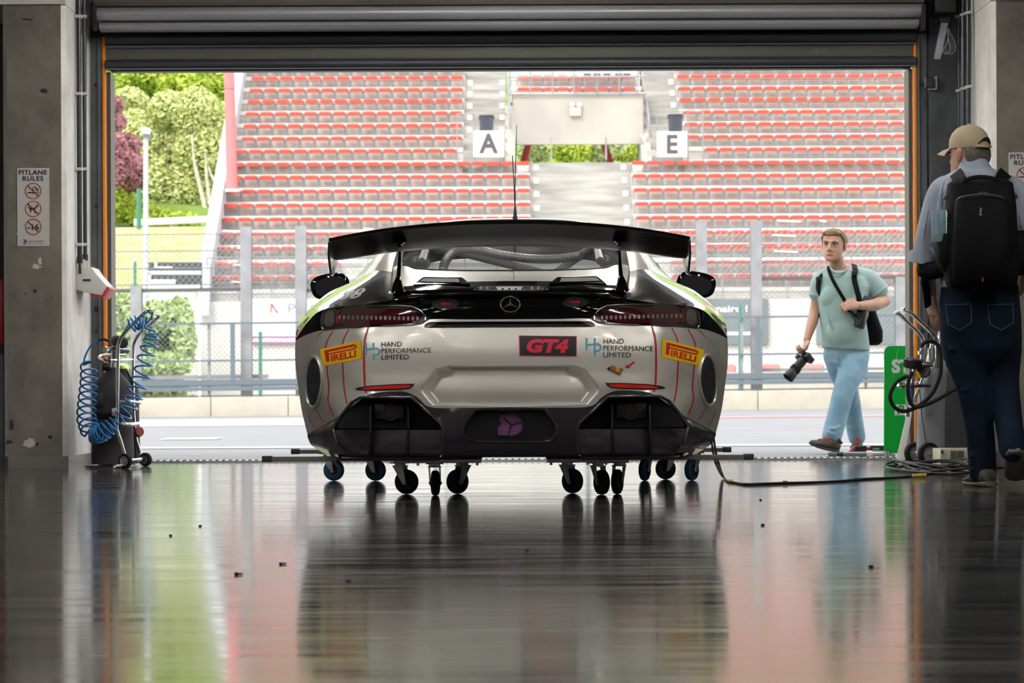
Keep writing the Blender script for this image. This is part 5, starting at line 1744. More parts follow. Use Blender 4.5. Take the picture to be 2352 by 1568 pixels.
for s, nm in ((1, 'right'), (-1, 'left')):
    Q = [(1175 + s * x, y) for x, y in TL]
    k = MB()
    decal(k, Q, .004, 6, raw=False)
    rim = [proj(x, y, .005) for x, y in Q]
    tl = k.build('tail_light', M_LENSD, car, smooth=60)
    MB().tube(rim, .0038, 6, closed=True).build('chrome_edge', mat('dark_chrome', (.25, .25, .26), .2, 1.0), tl)
    c = (1175 + s * 330, 727)
    k = MB(); decal(k, roundpoly([(1175 + s * x, y) for x, y in [(205, 731), (222, 712), (250, 707), (395, 708), (398, 741), (392, 748), (340, 745), (240, 740)]]), .0065, 6, raw=False)
    k.build('red_lens', M_LENSR, tl, smooth=60)
    k = MB(); decal(k, roundpoly([(1175 + s * x, y) for x, y in [(404, 711), (420, 712), (427, 722), (428, 748), (404, 748)]]), .0065, 5, raw=False)
    k.build('clear_lens', M_LENSC, tl, smooth=60)
    for i in range(18):
        x = 212 + i * 10.6
        y = 730 - i * .22
        P = roundpoly([(1175 + s * (x - 3.2), y - 4.6), (1175 + s * (x + 3.2), y - 4.6), (1175 + s * (x + 3.0), y + 5), (1175 + s * (x - 3.0), y + 5)])
        k = MB(); decal(k, P, .0085, 1, raw=False)
        k.build('led_cell', M_LED, tl, smooth=0)
    k = MB().tube([proj(1175 + s * x, y, .009) for x, y in ((396, 741), (399, 727), (392, 711))], .0022, 6); k.build('red_guide', M_REDL, tl)
    # fog reflector
    P = [(0, 0)]
    fr_ = [(220, 893), (226, 887.5), (250, 883.5), (300, 881), (352 - 4, 886 + 1.5), (355, 890), (349, 895.5), (300, 895), (240, 896)] if False else [(222, 881.5), (219, 880), (224, 887), (232, 892), (262, 894.5), (320, 896), (352, 894.5), (357, 892), (350, 888), (320, 883.5), (262, 880.5)]
    Q = [(1175 + s * x, y) for x, y in fr_[1:]]
    k = MB(); decal(k, Q, .003, 4, raw=False); fg = k.build('fog_reflector', M_BLACKPL, car, smooth=60)
    Q = [(1175 + s * x, y) for x, y in [(226, 883.5), (233, 889), (262, 891.5), (310, 893), (336, 892.5), (341, 890), (320, 886.5), (262, 883.5), (240, 882.8)]]
    k = MB(); decal(k, Q, .005, 4, raw=False); k.build('red_reflector', mat('glowing_red_lens', (.62, .012, .012), .15, coat=1, emit=(.6, .01, .01), estr=.12), fg, smooth=60)  # reflector lens given a faint glow of its own, not a lamp
    # side air outlet : black mesh ellipse with a raised rim
    cxv, cyv, rx, ry = (451, 875, 18.5, 58)
    E = [(1175 + s * (cxv + rx * math.cos(t) + (4 if math.sin(t) > 0 else 0) * math.sin(t)), cyv + ry * math.sin(t)) for t in [2 * PI * i / 40 for i in range(40)]]
    k = MB(); decal(k, E, .004, 3, raw=False)
    vent = k.build('side_air_outlet', mat('vent_mesh_black', (.010, .012, .016), .45), car, smooth=60)
    MB().tube([proj(x, y, .002) for x, y in E], .009, 8, closed=True).build('outlet_rim', M_SILV, vent)
    k = MB()
    for i in range(9):
        x = cxv - rx + 2 * rx * (i + .5) / 9
        h = ry * math.sqrt(max(0, 1 - ((x - cxv) / rx) ** 2)) - 3
        if h > 5: k.tube([proj(1175 + s * x, cyv - h + 2 * h * j / 8, .006) for j in range(9)], .0016, 3, caps=False)
    for i in range(26):
        y = cyv - ry + 2 * ry * (i + .5) / 26
        h = rx * math.sqrt(max(0, 1 - ((y - cyv) / ry) ** 2)) - 2
        if h > 2: k.tube([proj(1175 + s * (cxv - h + 2 * h * j / 4), y, .006) for j in range(5)], .0016, 3, caps=False)
    k.build('outlet_mesh', mat('mesh_grey', (.07, .08, .09), .35, .5), vent, smooth=0, fix=False)
    # red pinstripes
    S = [[(326, 750), (334, 781), (336, 828), (334.5, 880), (331, 901)], [(371, 754), (385, 785), (386, 828), (383, 885), (380, 905), (376, 925)],
         [(408, 757), (425, 793), (422, 845), (418, 890), (420, 920), (408, 953)], [(432, 757), (447, 775)], [(447, 938), (440, 953), (429, 969)], [(468, 947), (462, 965), (452, 981)]]
    for q_ in S:
        C = crv([(x, y, 0) for x, y in q_], 26)
        wds = 2.7 if q_[0][0] < 420 else 1.6
        if q_[0][0] == 326: wds = 4.0
        k = MB()
        k.grid([[proj(1175 + s * (p.x + e * wds / 2), p.y, .0022) for e in (-1, 1)] for p in C])
        k.build('red_pinstripe', M_REDL, bumper, smooth=60)
# --- slot under the lid
k = MB(); decal(k, [(1013, 738.5), (1338, 738.5), (1366, 751), (985, 752)], .0015, 5, raw=False)
sl = k.build('lid_slot', M_INK, bumper, smooth=0)
k = MB()
for px in (1023, 1053, 1295, 1325):
    k.tube([proj(px, 739.5, .004), proj(px, 750.5, .004)], .0016, 4)
k.build('slot_divider', M_BLACKPL, bumper)
# --- third brake light
P = roundpoly([(1088, 668), (1094, 660), (1112, 655), (1245, 655), (1262, 660), (1266, 668)])
k = MB(); decal(k, P, .003, 4, raw=True); tb = k.build('third_brake_light', mat('grey_lens', (.10, .10, .10), .1, coat=1), car, smooth=60)
k = MB(); decal(k, [(x + (1176 - x) * -.045, y + (662 - y) * -.25) for x, y in P], .0018, 4, raw=True); k.build('light_bezel', M_BLK, tb, smooth=60)
for i in range(4):
    x = 1151 + i * 15
    k = MB()
    for dx, dy in ((-5, -2), (0, -2), (5, -2), (-2.5, 2), (2.5, 2)):
        decal(k, [(x + dx - 2.2, 661.5 + dy - 1.6), (x + dx + 2.2, 661.5 + dy - 1.6), (x + dx + 2.2, 661.5 + dy + 1.6), (x + dx - 2.2, 661.5 + dy + 1.6)], .005, 0)
    k.build('led_cluster', mat('led_white', (.75, .76, .72), .3), tb, smooth=0)
for x in (1108, 1123, 1226, 1240):
    k = MB(); decal(k, [(x + 3.5 * math.cos(t), 661 + 4 * math.sin(t)) for t in [2 * PI * i / 14 for i in range(14)]], .005, 0); k.build('amber_bulb', mat('amber_dim', (.30, .27, .12), .2), tb, smooth=0)
# --- star emblem
sb = thing
c0 = (1175.5, 698.3)
rr_ = 22.2
k = MB().tube([pj(c0[0] + rr_ * math.cos(t), c0[1] + rr_ * math.sin(t) * .80, .010) for t in [2 * PI * i / 40 for i in range(40)]], .0042, 8, closed=True)
em = k.build('emblem_ring', M_CHROME, car)
k = MB()
for a in (-90, 30, 150):
    t = R(a); t2 = t + PI / 2
    tip = (c0[0] + rr_ * .97 * math.cos(t), c0[1] + rr_ * .80 * .97 * math.sin(t))
    w_ = 3.4
    l = (c0[0] + w_ * math.cos(t2), c0[1] + w_ * math.sin(t2)); r_ = (c0[0] - w_ * math.cos(t2), c0[1] - w_ * math.sin(t2))
    k.add([pj(*tip, .010), pj(*l, .008), pj(*c0, .016), pj(*r_, .008)], [(0, 1, 2), (0, 2, 3)])
k.build('emblem_star', mat('satin_chrome', (.62, .62, .60), .3, .9), em, smooth=0)
# --- lid latch patches with red arrows
for cxp, cyp, s in ((1027, 697, -1), (1325.5, 693, 1)):
    P = roundpoly([(cxp - 31, cyp + 3 * s), (cxp - 20, cyp - 10), (cxp + 5, cyp - 12), (cxp + 26, cyp - 8), (cxp + 32, cyp + 2), (cxp + 18, cyp + 11), (cxp - 16, cyp + 12), (cxp - 30, cyp + 7)])
    k = MB(); decal(k, P, .003, 3); lp = k.build('latch_cover', mat('charcoal_patch', (.020, .024, .024), .4), car, smooth=60)
    P = roundpoly([(cxp - 20, cyp), (cxp - 10, cyp - 8), (cxp + 14, cyp - 7), (cxp + 22, cyp + 1), (cxp + 10, cyp + 8), (cxp - 14, cyp + 8)])
    MB().tube([pj(x, y, .004) for x, y in P], .0012, 4, closed=True).build('latch_ring', M_INK, lp)
    A = [(-12, 0), (-4, -4.5), (-4, -1.8), (13, -1.6), (13, 2), (-4, 2), (-4, 4.5)]
    k = MB(); decal(k, [(cxp + (1.0 if s < 0 else -1.0) * x, cyp + y) for x, y in A], .005, 1)
    k.build('red_arrow', mat('signal_red', (.75, .01, .01), .4), lp, smooth=0)
# --- hatch scoops
for s in (1, -1):
    O = [(94, 653.5), (112, 637), (200, 638), (215, 641), (226, 653)]
    O = [(90, 653), (106, 640), (112, 637.5), (198, 637), (206, 641), (222, 653.5)]
    k = MB()
    base = [proj(1175 + s * x, y, .0) for x, y in O]
    top = [proj(1175 + s * (x + (158 - x) * .03), y, .0) + Vector((0, -.02, .004)) for x, y in O]
    k.add(base + top, [tuple(range(6, 12))] + [(i, (i + 1) % 6, 6 + (i + 1) % 6, 6 + i) for i in range(6)])
    sc_ = k.build('hatch_scoop', M_BLK, car, smooth=30)
    I = [(115, 650), (118, 641), (196, 640), (203, 644), (205, 648)]
    k = MB(); k.add([p + Vector((0, -.0215, .004)) for p in [proj(1175 + s * x, y, .0) for x, y in I]], [tuple(range(5))]); k.build('scoop_mouth', M_INK, sc_, smooth=0)
# --- stickers
M_YEL = mat('sticker_yellow', (.86, .56, .0), .4)
M_PRED = mat('sticker_red', (.52, .012, .012), .4)
def bil(c, off):
    """c: corners lower-left, lower-right, upper-right, upper-left (photo pixels)"""
    def f(u, v):
        x = lerp(lerp(c[0][0], c[1][0], u), lerp(c[3][0], c[2][0], u), v)
        y = lerp(lerp(c[0][1], c[1][1], u), lerp(c[3][1], c[2][1], u), v)
        return pj(x, y, off)
    return f
for c in ([(744, 840.5), (834, 823.5), (832.5, 781), (735.7, 802)], [(1522.5, 819), (1610, 840.5), (1619.7, 803), (1524.5, 778)]):
    f = bil(c, .0030)
    k = MB().grid([[f(i / 12, j / 6) for i in range(13)] for j in range(7)])
    st = k.build('yellow_sticker', M_YEL, bumper, smooth=60)
    f = bil(c, .0042)
    k = MB()
    def q(P):
        vs, fs = fill([(x * 100, y * 45) for x, y in P], 2)
        k.add([f(x / 100, y / 45) for x, y in vs], fs)
    q([(.10, .20), (.19, .20), (.19, .62), (.19, .72), (.10, .88)])
    q([(.10, .88), (.15, .74), (.80, .74), (.84, .78), (.84, .84), (.80, .88)])
    q([(.19, .66), (.19, .58), (.80, .58), (.88, .64), (.88, .80), (.80, .90), (.84, .80), (.84, .70), (.78, .66)])
    put_text(k, 'IRELLI', f, (.23, .16, .86, .53), .035)
    k.build('sticker_print', M_PRED, st, smooth=0)
# GT4 class plate
c = [(1197, 817), (1328.5, 818.5), (1328.5, 771.5), (1195.5, 770)]
f = bil(c, .003)
st = MB().grid([[f(i / 8, j / 3) for i in range(9)] for j in range(4)]).build('class_plate', mat('plate_red', (.62, .008, .045), .4), bumper, smooth=60)
f2 = bil(c, .0042)
MB().grid([[f2(lerp(.014, .986, i / 8), lerp(.035, .965, j / 3)) for i in range(9)] for j in range(4)]).build('plate_black', mat('plate_ink', (.012, .012, .016), .4), st, smooth=60)
f3 = bil(c, .0054)
k = MB(); put_text(k, 'GT4', f3, (.13, .16, .86, .84), .055, .22, 1.0)
k.build('plate_letters', mat('plate_scarlet', (.75, .012, .06), .4), st, smooth=0)
# team name and monogram
M_BLUE = mat('sticker_blue', (.10, .42, .62), .4)
for x0, x1, y0, y1, hx0, hx1, hy0, hy1, tilt in ((879, 993.5, 784, 825, 841, 876, 787, 825, -1.5), (1390, 1503, 778, 821, 1349, 1386, 776, 818, 1.5)):
    tk = tilt
    for ttxt, v0, v1, ww in (('HAND', .73, 1.0, .41), ('PERFORMANCE', .36, .63, 1.0), ('LIMITED', 0, .27, .555)):
        k = MB()
        put_text(k, ttxt, lambda u, v: pj(lerp(x0, x1, u), lerp(y1, y0, v) + tk * (u - .5), .003), (0, v0, ww, v1), .0)
        k.build('team_lettering', M_INK, bumper, smooth=0)
    k = MB()
    def rb(P, wd):
        C = crv([(a, b, 0) for a, b in P], max(2, 2 if len(P) == 2 else 22))
        g_ = []
        for i, p in enumerate(C):
            t = (C[min(i + 1, len(C) - 1)] - C[max(i - 1, 0)]).normalized()
            nrm = Vector((-t.y, t.x, 0)) * wd / 2
            g_.append([pj(lerp(hx0, hx1, (p + nrm * e).x / 36), lerp(hy0, hy1, (p + nrm * e).y / 38), .003) for e in (-1, 1)])
        k.grid(g_)
    rb([(2, 0), (2, 26)], 4); rb([(2, 15), (20, 13)], 4); rb([(20, 0), (20, 38)], 4)
    rb([(20, 13), (29, 13), (34, 19), (30, 26), (20, 27)], 4)
    k.build('team_monogram', M_BLUE, bumper, smooth=0)
# tow strap and arrow
k = MB(); decal(k, [(1398, 845), (1410, 839.5), (1433, 846), (1436, 850), (1432, 853), (1402, 850)], .002, 1); tw = k.build('tow_slot', M_INK, bumper, smooth=0)
k = MB(); P = [(1408, 838), (1434, 848), (1429, 861), (1404, 849)]
k.hexa([pj(*p, .004) for p in P] + [pj(*p, .012) for p in P]); k.build('tow_strap', mat('strap_brown', (.30, .09, .05), .6), tw, bevel=.002)
k = MB(); put_text(k, 'S', lambda u, v: pj(lerp(1417, 1426, u) + 2 * v, lerp(851, 842, v) + 3 * u, .0135), (0, 0, 1, 1), .03); k.build('strap_mark', M_YEL, tw, smooth=0)
k = MB(); decal(k, [(1440, 845), (1443, 837), (1446, 839.5), (1460, 829), (1462, 832), (1449, 842), (1451, 845)], .003, 1); k.build('tow_arrow', M_PRED, bumper, smooth=0)
# script on the left haunch
k = MB(); put_text(k, '98', lambda u, v: pj(lerp(782, 838, u) + 4 * v, lerp(686, 664, v) - 6 * (u - .5), .003), (0, 0, 1, 1), .03, .5); k.build('haunch_number', mat('number_white', (.55, .55, .54), .4), car, smooth=0)

# --- wing ------------------------------------------------------------
TE = [(0, 513.5, .02), (100, 515, .02), (200, 521.5, .03), (300, 532.5, .04), (380, 546, .05), (415, 553, .06)]
BE = [(0, 558.5, .30), (100, 560, .30), (200, 565.5, .31), (300, 575, .33), (380, 587, .35), (412, 592 - 4, .36)]
def wrow(a, n=61):
    h = crv(a, n)
    return [Vector((-p.x, p.y, p.z)) for p in reversed(h[1:])] + h
te, be = wrow(TE), wrow(BE)
k = MB()
prof = []
for i in range(len(te)):
    a, b = CP(*te[i]), CP(*be[i])
    line = []
    d = b - a
    nrm = Vector((0, -d.z, d.y)).normalized()
    for t, h in ((0, -.002), (.15, -.006), (.4, -.018), (.7, -.03), (.92, -.02), (1.0, 0), (.92, .014), (.7, .02), (.4, .016), (.15, .008), (0, .003)):
        line.append(a + d * t + nrm * h)
    prof.append(line)
k.grid(prof, close=True)
k.add(prof[0], [tuple(range(11))]); k.add(prof[-1], [tuple(range(11))])
wing = k.build('rear_wing', M_CARBM, car, smooth=50)
g_ = [CP(x, y - 1.5, z - .004) for x, y, z in te]
k = MB()
k.grid([[p, p + Vector((0, 0, .012)), p + Vector((0, .006, .012)), p + Vector((0, .006, 0))] for p in g_], close=True)
k.build('gurney_strip', M_BLK, wing, smooth=0)
for s in (1, -1):
    P = [(411, 552, 0.0), (417, 556, -.02), (417, 586, -.01), (412, 612, .05), (408, 632, .10), (404, 628, .20), (403, 600, .42), (405, 575, .48), (409, 556, .30)]
    c_ = [CP(s * a, b, y) for a, b, y in [(414, 553, -.01), (415.5, 585, .0), (411, 628, .10), (406.5, 632, .16), (398, 600, .40), (402, 560, .44)]]
    k = MB()
    k.add([p + Vector((-.005, 0, 0)) for p in c_] + [p + Vector((.005, 0, 0)) for p in c_], [tuple(range(6)), tuple(range(11, 5, -1))] + [(i, (i + 1) % 6, 6 + (i + 1) % 6, 6 + i) for i in range(6)])
    k.build('wing_endplate', M_CARB, wing, bevel=.002)
    # stanchion
    a = [CP(s * 252.5, 556, .14), CP(s * 252.5, 580, .13), CP(s * 254, 614, .14), CP(s * 256, 640, .15), CP(s * 258, 668, .11)]
    b = [CP(s * 252.5, 552, .30), CP(s * 252.5, 580, .27), CP(s * 254, 612, .27), CP(s * 256, 638, .29), CP(s * 258, 660, .30)]
    hw = [.007, .006, .008, .010, .014]
    k = MB()
    rows = [[a[i] + Vector((-hw[i], 0, 0)), a[i] + Vector((hw[i], 0, 0)), b[i] + Vector((hw[i], 0, 0)), b[i] + Vector((-hw[i], 0, 0))] for i in range(5)]
    k.grid(rows, close=True); k.add(rows[0], [(0, 1, 2, 3)]); k.add(rows[-1], [(0, 1, 2, 3)])
    wsx = k.build('wing_stanchion', M_BLK, car, bevel=.003)
    k = MB().loft([(CP(s * 258, 672, .12), (.034, 0, 0), (0, .05, 0)), (CP(s * 257, 650, .17), (.022, 0, 0), (0, .07, 0)), (CP(s * 255, 634, .2), (.012, 0, 0), (0, .06, 0))], 14, 3)
    k.build('stanchion_foot', M_BLK, wsx, smooth=60)
    k = MB().loft([(CP(s * 252.5, 562, .15), (.010, 0, 0), (0, .05, 0)), (CP(s * 252.5, 556, .16), (.03, 0, 0), (0, .06, 0))], 14, 3)
    k.build('stanchion_head', M_BLK, wsx, smooth=60)
    k = MB().box(CP(s * 273, 676, .09), (.022, .02, .03)); k.build('lid_latch_pin', M_CHROME, car, bevel=.004)
    # mirror
    q = CP(s * 420, 655, 2.15)
    mrr = MB().loft([(q + Vector((-.005 * s, .16, .0)), (.03, 0, 0), (0, 0, .02)), (q + Vector((-.004 * s, .12, 0)), (.075, 0, -.0), (0, 0, .048)), (q + Vector((0, .05, 0)), (.093, 0, -.012 * s), (.012 * s, 0, .060)), (q, (.098, 0, -.018 * s), (.016 * s, 0, .063)), (q + Vector((0, -.008, 0)), (.091, 0, -.017 * s), (.015 * s, 0, .057))], 28, 2.8).build('wing_mirror', M_BLK, car, smooth=60)
    MB().loft([(q + Vector((-.004 * s, -.0085, -.004)), (.080, 0, -.015 * s), (.013 * s, 0, .047)), (q + Vector((-.004 * s, -.010, -.004)), (.079, 0, -.015 * s), (.013 * s, 0, .046))], 28, 2.8).build('mirror_glass', mat('mirror_dark', (.02, .02, .024), .03, coat=1), mrr, smooth=0)
    MB().tube([q + Vector((-.05 * s, .06, -.03)), Vector((s * .80, q.y + .08, q.z - .07))], .02, 8).build('mirror_arm', M_BLK, mrr)
# aerials on the roof
q = CP(4.5, 503, 2.42)
ab = MB().lathe([(.016, 0), (.015, .006), (.010, .016), (.008, .03), (.005, .06), (.0, .066)], q, (0, 0, 1), 14).build('aerial_base', M_BLACKPL, car)
MB().tube([q + Vector((0, 0, .05)), CP(4.5, 430, 2.42), CP(9, 288, 2.42)], [.0042, .0026, .0017], 6).build('aerial_rod', M_BLACKPL, ab)
MB().tube([q + Vector((0, 0, .05)), CP(3.0, 440, 2.42), CP(-1, 357, 2.42)], [.0042, .0026, .0028], 6).build('aerial_rod', M_BLACKPL, ab)
# bonded cable on the hatch frame
MB().tube([proj(1177, 625, .003), proj(1182, 624, .004), proj(1184, 632, .003), proj(1184, 643, .003)], .0014, 5).build('aerial_cable', M_INK, car)
# panel gap along the hatch sides
for s in (1, -1):
    MB().tube([CP(s * a[0], a[1], a[2] - .003) for a in (F0[0], F1[0], F2[0], F3[0], F4[0], F5[0], F6[0])], .0035, 5).build('panel_gap', M_INK, car)
car.rotation_euler = (0, 0, R(-.45))

# ------------------------------------------------------------------ wheeled dollies under the car
M_BTYRE = mat('blue_rubber_tread', (.018, .10, .22), .5)
M_BTYRED = mat('dark_rubber_tread', (.010, .016, .03), .5)
M_HUB = mat('caster_hub', (.02, .02, .024), .45)
RW = .057
def caster(parent, x, y, ang, top, tread=M_BTYRE):
    """swivel caster: wheel touching the floor, fork up to the plate"""
    rot = Matrix.Rotation(ang, 3, 'Z')
    ax = rot @ Vector((1, 0, 0))
    fw = rot @ Vector((0, 1, 0))
    c = Vector((x, y, RW))
    wd = .017
    k = MB().lathe([(.030, -wd), (RW - .010, -wd), (RW - .002, -wd * .75), (RW, -wd * .3), (RW, wd * .3), (RW - .002, wd * .75), (RW - .010, wd), (.030, wd)], c, ax, 32)
    whl = k.build('caster_wheel', tread, parent, smooth=40)
    MB().lathe([(0, -wd * .6), (.031, -wd * .6), (.047, -wd * 1.02), (.047, wd * 1.02), (.031, wd * .6), (0, wd * .6)], c, ax, 28).build('hub', M_HUB, whl, smooth=30)
    hd = c + fw * .032 + Vector((0, 0, top - RW))
    k = MB()
    for s in (-1, 1):
        o1 = ax * s * .024
        A = [c + o1 + fw * -.010 + Vector((0, 0, -.012)), c + o1 + fw * .010 + Vector((0, 0, -.012)), hd + o1 + fw * .028 + Vector((0, 0, -.018)), hd + o1 + fw * -.024 + Vector((0, 0, -.018))]
        k.hexa([p - ax * .0018 for p in A] + [p + ax * .0018 for p in A])
    k.box(hd + Vector((0, 0, -.018)), (.056, .056, .006), rot)
    k.cyl(hd + Vector((0, 0, -.018)), hd, .026, n=16)
    k.cyl(c - ax * .03, c + ax * .03, .006, n=10)
    k.build('caster_fork', M_STEEL, parent, bevel=.001, seg=1)
    MB().box(hd + Vector((0, 0, -.003)), (.075, .075, .006), rot).build('caster_plate', M_STEEL, parent)
def dolly(xs, y, plate, arm, label):
    x0, x1 = plate
    t = thing('wheel_dolly', ((x0 + x1) / 2, y, 0), label, 'dolly', None)
    zt_ = .148
    MB().box2((x0, y - .13, zt_), (x1, y + .28, zt_ + .018)).build('base_plate', M_ALU, t, bevel=.002, seg=1)
    k = MB().box2((x0 + .05, y - .12, zt_ + .0181), (x1 - .05, y - .08, zt_ + .021)); k.build('clamp_bar', M_ALU, t, bevel=.002, seg=1)
    k = MB()
    for i in range(5):
        k.cyl((lerp(x0 + .02, x1 - .02, i / 4), y - .10, zt_ - .012), (lerp(x0 + .02, x1 - .02, i / 4), y - .10, zt_), .007, n=6)
    k.build('bolt', M_STEEL, t)
    a0, a1, ya, za = arm
    MB().box2((a0, ya, za - .011), (a1, ya + .05, za + .011)).build('lifting_arm', mat('tool_grey', (.17, .16, .145), .45, .5), t, bevel=.002, seg=1)
    e = a0 if abs(a0) > abs(a1) else a1
    d_ = .045 if e < 0 else -.045
    MB().box2((min(e, e + d_), ya - .004, za - .013), (max(e, e + d_), ya + .054, za + .015)).build('arm_clamp', mat('arm_clamp_dark', (.05, .05, .05), .4, .5), t, bevel=.003)
    for (px, yy, ang, tr) in xs:
        x = (px - 1175) / F * yy
        caster(t, x, yy, ang, zt_, tr)
    return t
X = lambda px, yy: (px - 1175) / F * yy
ZA = EYE - (1049.5 - 900) * 13.05 / F
dolly([(932, 13.15, R(68), M_BTYRED), (998, 12.98, R(8), M_BTYRED), (1049, 13.17, R(-52), M_BTYRE)], 13.08, (X(905, 13.1), X(1105, 13.1)), (X(606, 13.0), X(1010, 13.0), 12.86, ZA), 'near left wheel dolly under the car, its long arm reaching left')
dolly([(1313, 13.17, R(48), M_BTYRE), (1380, 12.98, R(28), M_BTYRED), (1416, 13.05, R(-18), M_BTYRED)], 13.08, (X(1253, 13.1), X(1440, 13.1)), (X(1330, 13.0), X(1724, 13.0), 12.86, ZA), 'near right wheel dolly under the car, its long arm reaching right')
ZB = EYE - (1033.5 - 900) * 15.0 / F
dolly([(765, 15.2, R(74), M_BTYRE), (861, 15.15, R(70), M_BTYRE)], 15.1, (X(745, 15.1), X(900, 15.1)), (X(672, 15.0), X(840, 15.0), 14.84, ZB), 'far left wheel dolly with two blue castors, under the car')
dolly([(1479, 15.0, R(-24), M_BTYRE), (1527, 15.2, R(-66), M_BTYRE), (1587, 15.0, R(-34), M_BTYRE)], 15.05, (X(1440, 15.1), X(1610, 15.1)), (X(1500, 15.0), X(1673, 15.0), 14.84, ZB), 'far right wheel dolly with three blue castors, under the car')
# ================================================================== people
M_SKIN = mat('skin', (.50, .275, .19), .5, var=.12, scale=14)
M_SKIN2 = mat('skin_older', (.42, .24, .18), .55, var=.15, scale=14)
M_EYEW = mat('eye_white', (.7, .68, .65), .3)
M_EYED = mat('eye_dark', (.035, .03, .03), .2)
M_LIP = mat('lips', (.42, .16, .14), .5)
M_HAIR = mat('light_brown_hair', (.23, .13, .055), .6, col2=(.12, .065, .03), scale=40, stretch=(1, 1, .3))
M_HAIRG = mat('grey_hair', (.085, .075, .066), .7, var=.3, scale=50)
def limb(k, P, R_, n=16, flat=1.0, cap=True):
    """tapered limb through joints, rounded ends"""
    C = crv(P, 6 * (len(P) - 1) + 1)
    rr = [p.x for p in crv([(r, 0, 0) for r in R_], 6 * (len(P) - 1) + 1)]
    k.tube(C, rr, n, flat=flat)
    if cap:
        k.ell(C[0], (rr[0],) * 3); k.ell(C[-1], (rr[-1],) * 3)
def head_parts(k, c, rot, s=1.0, wx=1.0):
    """skull, jaw, nose and ears added to mesh builder k; c is the middle of the head, face towards -Y before rot"""
    T = lambda x, y, z: Vector(c) + rot @ Vector((x * s * wx, y * s, z * s))
    sl = [(-.118, .022, -.088, -.040), (-.108, .038, -.097, -.02), (-.085, .054, -.098, .02), (-.055, .064, -.095, .052), (-.02, .070, -.093, .078), (.015, .073, -.093, .09), (.05, .075, -.095, .096), (.08, .072, -.088, .09), (.105, .058, -.066, .07), (.120, .034, -.035, .04), (.126, .008, -.01, .01)]
    secs = []
    for z, rx, yf, yb in sl:
        cy = (yf + yb) / 2
        secs.append((T(0, cy, z), rot @ Vector((rx * s * wx, 0, 0)), rot @ Vector((0, (yb - yf) / 2 * s, 0))))
    k.loft(secs, 28, 2.25)
    # nose
    k.loft([(T(0, -.096, .02), rot @ Vector((.009, 0, 0)), rot @ Vector((0, .008, 0))), (T(0, -.104, -.005), rot @ Vector((.011, 0, 0)), rot @ Vector((0, .012, 0))),
            (T(0, -.113, -.028), rot @ Vector((.014, 0, 0)), rot @ Vector((0, .013, 0))), (T(0, -.100, -.042), rot @ Vector((.012, 0, 0)), rot @ Vector((0, .010, 0)))], 12)
    for e in (-1, 1):
        k.ell(T(e * .014, -.100, -.036), (.009 * s, .010 * s, .008 * s), rot)
        k.loft([(T(e * .076, .004, -.036), rot @ Vector((.006, 0, 0)), rot @ Vector((0, .009, 0))), (T(e * .080, .008, -.012), rot @ Vector((.008, 0, 0)), rot @ Vector((0, .016, 0))),
                (T(e * .082, .012, .012), rot @ Vector((.008, 0, 0)), rot @ Vector((0, .019, 0))), (T(e * .079, .012, .028), rot @ Vector((.006, 0, 0)), rot @ Vector((0, .013, 0)))], 12)
    k.loft([(T(-.052, -.078, .028), rot @ Vector((0, .014, 0)), rot @ Vector((0, 0, .010))), (T(0, -.094, .030), rot @ Vector((0, .010, 0)), rot @ Vector((0, 0, .010))), (T(.052, -.078, .028), rot @ Vector((0, .014, 0)), rot @ Vector((0, 0, .010)))], 10)
    k.ell(T(0, -.0915, -.052), (.018 * s, .011 * s, .014 * s), rot)
    k.ell(T(0, -.090, -.066), (.026 * s, .012 * s, .012 * s), rot)
    k.ell(T(0, -.084, -.100), (.024 * s, .016 * s, .016 * s), rot)
    return T
def face_parts(T, rot, body, hair_m):
    for e in (-1, 1):
        o = MB().ell(T(e * .031, -.0855, .006), (.0135, .0100, .0066), rot).build('eye', M_EYEW, body, smooth=180)
        MB().ell(T(e * .031 - .002, -.0945, .006), (.0062, .004, .0066), rot).build('iris', M_EYED, o, smooth=180)
        MB().tube([T(e * .016, -.0965, .013), T(e * .032, -.0975, .0165), T(e * .048, -.088, .011)], .0028, 6).build('eyelid', M_LIP if False else M_EYED, o)
        MB().tube([T(e * .013, -.102, .027), T(e * .032, -.1015, .034), T(e * .052, -.086, .029)], [.0035, .0045, .002], 6).build('eyebrow', hair_m, body)
    MB().tube([T(-.025, -.096, -.068), T(-.010, -.1035, -.0655), T(0, -.1045, -.067), T(.010, -.1035, -.0655), T(.025, -.096, -.068)], [.0025, .0042, .004, .0042, .0025], 6).build('mouth', M_LIP, body)
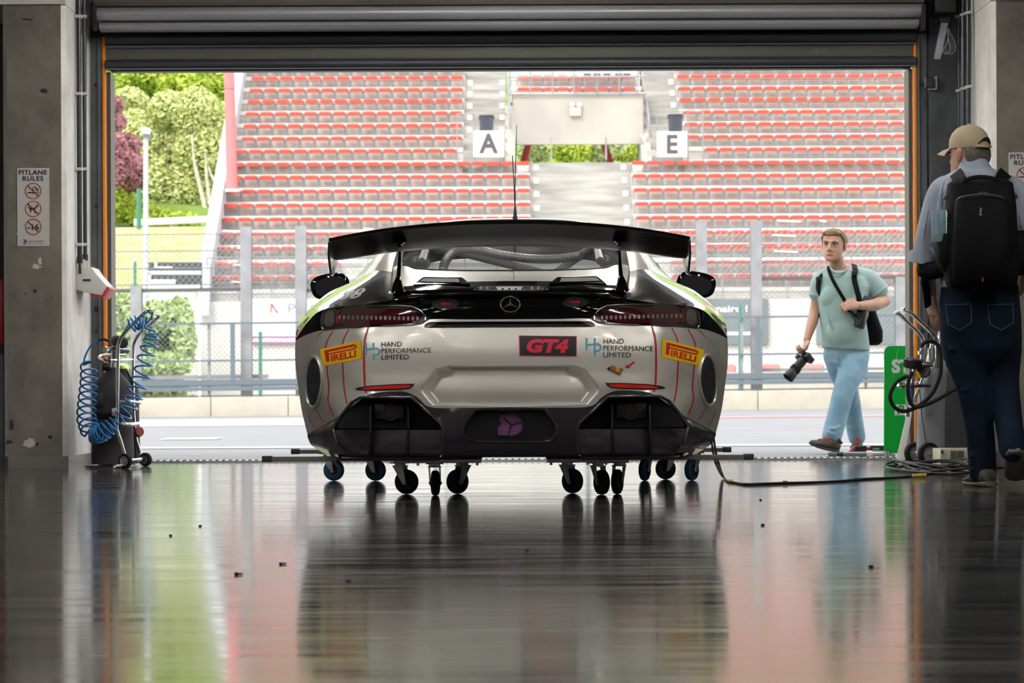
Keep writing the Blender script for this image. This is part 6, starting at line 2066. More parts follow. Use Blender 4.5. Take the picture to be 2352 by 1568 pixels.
def hand(k, wrist, fwd, back, thumb, curls, size=1.0, spread=.1, thumb_curl=.5):
    """palm, four jointed fingers and a thumb. fwd: wrist to knuckles; back: out of the back of the hand; thumb: side of the thumb"""
    f = Vector(fwd).normalized()
    b = (Vector(back) - f * Vector(back).dot(f)).normalized()
    t = f.cross(b).normalized()
    if t.dot(Vector(thumb)) < 0: t = -t
    S = size
    w0 = Vector(wrist)
    k.loft([(w0 - f * .01, t * .026 * S, b * .020 * S), (w0 + f * .02 * S, t * .031 * S, b * .017 * S), (w0 + f * .055 * S, t * .040 * S, b * .016 * S), (w0 + f * .088 * S, t * .042 * S, b * .013 * S), (w0 + f * .097 * S, t * .037 * S, b * .008 * S)], 16, 2.6)
    ln = [(.046, .028, .022), (.050, .032, .023), (.046, .030, .022), (.036, .022, .020)]
    for i in range(4):
        off = (1.5 - i) * .0205 * S
        p = w0 + f * (.090 - .006 * abs(i - 1)) * S + t * off
        d = (f + t * (1.5 - i) * spread).normalized()
        P = [p - d * .012 * S, p]
        ang = 0
        axis = t
        for j, l in enumerate(ln[i]):
            ang += curls[i] * (.75, 1.15, .8)[j]
            dd = (d * math.cos(ang) - b * math.sin(ang)).normalized()
            P.append(P[-1] + dd * l * S)
        r = [.0098, .0098, .0092, .0084, .0070]
        k.tube(P, [x * S for x in r], 10)
        k.ell(P[-1], (.0070 * S,) * 3)
        for q in P[1:-1]: k.ell(q, (.0094 * S,) * 3, n=10, m=8)
    p = w0 + f * .022 * S + t * .024 * S
    d1 = (f * .62 + t * .75 - b * .15).normalized()
    d2 = (f * .9 + t * (.45 - thumb_curl) - b * .3).normalized()
    d3 = (f * .9 + t * (.2 - thumb_curl) - b * .45).normalized()
    P = [p, p + d1 * .040 * S, p + d1 * .040 * S + d2 * .032 * S, p + d1 * .040 * S + d2 * .032 * S + d3 * .024 * S]
    k.tube(P, [.0155 * S, .0125 * S, .0105 * S, .008 * S], 10)
    for q, r in zip(P, (.015, .0122, .0103, .008)): k.ell(q, (r * S,) * 3, n=10, m=8)
    return [p for p in P]
def shoe(parent, heel, toe, up, side_w, name='shoe', mats=None, lace=None, h=.085):
    """hiking shoe from heel to toe points on the sole; up: sole normal"""
    hl, te = Vector(heel), Vector(toe)
    f = (te - hl).normalized(); L_ = (te - hl).length
    u = (Vector(up) - f * Vector(up).dot(f)).normalized()
    s = f.cross(u).normalized()
    def sec(t, w_, z0, z1):
        c = hl + f * L_ * t + u * (z0 + z1) / 2
        return (c, s * w_, u * (z1 - z0) / 2)
    k = MB().loft([sec(0.0, side_w * .5, .018, h * .75), sec(.05, side_w * .70, .016, h * 1.05), sec(.2, side_w * .78, .016, h * 1.22), sec(.36, side_w * .8, .016, h * 1.18), sec(.55, side_w * .92, .016, h * .86), sec(.75, side_w * 1.0, .018, h * .66), sec(.92, side_w * .85, .02, h * .55), sec(1.0, side_w * .45, .024, h * .42)], 20, 2.6)
    sh = k.build(name, mats[0], parent, smooth=60)
    k = MB().loft([sec(-.015, side_w * .5, .002, .026), sec(.06, side_w * .82, 0, .028), sec(.35, side_w * .82, 0, .026), sec(.6, side_w * 1.02, 0, .024), sec(.82, side_w * 1.06, .002, .026), sec(.96, side_w * .8, .006, .03), sec(1.02, side_w * .4, .012, .034)], 22, 3.2)
    k.build('sole', mats[1], sh, smooth=50)
    if lace:
        k = MB()
        for i in range(5):
            t = .40 + i * .075
            zz = lerp(h * 1.14, h * .78, i / 4)
            k.tube([hl + f * L_ * t - s * side_w * .45 + u * (zz - .006), hl + f * L_ * (t + .02) + u * (zz + .006), hl + f * L_ * (t + .045) + s * side_w * .45 + u * (zz - .008)], .0035, 6)
        k.build('lace', lace, sh)
        k = MB().tube([hl + f * L_ * .02 - s * side_w * .5 + u * h * .95, hl + f * L_ * .18 - s * side_w * .74 + u * h * 1.2, hl + f * L_ * .36 + u * h * 1.3, hl + f * L_ * .18 + s * side_w * .74 + u * h * 1.2, hl + f * L_ * .02 + s * side_w * .5 + u * h * .95], .011, 8, closed=True)
        k.build('collar', mats[0], sh)
    return sh
def strap(k, P, wd, th, n=24, nrm=None):
    """a flat ribbon through points; nrm: outward direction"""
    C = crv(P, n)
    rows = []
    for i, p in enumerate(C):
        t = (C[min(i + 1, n - 1)] - C[max(i - 1, 0)]).normalized()
        o = Vector(nrm(p) if callable(nrm) else nrm)
        o = (o - t * o.dot(t)).normalized()
        s = t.cross(o).normalized()
        rows.append([p + s * wd / 2 + o * th / 2, p - s * wd / 2 + o * th / 2, p - s * wd / 2 - o * th / 2, p + s * wd / 2 - o * th / 2])
    k.grid(rows, close=True)
    k.add(rows[0], [(0, 1, 2, 3)]); k.add(rows[-1], [(0, 1, 2, 3)])

# ------------------------------------------------------------------ the photographer walking past outside
YA = 21.5
def A(px, py, d=0.0):
    return W(px, py, YA + d)
ma = mpp(YA)
root = W(1935, 1040, YA); root.z = 0
ORG['_pa'] = root
headc = A(1915.5, 565, -.03)
hrot = Matrix.Rotation(R(-24), 3, 'Z') @ Matrix.Rotation(R(3), 3, 'Y')
k = MB()
T = head_parts(k, headc, hrot, 1.0, 1.12)
limb(k, [A(1921, 596, .01), A(1928, 622, .03)], [.058, .066])
# trunk inside the shirt
k.loft([(A(1930, 622, .03), (.08, 0, 0), (0, .07, 0)), (A(1936, 640, .03), (.165, 0, 0), (0, .09, 0)), (A(1936, 690, .02), (.165, 0, 0), (0, .115, 0)), (A(1938, 760, .02), (.15, 0, 0), (0, .12, 0)), (A(1943, 815, .02), (.15, 0, 0), (0, .115, 0)), (A(1945, 838, .02), (.13, 0, 0), (0, .10, 0))], 20, 2.3)
# right arm hanging with the camera, left arm folded across
shR, elR, wrR = A(1884, 645, .02), A(1873, 708, .06), A(1853.5, 779, -.06)
limb(k, [shR, A(1879, 678, .04), elR, A(1866, 738, .02), wrR], [.052, .050, .043, .042, .028])
shL, elL, wrL = A(1996, 642, .04), A(2031, 690, .05), A(1974, 702, -.20)
limb(k, [shL, A(2014, 664, .05), elL], [.060, .056, .048])
limb(k, [elL, A(2008, 700, -.06), wrL], [.048, .047, .031])
# legs inside the jeans
limb(k, [A(1966, 815, 0), A(1941, 893, -.18), A(1911, 1010, -.28)], [.085, .056, .038])
limb(k, [A(1920, 815, .02), A(1950, 900, .12), A(1968, 1005, .22)], [.085, .056, .038])
# hands
hand(k, A(1853, 783, -.06), (A(1846, 810, -.12) - A(1853, 783, -.06)), (.55, .55, .45), (-.5, -.7, .2), (.95, 1.0, 1.0, 1.05), .98, .03, .3)
hand(k, A(1973, 702, -.205), (-1, -.10, .05), (-.1, -.9, .45), (0, .1, 1), (.95, .95, .95, 1.0), 1.02, .04, .5)
man = k.build('person', M_SKIN, None, remesh=.0048, sm=3, smooth=180)
for v in man.data.vertices: v.co -= root
man.location = root
ORG[man.name] = root
tag(man, 'person in pale green t-shirt and light jeans walking outside with a camera in hand', 'person')
face_parts(T, hrot, man, M_HAIR)
# hair
k = MB()
sl = [(.0, .078, .012, .10), (.03, .080, -.01, .104), (.055, .0815, -.055, .106), (.08, .080, -.095, .10), (.105, .068, -.092, .085), (.124, .048, -.068, .06), (.134, .02, -.03, .03)]
k.loft([(T(0, (yf + yb) / 2, z), hrot @ Vector((rx * 1.12, 0, 0)), hrot @ Vector((0, (yb - yf) / 2 * 1.03, 0))) for z, rx, yf, yb in sl], 26, 2.2)
for e in (-1, 1):
    k.loft([(T(e * .074, -.004, -.02), hrot @ Vector((.006, 0, 0)), hrot @ Vector((0, .010, 0))), (T(e * .076, -.01, .03), hrot @ Vector((.008, 0, 0)), hrot @ Vector((0, .02, 0))), (T(e * .072, -.03, .07), hrot @ Vector((.012, 0, 0)), hrot @ Vector((0, .03, 0)))], 10)
rnd = random.Random(3)
for i in range(16):
    a = lerp(-.055, .06, i / 15)
    k.tube([T(a * .9, -.03, .128 - abs(a) * .25), T(a, -.085, .112 - abs(a) * .35), T(a - .008, -.100 + abs(a) * .3, .082 + rnd.uniform(-.012, .01))], [.010, .010, .004], 6)
k.build('hair', M_HAIR, man, remesh=.005, sm=2, smooth=180)
# t-shirt
M_SHIRT = mat('pale_green_cotton', (.30, .415, .385), .8, var=.10, scale=5, bump=.12)
k = MB()
shirt_s = [(1929, 622, 26, .085), (1932, 629, 42, .10), (1935, 636, 56, .115), (1937, 655, 62, .135), (1934, 690, 57.5, .155), (1935, 725, 53, .16), (1940, 765, 54, .162), (1943, 803, 55.5, .158)]
k.loft([(A(a, b, .02), (c * ma, 0, -.05 * c / 60 * .3), (0, d, 0)) for a, b, c, d in shirt_s], 26, 2.35)
limb(k, [A(1900, 634, .03), shR, A(1877.5, 674, .04)], [.065, .067, .066])
limb(k, [A(1972, 634, .03), A(1995, 643, .04), A(2015, 666, .05)], [.07, .080, .083])
# belly and chest folds
k.ell(A(1913, 682, -.07), (.10, .06, .10)); k.ell(A(1958, 682, -.06), (.10, .06, .10)); k.ell(A(1938, 765, -.08), (.14, .08, .14))
for P in ([(1985, 660), (1965, 690), (1935, 715)], [(1895, 700), (1905, 740), (1925, 775)], [(1985, 735), (1965, 765), (1930, 790)]):
    k.tube([A(a, b, -.135) for a, b in P], [.006, .014, .006], 6)
sh = k.build('t_shirt', M_SHIRT, man, remesh=.009, sm=6, smooth=180)
k = MB().tube(crv([A(1907, 613, -.02), A(1912, 621, -.09), A(1925, 627, -.115), A(1941, 622, -.07), A(1949, 611, .01)], 20), .008, 8); k.build('neck_rib', M_SHIRT, sh)
for c, r, n_ in ((A(1877, 676, .04), .0675, (A(1873, 708, .06) - A(1880, 660, .04))), (A(2017, 668.5, .05), .083, (A(2031, 690, .05) - A(2000, 650, .04)))):
    k = MB().lathe([(r - .004, -.004), (r + .003, 0), (r + .002, .008), (r - .006, .008)], c, n_, 24); k.build('sleeve_hem', M_SHIRT, sh)
# jeans
M_JEAN = mat('light_blue_denim', (.28, .43, .52), .8, col2=(.165, .30, .40), scale=7, bump=.2, detail=8)
k = MB()
k.loft([(A(1943, 795, .02), (.165, 0, 0), (0, .135, 0)), (A(1944, 815, .02), (.170, 0, 0), (0, .14, 0)), (A(1944, 832, .02), (.160, 0, 0), (0, .135, 0)), (A(1944, 850, .02), (.11, 0, 0), (0, .10, 0)), (A(1944, 862, .02), (.05, 0, 0), (0, .05, 0))], 22, 2.3)
limb(k, [A(1966, 815, 0), A(1957, 850, -.08), A(1940, 893, -.18), A(1926, 945, -.24), A(1911, 1000, -.29)], [.105, .105, .084, .080, .076])
limb(k, [A(1920, 815, .02), A(1934, 855, .08), A(1949, 900, .12), A(1958, 950, .18), A(1968, 1003, .23)], [.100, .100, .080, .074, .068])
rnd = random.Random(8)
for (cx, cy, d_) in ((1946, 893, -.255), (1936, 905, -.26), (1932, 918, -.27), (1918, 985, -.36), (1914, 998, -.36), (1922, 970, -.33), (1960, 985, .16), (1966, 996, .165), (1950, 850, -.16), (1930, 836, -.1), (1955, 905, .05)):
    k.tube([A(cx - 16, cy - 4 + rnd.uniform(-3, 3), d_), A(cx, cy, d_ - .005), A(cx + 15, cy - 7, d_ + .01)], [.004, .010, .004], 6)
je = k.build('jeans', M_JEAN, man, remesh=.009, sm=6, smooth=180)
k = MB().tube([A(1922, 806, -.135), A(1926, 830, -.14), A(1932, 848, -.12)], .004, 6); k.build('fly_seam', M_JEAN, je)
# shoes
M_SHOE = mat('brown_hiking_leather', (.060, .045, .030), .7, var=.4, scale=25)
M_SOLE = mat('dark_sole', (.03, .028, .022), .7)
M_LACE = mat('red_lace', (.45, .08, .04), .6)
hl, te = A(1921, 1039, -.27), A(1862, 1024.5, -.44)
hl.z = max(hl.z, .005)
shoe(man, hl, te, (.12, -.25, 1), .052, 'shoe', (M_SHOE, M_SOLE), M_LACE)
hl, te = A(1972, 1034, .27), A(1966, 1040, .02)
hl.z = .0; te.z = .002
shoe(man, hl, te, (0, 0, 1), .050, 'shoe', (M_SHOE, M_SOLE), M_LACE)
# backpack on his back, straps over the shoulders, lens pouch on the cross strap
M_PACK = mat('black_nylon', (.0045, .0045, .0055), .75, var=.3, scale=9, spec=.10)
k = MB().loft([(A(1950, 625, .24), (.11, 0, 0), (0, .05, 0)), (A(1952, 650, .26), (.155, 0, 0), (0, .09, 0)), (A(1962, 720, .27), (.17, .0, 0), (0, .11, 0)), (A(1978, 760, .27), (.165, 0, 0), (0, .11, 0)), (A(1982, 785, .27), (.15, 0, 0), (0, .10, 0)), (A(1984, 793, .27), (.11, 0, 0), (0, .07, 0))], 24, 3.2)
bp = k.build('rucksack', M_PACK, None, remesh=.012, sm=3, smooth=180)
q = A(1960, 790, .27)
for v in bp.data.vertices: v.co -= q
bp.location = q; ORG[bp.name] = q
tag(bp, 'black rucksack on the back of the person in the pale green shirt', 'backpack')
for P in ([A(1886, 622, .1), A(1884, 632, -.03), A(1880, 646, -.055), A(1879, 668, -.05), A(1888, 700, .03), A(1882, 725, .1)], [A(1962, 608, .09), A(1964, 620, -.075), A(1962, 640, -.125), A(1968, 665, -.15), A(1974, 690, -.16), A(1976, 715, -.14)]):
    k = MB(); strap(k, P, .040, .012, 30, lambda p: (p - A(1935, p.z and 690, .05)).normalized()); k.build('shoulder_strap', M_PACK, bp, smooth=60)
MB().tube([A(1886, 705, .05), A(1878, 728, .02)], .012, 6).build('loose_strap', M_PACK, bp)
for c in (A(1880, 641, -.075), A(1962, 627, -.125)): MB().box(c, (.04, .02, .035)).build('buckle', M_BLACKPL, bp, bevel=.004)
# sling with the lens pouch
P = [A(1903, 612, -.01), A(1905, 624, -.10), A(1914, 645, -.155), A(1928, 670, -.185), A(1940, 690, -.19), A(1950, 712, -.20), A(1966, 727, -.20)]
ps = thing('camera_sling', A(1970, 745, -.2), 'black sling with a lens pouch across the pale green t-shirt', 'strap')
k = MB(); strap(k, P, .026, .006, 30, (0, -1, .15)); k.build('webbing', M_PACK, ps, smooth=60)
k = MB().lathe([(0, 0), (.036, .002), (.040, .012), (.043, .05), (.045, .12), (.040, .145), (.0, .15)], A(1973, 752, -.15), (.28, .30, .95), 24); k.build('lens_pouch', M_BLACKPL, ps, smooth=40)
k = MB().tube(crv([A(1952, 716, -.21), A(1958, 724, -.215), A(1964, 733, -.215), A(1968, 740, -.215)], 10), .008, 8); k.build('clip', M_BLACKMET, ps)
k = MB().lathe([(0, 0), (.052, 0), (.054, .02), (.052, .055), (.04, .065), (0, .067)], A(1986, 700, -.055), (.30, .1, .95), 24); k.build('blue_black_cap', mat('navy_nylon', (.03, .045, .075), .5), ps, smooth=40)
# the camera in his right hand
cm = thing('camera_body_and_lens', A(1850, 836, -.1), 'black camera with a long lens held low in the walking person hand', 'camera')
qz = A(1850, 820, -.12)
fz = Vector((-.80, -.35, -.90)).normalized()         # where the lens points
rz = Vector((.60, -.8, -.1)); rz = (rz - fz * rz.dot(fz)).normalized()
uz = fz.cross(rz).normalized()
rm = Matrix((rz, fz, uz)).transposed()
k = MB().box(qz, (.125, .045, .082), rm); k.box(qz + rm @ Vector((.0, .0, .048)), (.045, .04, .022), rm); k.box(qz + rm @ Vector((-.052, .018, -.005)), (.03, .05, .075), rm)
cb = k.build('camera_body', M_BLACKPL, cm, bevel=.006)
MB().box(qz + rm @ Vector((.005, -.0235, -.006)), (.072, .004, .052), rm).build('screen', mat('camera_screen', (.10, .13, .135), .1), cb)
MB().box(qz + rm @ Vector((.0, .021, .048)), (.026, .003, .012), rm).build('prism_logo_plate', M_WHITE, cb)
MB().lathe([(.0, .02), (.034, .02), (.036, .04), (.036, .10), (.040, .105), (.040, .15), (.037, .155), (.044, .17), (.046, .215), (.040, .22), (.036, .20), (0, .195)], qz, fz, 28).build('lens', M_BLACKPL, cm, smooth=35)
MB().lathe([(.041, .112), (.0415, .114), (.0415, .143), (.041, .145)], qz, fz, 28).build('focus_ring', M_RUBBER, cm, smooth=35)

# ------------------------------------------------------------------ the older man inside, seen from behind
YB = 13.8
def Bp(px, py, d=0.0):
    return W(px, py, YB + d)
mb_ = mpp(YB)
root = W(2255, 1118, YB); root.z = 0
headc = Bp(2226, 355, .05)
hrot = Matrix.Rotation(R(180 + 38), 3, 'Z')          # looks away and to the left
k = MB()
T = head_parts(k, headc, hrot, 1.02)
limb(k, [Bp(2233, 372, .02), Bp(2240, 405, .02)], [.06, .07])
k.loft([(Bp(2242, 400, .03), (.09, 0, 0), (0, .08, 0)), (Bp(2245, 425, .03), (.19, 0, 0), (0, .10, 0)), (Bp(2245, 520, .03), (.18, 0, 0), (0, .115, 0)), (Bp(2248, 620, .03), (.165, 0, 0), (0, .12, 0)), (Bp(2250, 690, .03), (.165, 0, 0), (0, .12, 0)), (Bp(2252, 740, .03), (.14, 0, 0), (0, .10, 0))], 20, 2.3)
shl, ell_, wrl = Bp(2166, 444, .03), Bp(2122, 585, .06), Bp(2138, 672, .16)
limb(k, [shl, Bp(2135, 512, .04), ell_], [.042, .044, .043])
limb(k, [ell_, Bp(2130, 630, .11), wrl], [.043, .040, .029])
shr, elr, wrr = Bp(2324, 444, .03), Bp(2372, 580, .05), Bp(2350, 640, .22)
limb(k, [shr, Bp(2358, 512, .04), elr], [.052, .048, .044]); limb(k, [elr, wrr], [.042, .03])
limb(k, [Bp(2208, 710, .03), Bp(2232, 885, .02), Bp(2256, 1075, .05)], [.09, .055, .04])
limb(k, [Bp(2298, 710, .03), Bp(2304, 875, .05), Bp(2318, 1020, -.10)], [.09, .055, .04])
hand(k, Bp(2139, 678, .165), (.10, .06, -1), (-.9, -.35, -.1), (.2, .9, .0), (.28, .34, .38, .42), 1.05, .05, .4)
hand(k, Bp(2348, 645, .23), (-.1, .9, -.3), (.8, 0, .5), (-.3, .2, .8), (.6, .6, .6, .6), 1.05, .05, .4)
old = k.build('person', M_SKIN2, None, remesh=.0048, sm=3, smooth=180)
for v in old.data.vertices: v.co -= root
old.location = root; ORG[old.name] = root
tag(old, 'person with beige cap, pale blue shirt and dark jeans seen from behind at the right', 'person')
face_parts(T, hrot, old, M_HAIRG)
k = MB()
k.loft([(T(0, (yf + yb) / 2, z), hrot @ Vector((rx, 0, 0)), hrot @ Vector((0, (yb - yf) / 2, 0))) for z, rx, yf, yb in [(-.055, .060, .02, .075), (-.035, .073, .02, .092), (-.01, .078, .015, .099), (.022, .077, .01, .098), (.034, .072, .01, .09)]], 24, 2.3)
k.build('hair', M_HAIRG, old, remesh=.005, sm=2, smooth=180)
# cap
M_CAP = mat('beige_cap_cotton', (.36, .29, .19), .8, var=.12, scale=8)
k = MB()
sl = [(.028, .084, -.102, .108), (.045, .086, -.106, .110), (.075, .083, -.102, .104), (.10, .075, -.088, .092), (.122, .058, -.066, .070), (.137, .034, -.036, .04), (.142, .01, -.01, .012)]
k.loft([(T(0, (yf + yb) / 2, z + .08 * ((yf + yb) / 2 - 0)), hrot @ Vector((rx, 0, 0)), hrot @ Vector((0, (yb - yf) / 2, .10 * (yb - yf) / 2 * -.25))) for z, rx, yf, yb in sl], 30, 2.1)
cap = k.build('cap', M_CAP, old, smooth=60)
rows = []
for i in range(11):
    a = lerp(-1.15, 1.15, i / 10)
    x0, y0 = .083 * math.sin(a), -.02 - .085 * math.cos(a)
    x1, y1 = .080 * math.sin(a) * .95, -.03 - .165 * math.cos(a)
    dz = -.014 * (1 - math.cos(a))
    rows.append([T(x0, y0, .036 + dz), T(lerp(x0, x1, .5), lerp(y0, y1, .5), .030 + dz * 1.6), T(x1, y1, .016 + dz * 2.4)])
MB().grid(rows).build('cap_brim', M_CAP, cap, solid=.004, smooth=60)
MB().ell(T(0, 0, .143), (.008, .008, .006)).build('cap_button', M_CAP, cap)
# rear opening of the cap with its strap
def capp(a, z, rr=1.0):
    return T(.0865 * math.sin(a) * rr, .002 + .111 * math.cos(a) * rr, z)
n_ = 12
arc = [capp(lerp(-.62, .62, i / n_), .038 + .038 * math.sin(PI * i / n_), 1.012) for i in range(n_ + 1)] + [capp(lerp(.62, -.62, i / n_), .036, 1.012) for i in range(n_ + 1)]
MB().add(arc, [tuple(range(len(arc)))]).build('cap_opening', M_INK, cap, smooth=0)
k = MB(); strap(k, [capp(lerp(-.66, .66, i / 8), .034, 1.02) for i in range(9)], .016, .004, 20, lambda p: (p - headc)); k.build('cap_strap', M_CAP, cap, smooth=60)
MB().box(capp(-.1, .034, 1.04), (.018, .012, .018), hrot).build('cap_buckle', mat('brass', (.4, .33, .2), .35, .8), cap)
# little dark emblem on the cap side
P = [T(-.0845, -.045, .055), T(-.0845, -.030, .055), T(-.0852, -.036, .072)]
MB().add([p + (hrot @ Vector((-.003, 0, 0))) for p in P], [(0, 1, 2)]).build('cap_emblem', M_INK, cap, smooth=0)
# shirt
M_SHIRTB = mat('pale_blue_shirt', (.27, .305, .385), .8, var=.10, scale=4, bump=.12)
k = MB()
ss = [(2240, 386, 34, .085), (2241, 394, 56, .10), (2243, 410, 84, .12), (2245, 438, 98, .135), (2245, 520, 96, .15), (2246, 600, 88, .15), (2248, 665, 86, .15)]
k.loft([(Bp(a, b, .03), (c * mb_, 0, 0), (0, d, 0)) for a, b, c, d in ss], 26, 2.3)
limb(k, [Bp(2188, 416, .03), Bp(2160, 440, .03), Bp(2138, 515, .04), Bp(2122, 582, .06)], [.040, .060, .062, .058])
limb(k, [Bp(2304, 416, .03), Bp(2332, 440, .03), Bp(2356, 515, .04), Bp(2373, 582, .06)], [.040, .060, .062, .058])
for P, d_ in (([(2160, 440), (2155, 500), (2150, 560)], -.05), ([(2135, 470), (2122, 530), (2118, 570)], -.06), ([(2330, 440), (2345, 500), (2355, 560)], -.05), ([(2170, 410), (2160, 450), (2165, 520)], -.09), ([(2128, 560), (2142, 575), (2150, 590)], -.03), ([(2325, 420), (2330, 460), (2325, 520)], -.09)):
    k.tube([Bp(a, b, d_) for a, b in P], [.005, .013, .005], 6)
sb_ = k.build('shirt', M_SHIRTB, old, remesh=.009, sm=4, smooth=180)
k = MB().loft([(Bp(2236, 366, .02), (.064, 0, 0), (0, .064, 0)), (Bp(2238, 380, .02), (.076, 0, 0), (0, .076, 0)), (Bp(2240, 398, .02), (.098, 0, 0), (0, .09, 0))], 24); k.build('collar', M_SHIRTB, sb_, smooth=60)
for c, d_ in ((Bp(2119, 590, .065), ell_ - Bp(2135, 512, .04)), (Bp(2374, 588, .06), elr - Bp(2358, 512, .04))):
    MB().lathe([(.050, -.02), (.066, -.022), (.070, 0), (.067, .03), (.050, .032)], c, d_, 22).build('rolled_cuff', M_SHIRTB, sb_, smooth=50)
# jeans
M_JEAND = mat('dark_denim', (.0065, .014, .028), .8, col2=(.003, .007, .014), scale=7, bump=.2, detail=8, spec=.12)
k = MB()
k.loft([(Bp(2250, 650, .03), (.185, 0, 0), (0, .14, 0)), (Bp(2250, 700, .03), (.195, 0, 0), (0, .155, 0)), (Bp(2251, 760, .03), (.190, 0, 0), (0, .155, 0)), (Bp(2253, 800, .03), (.172, 0, 0), (0, .14, 0)), (Bp(2254, 830, .03), (.13, 0, 0), (0, .10, 0)), (Bp(2256, 850, .03), (.06, 0, 0), (0, .05, 0))], 24, 2.4)
limb(k, [Bp(2207, 720, .03), Bp(2214, 800, .02), Bp(2232, 885, .02), Bp(2250, 985, .04), Bp(2257, 1085, .06)], [.105, .108, .079, .071, .068])
limb(k, [Bp(2296, 720, .03), Bp(2300, 800, .05), Bp(2304, 875, .05), Bp(2314, 950, -.04), Bp(2326, 1030, -.16)], [.105, .100, .080, .070, .066])
rnd = random.Random(5)
for (cx, cy, d_, wd) in ((2225, 880, -.06, 26), (2222, 895, -.06, 24), (2235, 910, -.055, 22), (2300, 870, -.03, 26), (2306, 885, -.04, 24), (2200, 800, -.085, 30), (2300, 800, -.06, 30), (2250, 1060, -.01, 20), (2252, 1074, -.01, 22), (2245, 1045, -.02, 18), (2322, 1000, -.2, 18), (2270, 840, -.05, 20)):
    k.tube([Bp(cx - wd * 1.3, cy + rnd.uniform(-8, 8), d_ + .03), Bp(cx, cy, d_ + .009), Bp(cx + wd * 1.3, cy - 8, d_ + .03)], [.003, .010, .003], 6)
jb = k.build('jeans', M_JEAND, old, remesh=.009, sm=8, smooth=180)
for x0 in (2172, 2268):
    P = [Bp(x0, 700, -.135), Bp(x0 + 58, 698, -.14), Bp(x0 + 60, 740, -.14), Bp(x0 + 32, 758, -.14), Bp(x0 + 6, 744, -.135)]
    MB().tube(P, .003, 6, closed=True).build('pocket_seam', mat('denim_seam', (.05, .07, .10), .8), jb)
# trainers
M_TR = mat('grey_trainer_mesh', (.075, .070, .062), .7, var=.4, scale=30)
M_TRS = mat('trainer_sole', (.10, .09, .075), .7, var=.4, scale=12)
hl, te = Bp(2276, 1118, -.02), Bp(2226, 1114, .16)
hl.z = 0; te.z = 0
shoe(old, hl, te, (0, 0, 1), .055, 'trainer', (M_TR, M_TRS), None, .08)
hl, te = Bp(2330, 1040, -.23), Bp(2336, 1104, .0)
te.z = .02
shoe(old, hl, te, (0.1, .75, .55), .054, 'trainer', (M_TR, M_TRS), None, .08)
# wrist brace / black pouch on the left forearm
brace = thing('arm_pouch', Bp(2127, 640, .1), 'black padded strap hanging at the left elbow of the person with the cap', 'strap')
k = MB().loft([(Bp(2108, 612, .06), (.004, 0, .012), (0, .03, 0)), (Bp(2112, 616, .05), (.008, 0, .036), (0, .05, 0)), (Bp(2130, 622, .03), (.008, 0, .046), (0, .06, 0)), (Bp(2158, 620, .0), (.006, 0, .042), (0, .06, 0)), (Bp(2180, 612, .0), (.004, 0, .03), (0, .05, 0))], 18, 2.4); k.build('padded_band', M_PACK, brace, smooth=60)
MB().tube([Bp(2121, 640, .05), Bp(2128, 668, .08), Bp(2131, 702, .11)], [.032, .036, .034], 8, flat=.4).build('hanging_flap', M_PACK, brace, smooth=50)
# rucksack
rk = thing('camera_backpack', Bp(2250, 668, -.2), 'large black backpack on the person with the beige cap', 'backpack')
k = MB().loft([(Bp(2251, 410, -.19), (.12, 0, 0), (0, .05, 0)), (Bp(2251, 422, -.22), (.155, 0, 0), (0, .09, 0)), (Bp(2252, 470, -.25), (.165, 0, 0), (0, .115, 0)), (Bp(2252, 540, -.26), (.172, 0, 0), (0, .13, 0)), (Bp(2254, 620, -.26), (.178, 0, 0), (0, .13, 0)), (Bp(2254, 655, -.25), (.165, 0, 0), (0, .12, 0)), (Bp(2254, 668, -.24), (.13, 0, 0), (0, .09, 0))], 30, 3.4)
pk = k.build('main_bag', M_PACK, rk, remesh=.010, sm=3, smooth=180)
k = MB().loft([(Bp(2254, 450, -.36), (.10, 0, 0), (0, .03, 0)), (Bp(2254, 462, -.385), (.125, 0, 0), (0, .04, 0)), (Bp(2254, 560, -.40), (.135, 0, 0), (0, .05, 0)), (Bp(2254, 640, -.39), (.135, 0, 0), (0, .045, 0)), (Bp(2254, 652, -.37), (.11, 0, 0), (0, .03, 0))], 24, 3.2); k.build('front_pocket', M_PACK, rk, smooth=60)
MB().tube(crv([Bp(2196, 462, -.375), Bp(2210, 452, -.41), Bp(2254, 446, -.42), Bp(2298, 452, -.41), Bp(2311, 462, -.375)], 30), .0045, 8).build('zip_line', mat('zip_grey', (.06, .06, .065), .4), rk)
MB().tube(crv([Bp(2205, 428, -.29), Bp(2222, 412, -.31), Bp(2252, 406, -.315), Bp(2285, 411, -.31), Bp(2302, 426, -.29)], 24), .010, 8, flat=.5).build('carry_handle', M_PACK, rk)
for sgn in (-1, 1):
    k = MB().loft([(Bp(2252 + sgn * 80, 538, -.25), (.034, 0, 0), (0, .08, 0)), (Bp(2252 + sgn * 83, 560, -.25), (.038, 0, 0), (0, .09, 0)), (Bp(2252 + sgn * 84, 600, -.25), (.036, 0, 0), (0, .09, 0)), (Bp(2252 + sgn * 76, 626, -.25), (.02, 0, 0), (0, .06, 0))], 16, 3); k.build('side_pocket', M_PACK, rk, smooth=60)
    MB().box(Bp(2252 + sgn * 72, 454, -.25), (.05, .05, .03), Matrix.Rotation(R(-25 * sgn), 3, 'Y')).build('side_buckle', M_BLACKPL, rk, bevel=.006)
    P = [Bp(2252 + sgn * 46, 416, -.20), Bp(2252 + sgn * 55, 399, -.07), Bp(2252 + sgn * 60, 403, .06), Bp(2252 + sgn * 66, 430, .18), Bp(2252 + sgn * 74, 500, .20)]
    k = MB(); strap(k, P, .065, .014, 30, lambda p: (p - Bp(2248, 470, .03))); k.build('shoulder_strap', M_PACK, rk, smooth=60)
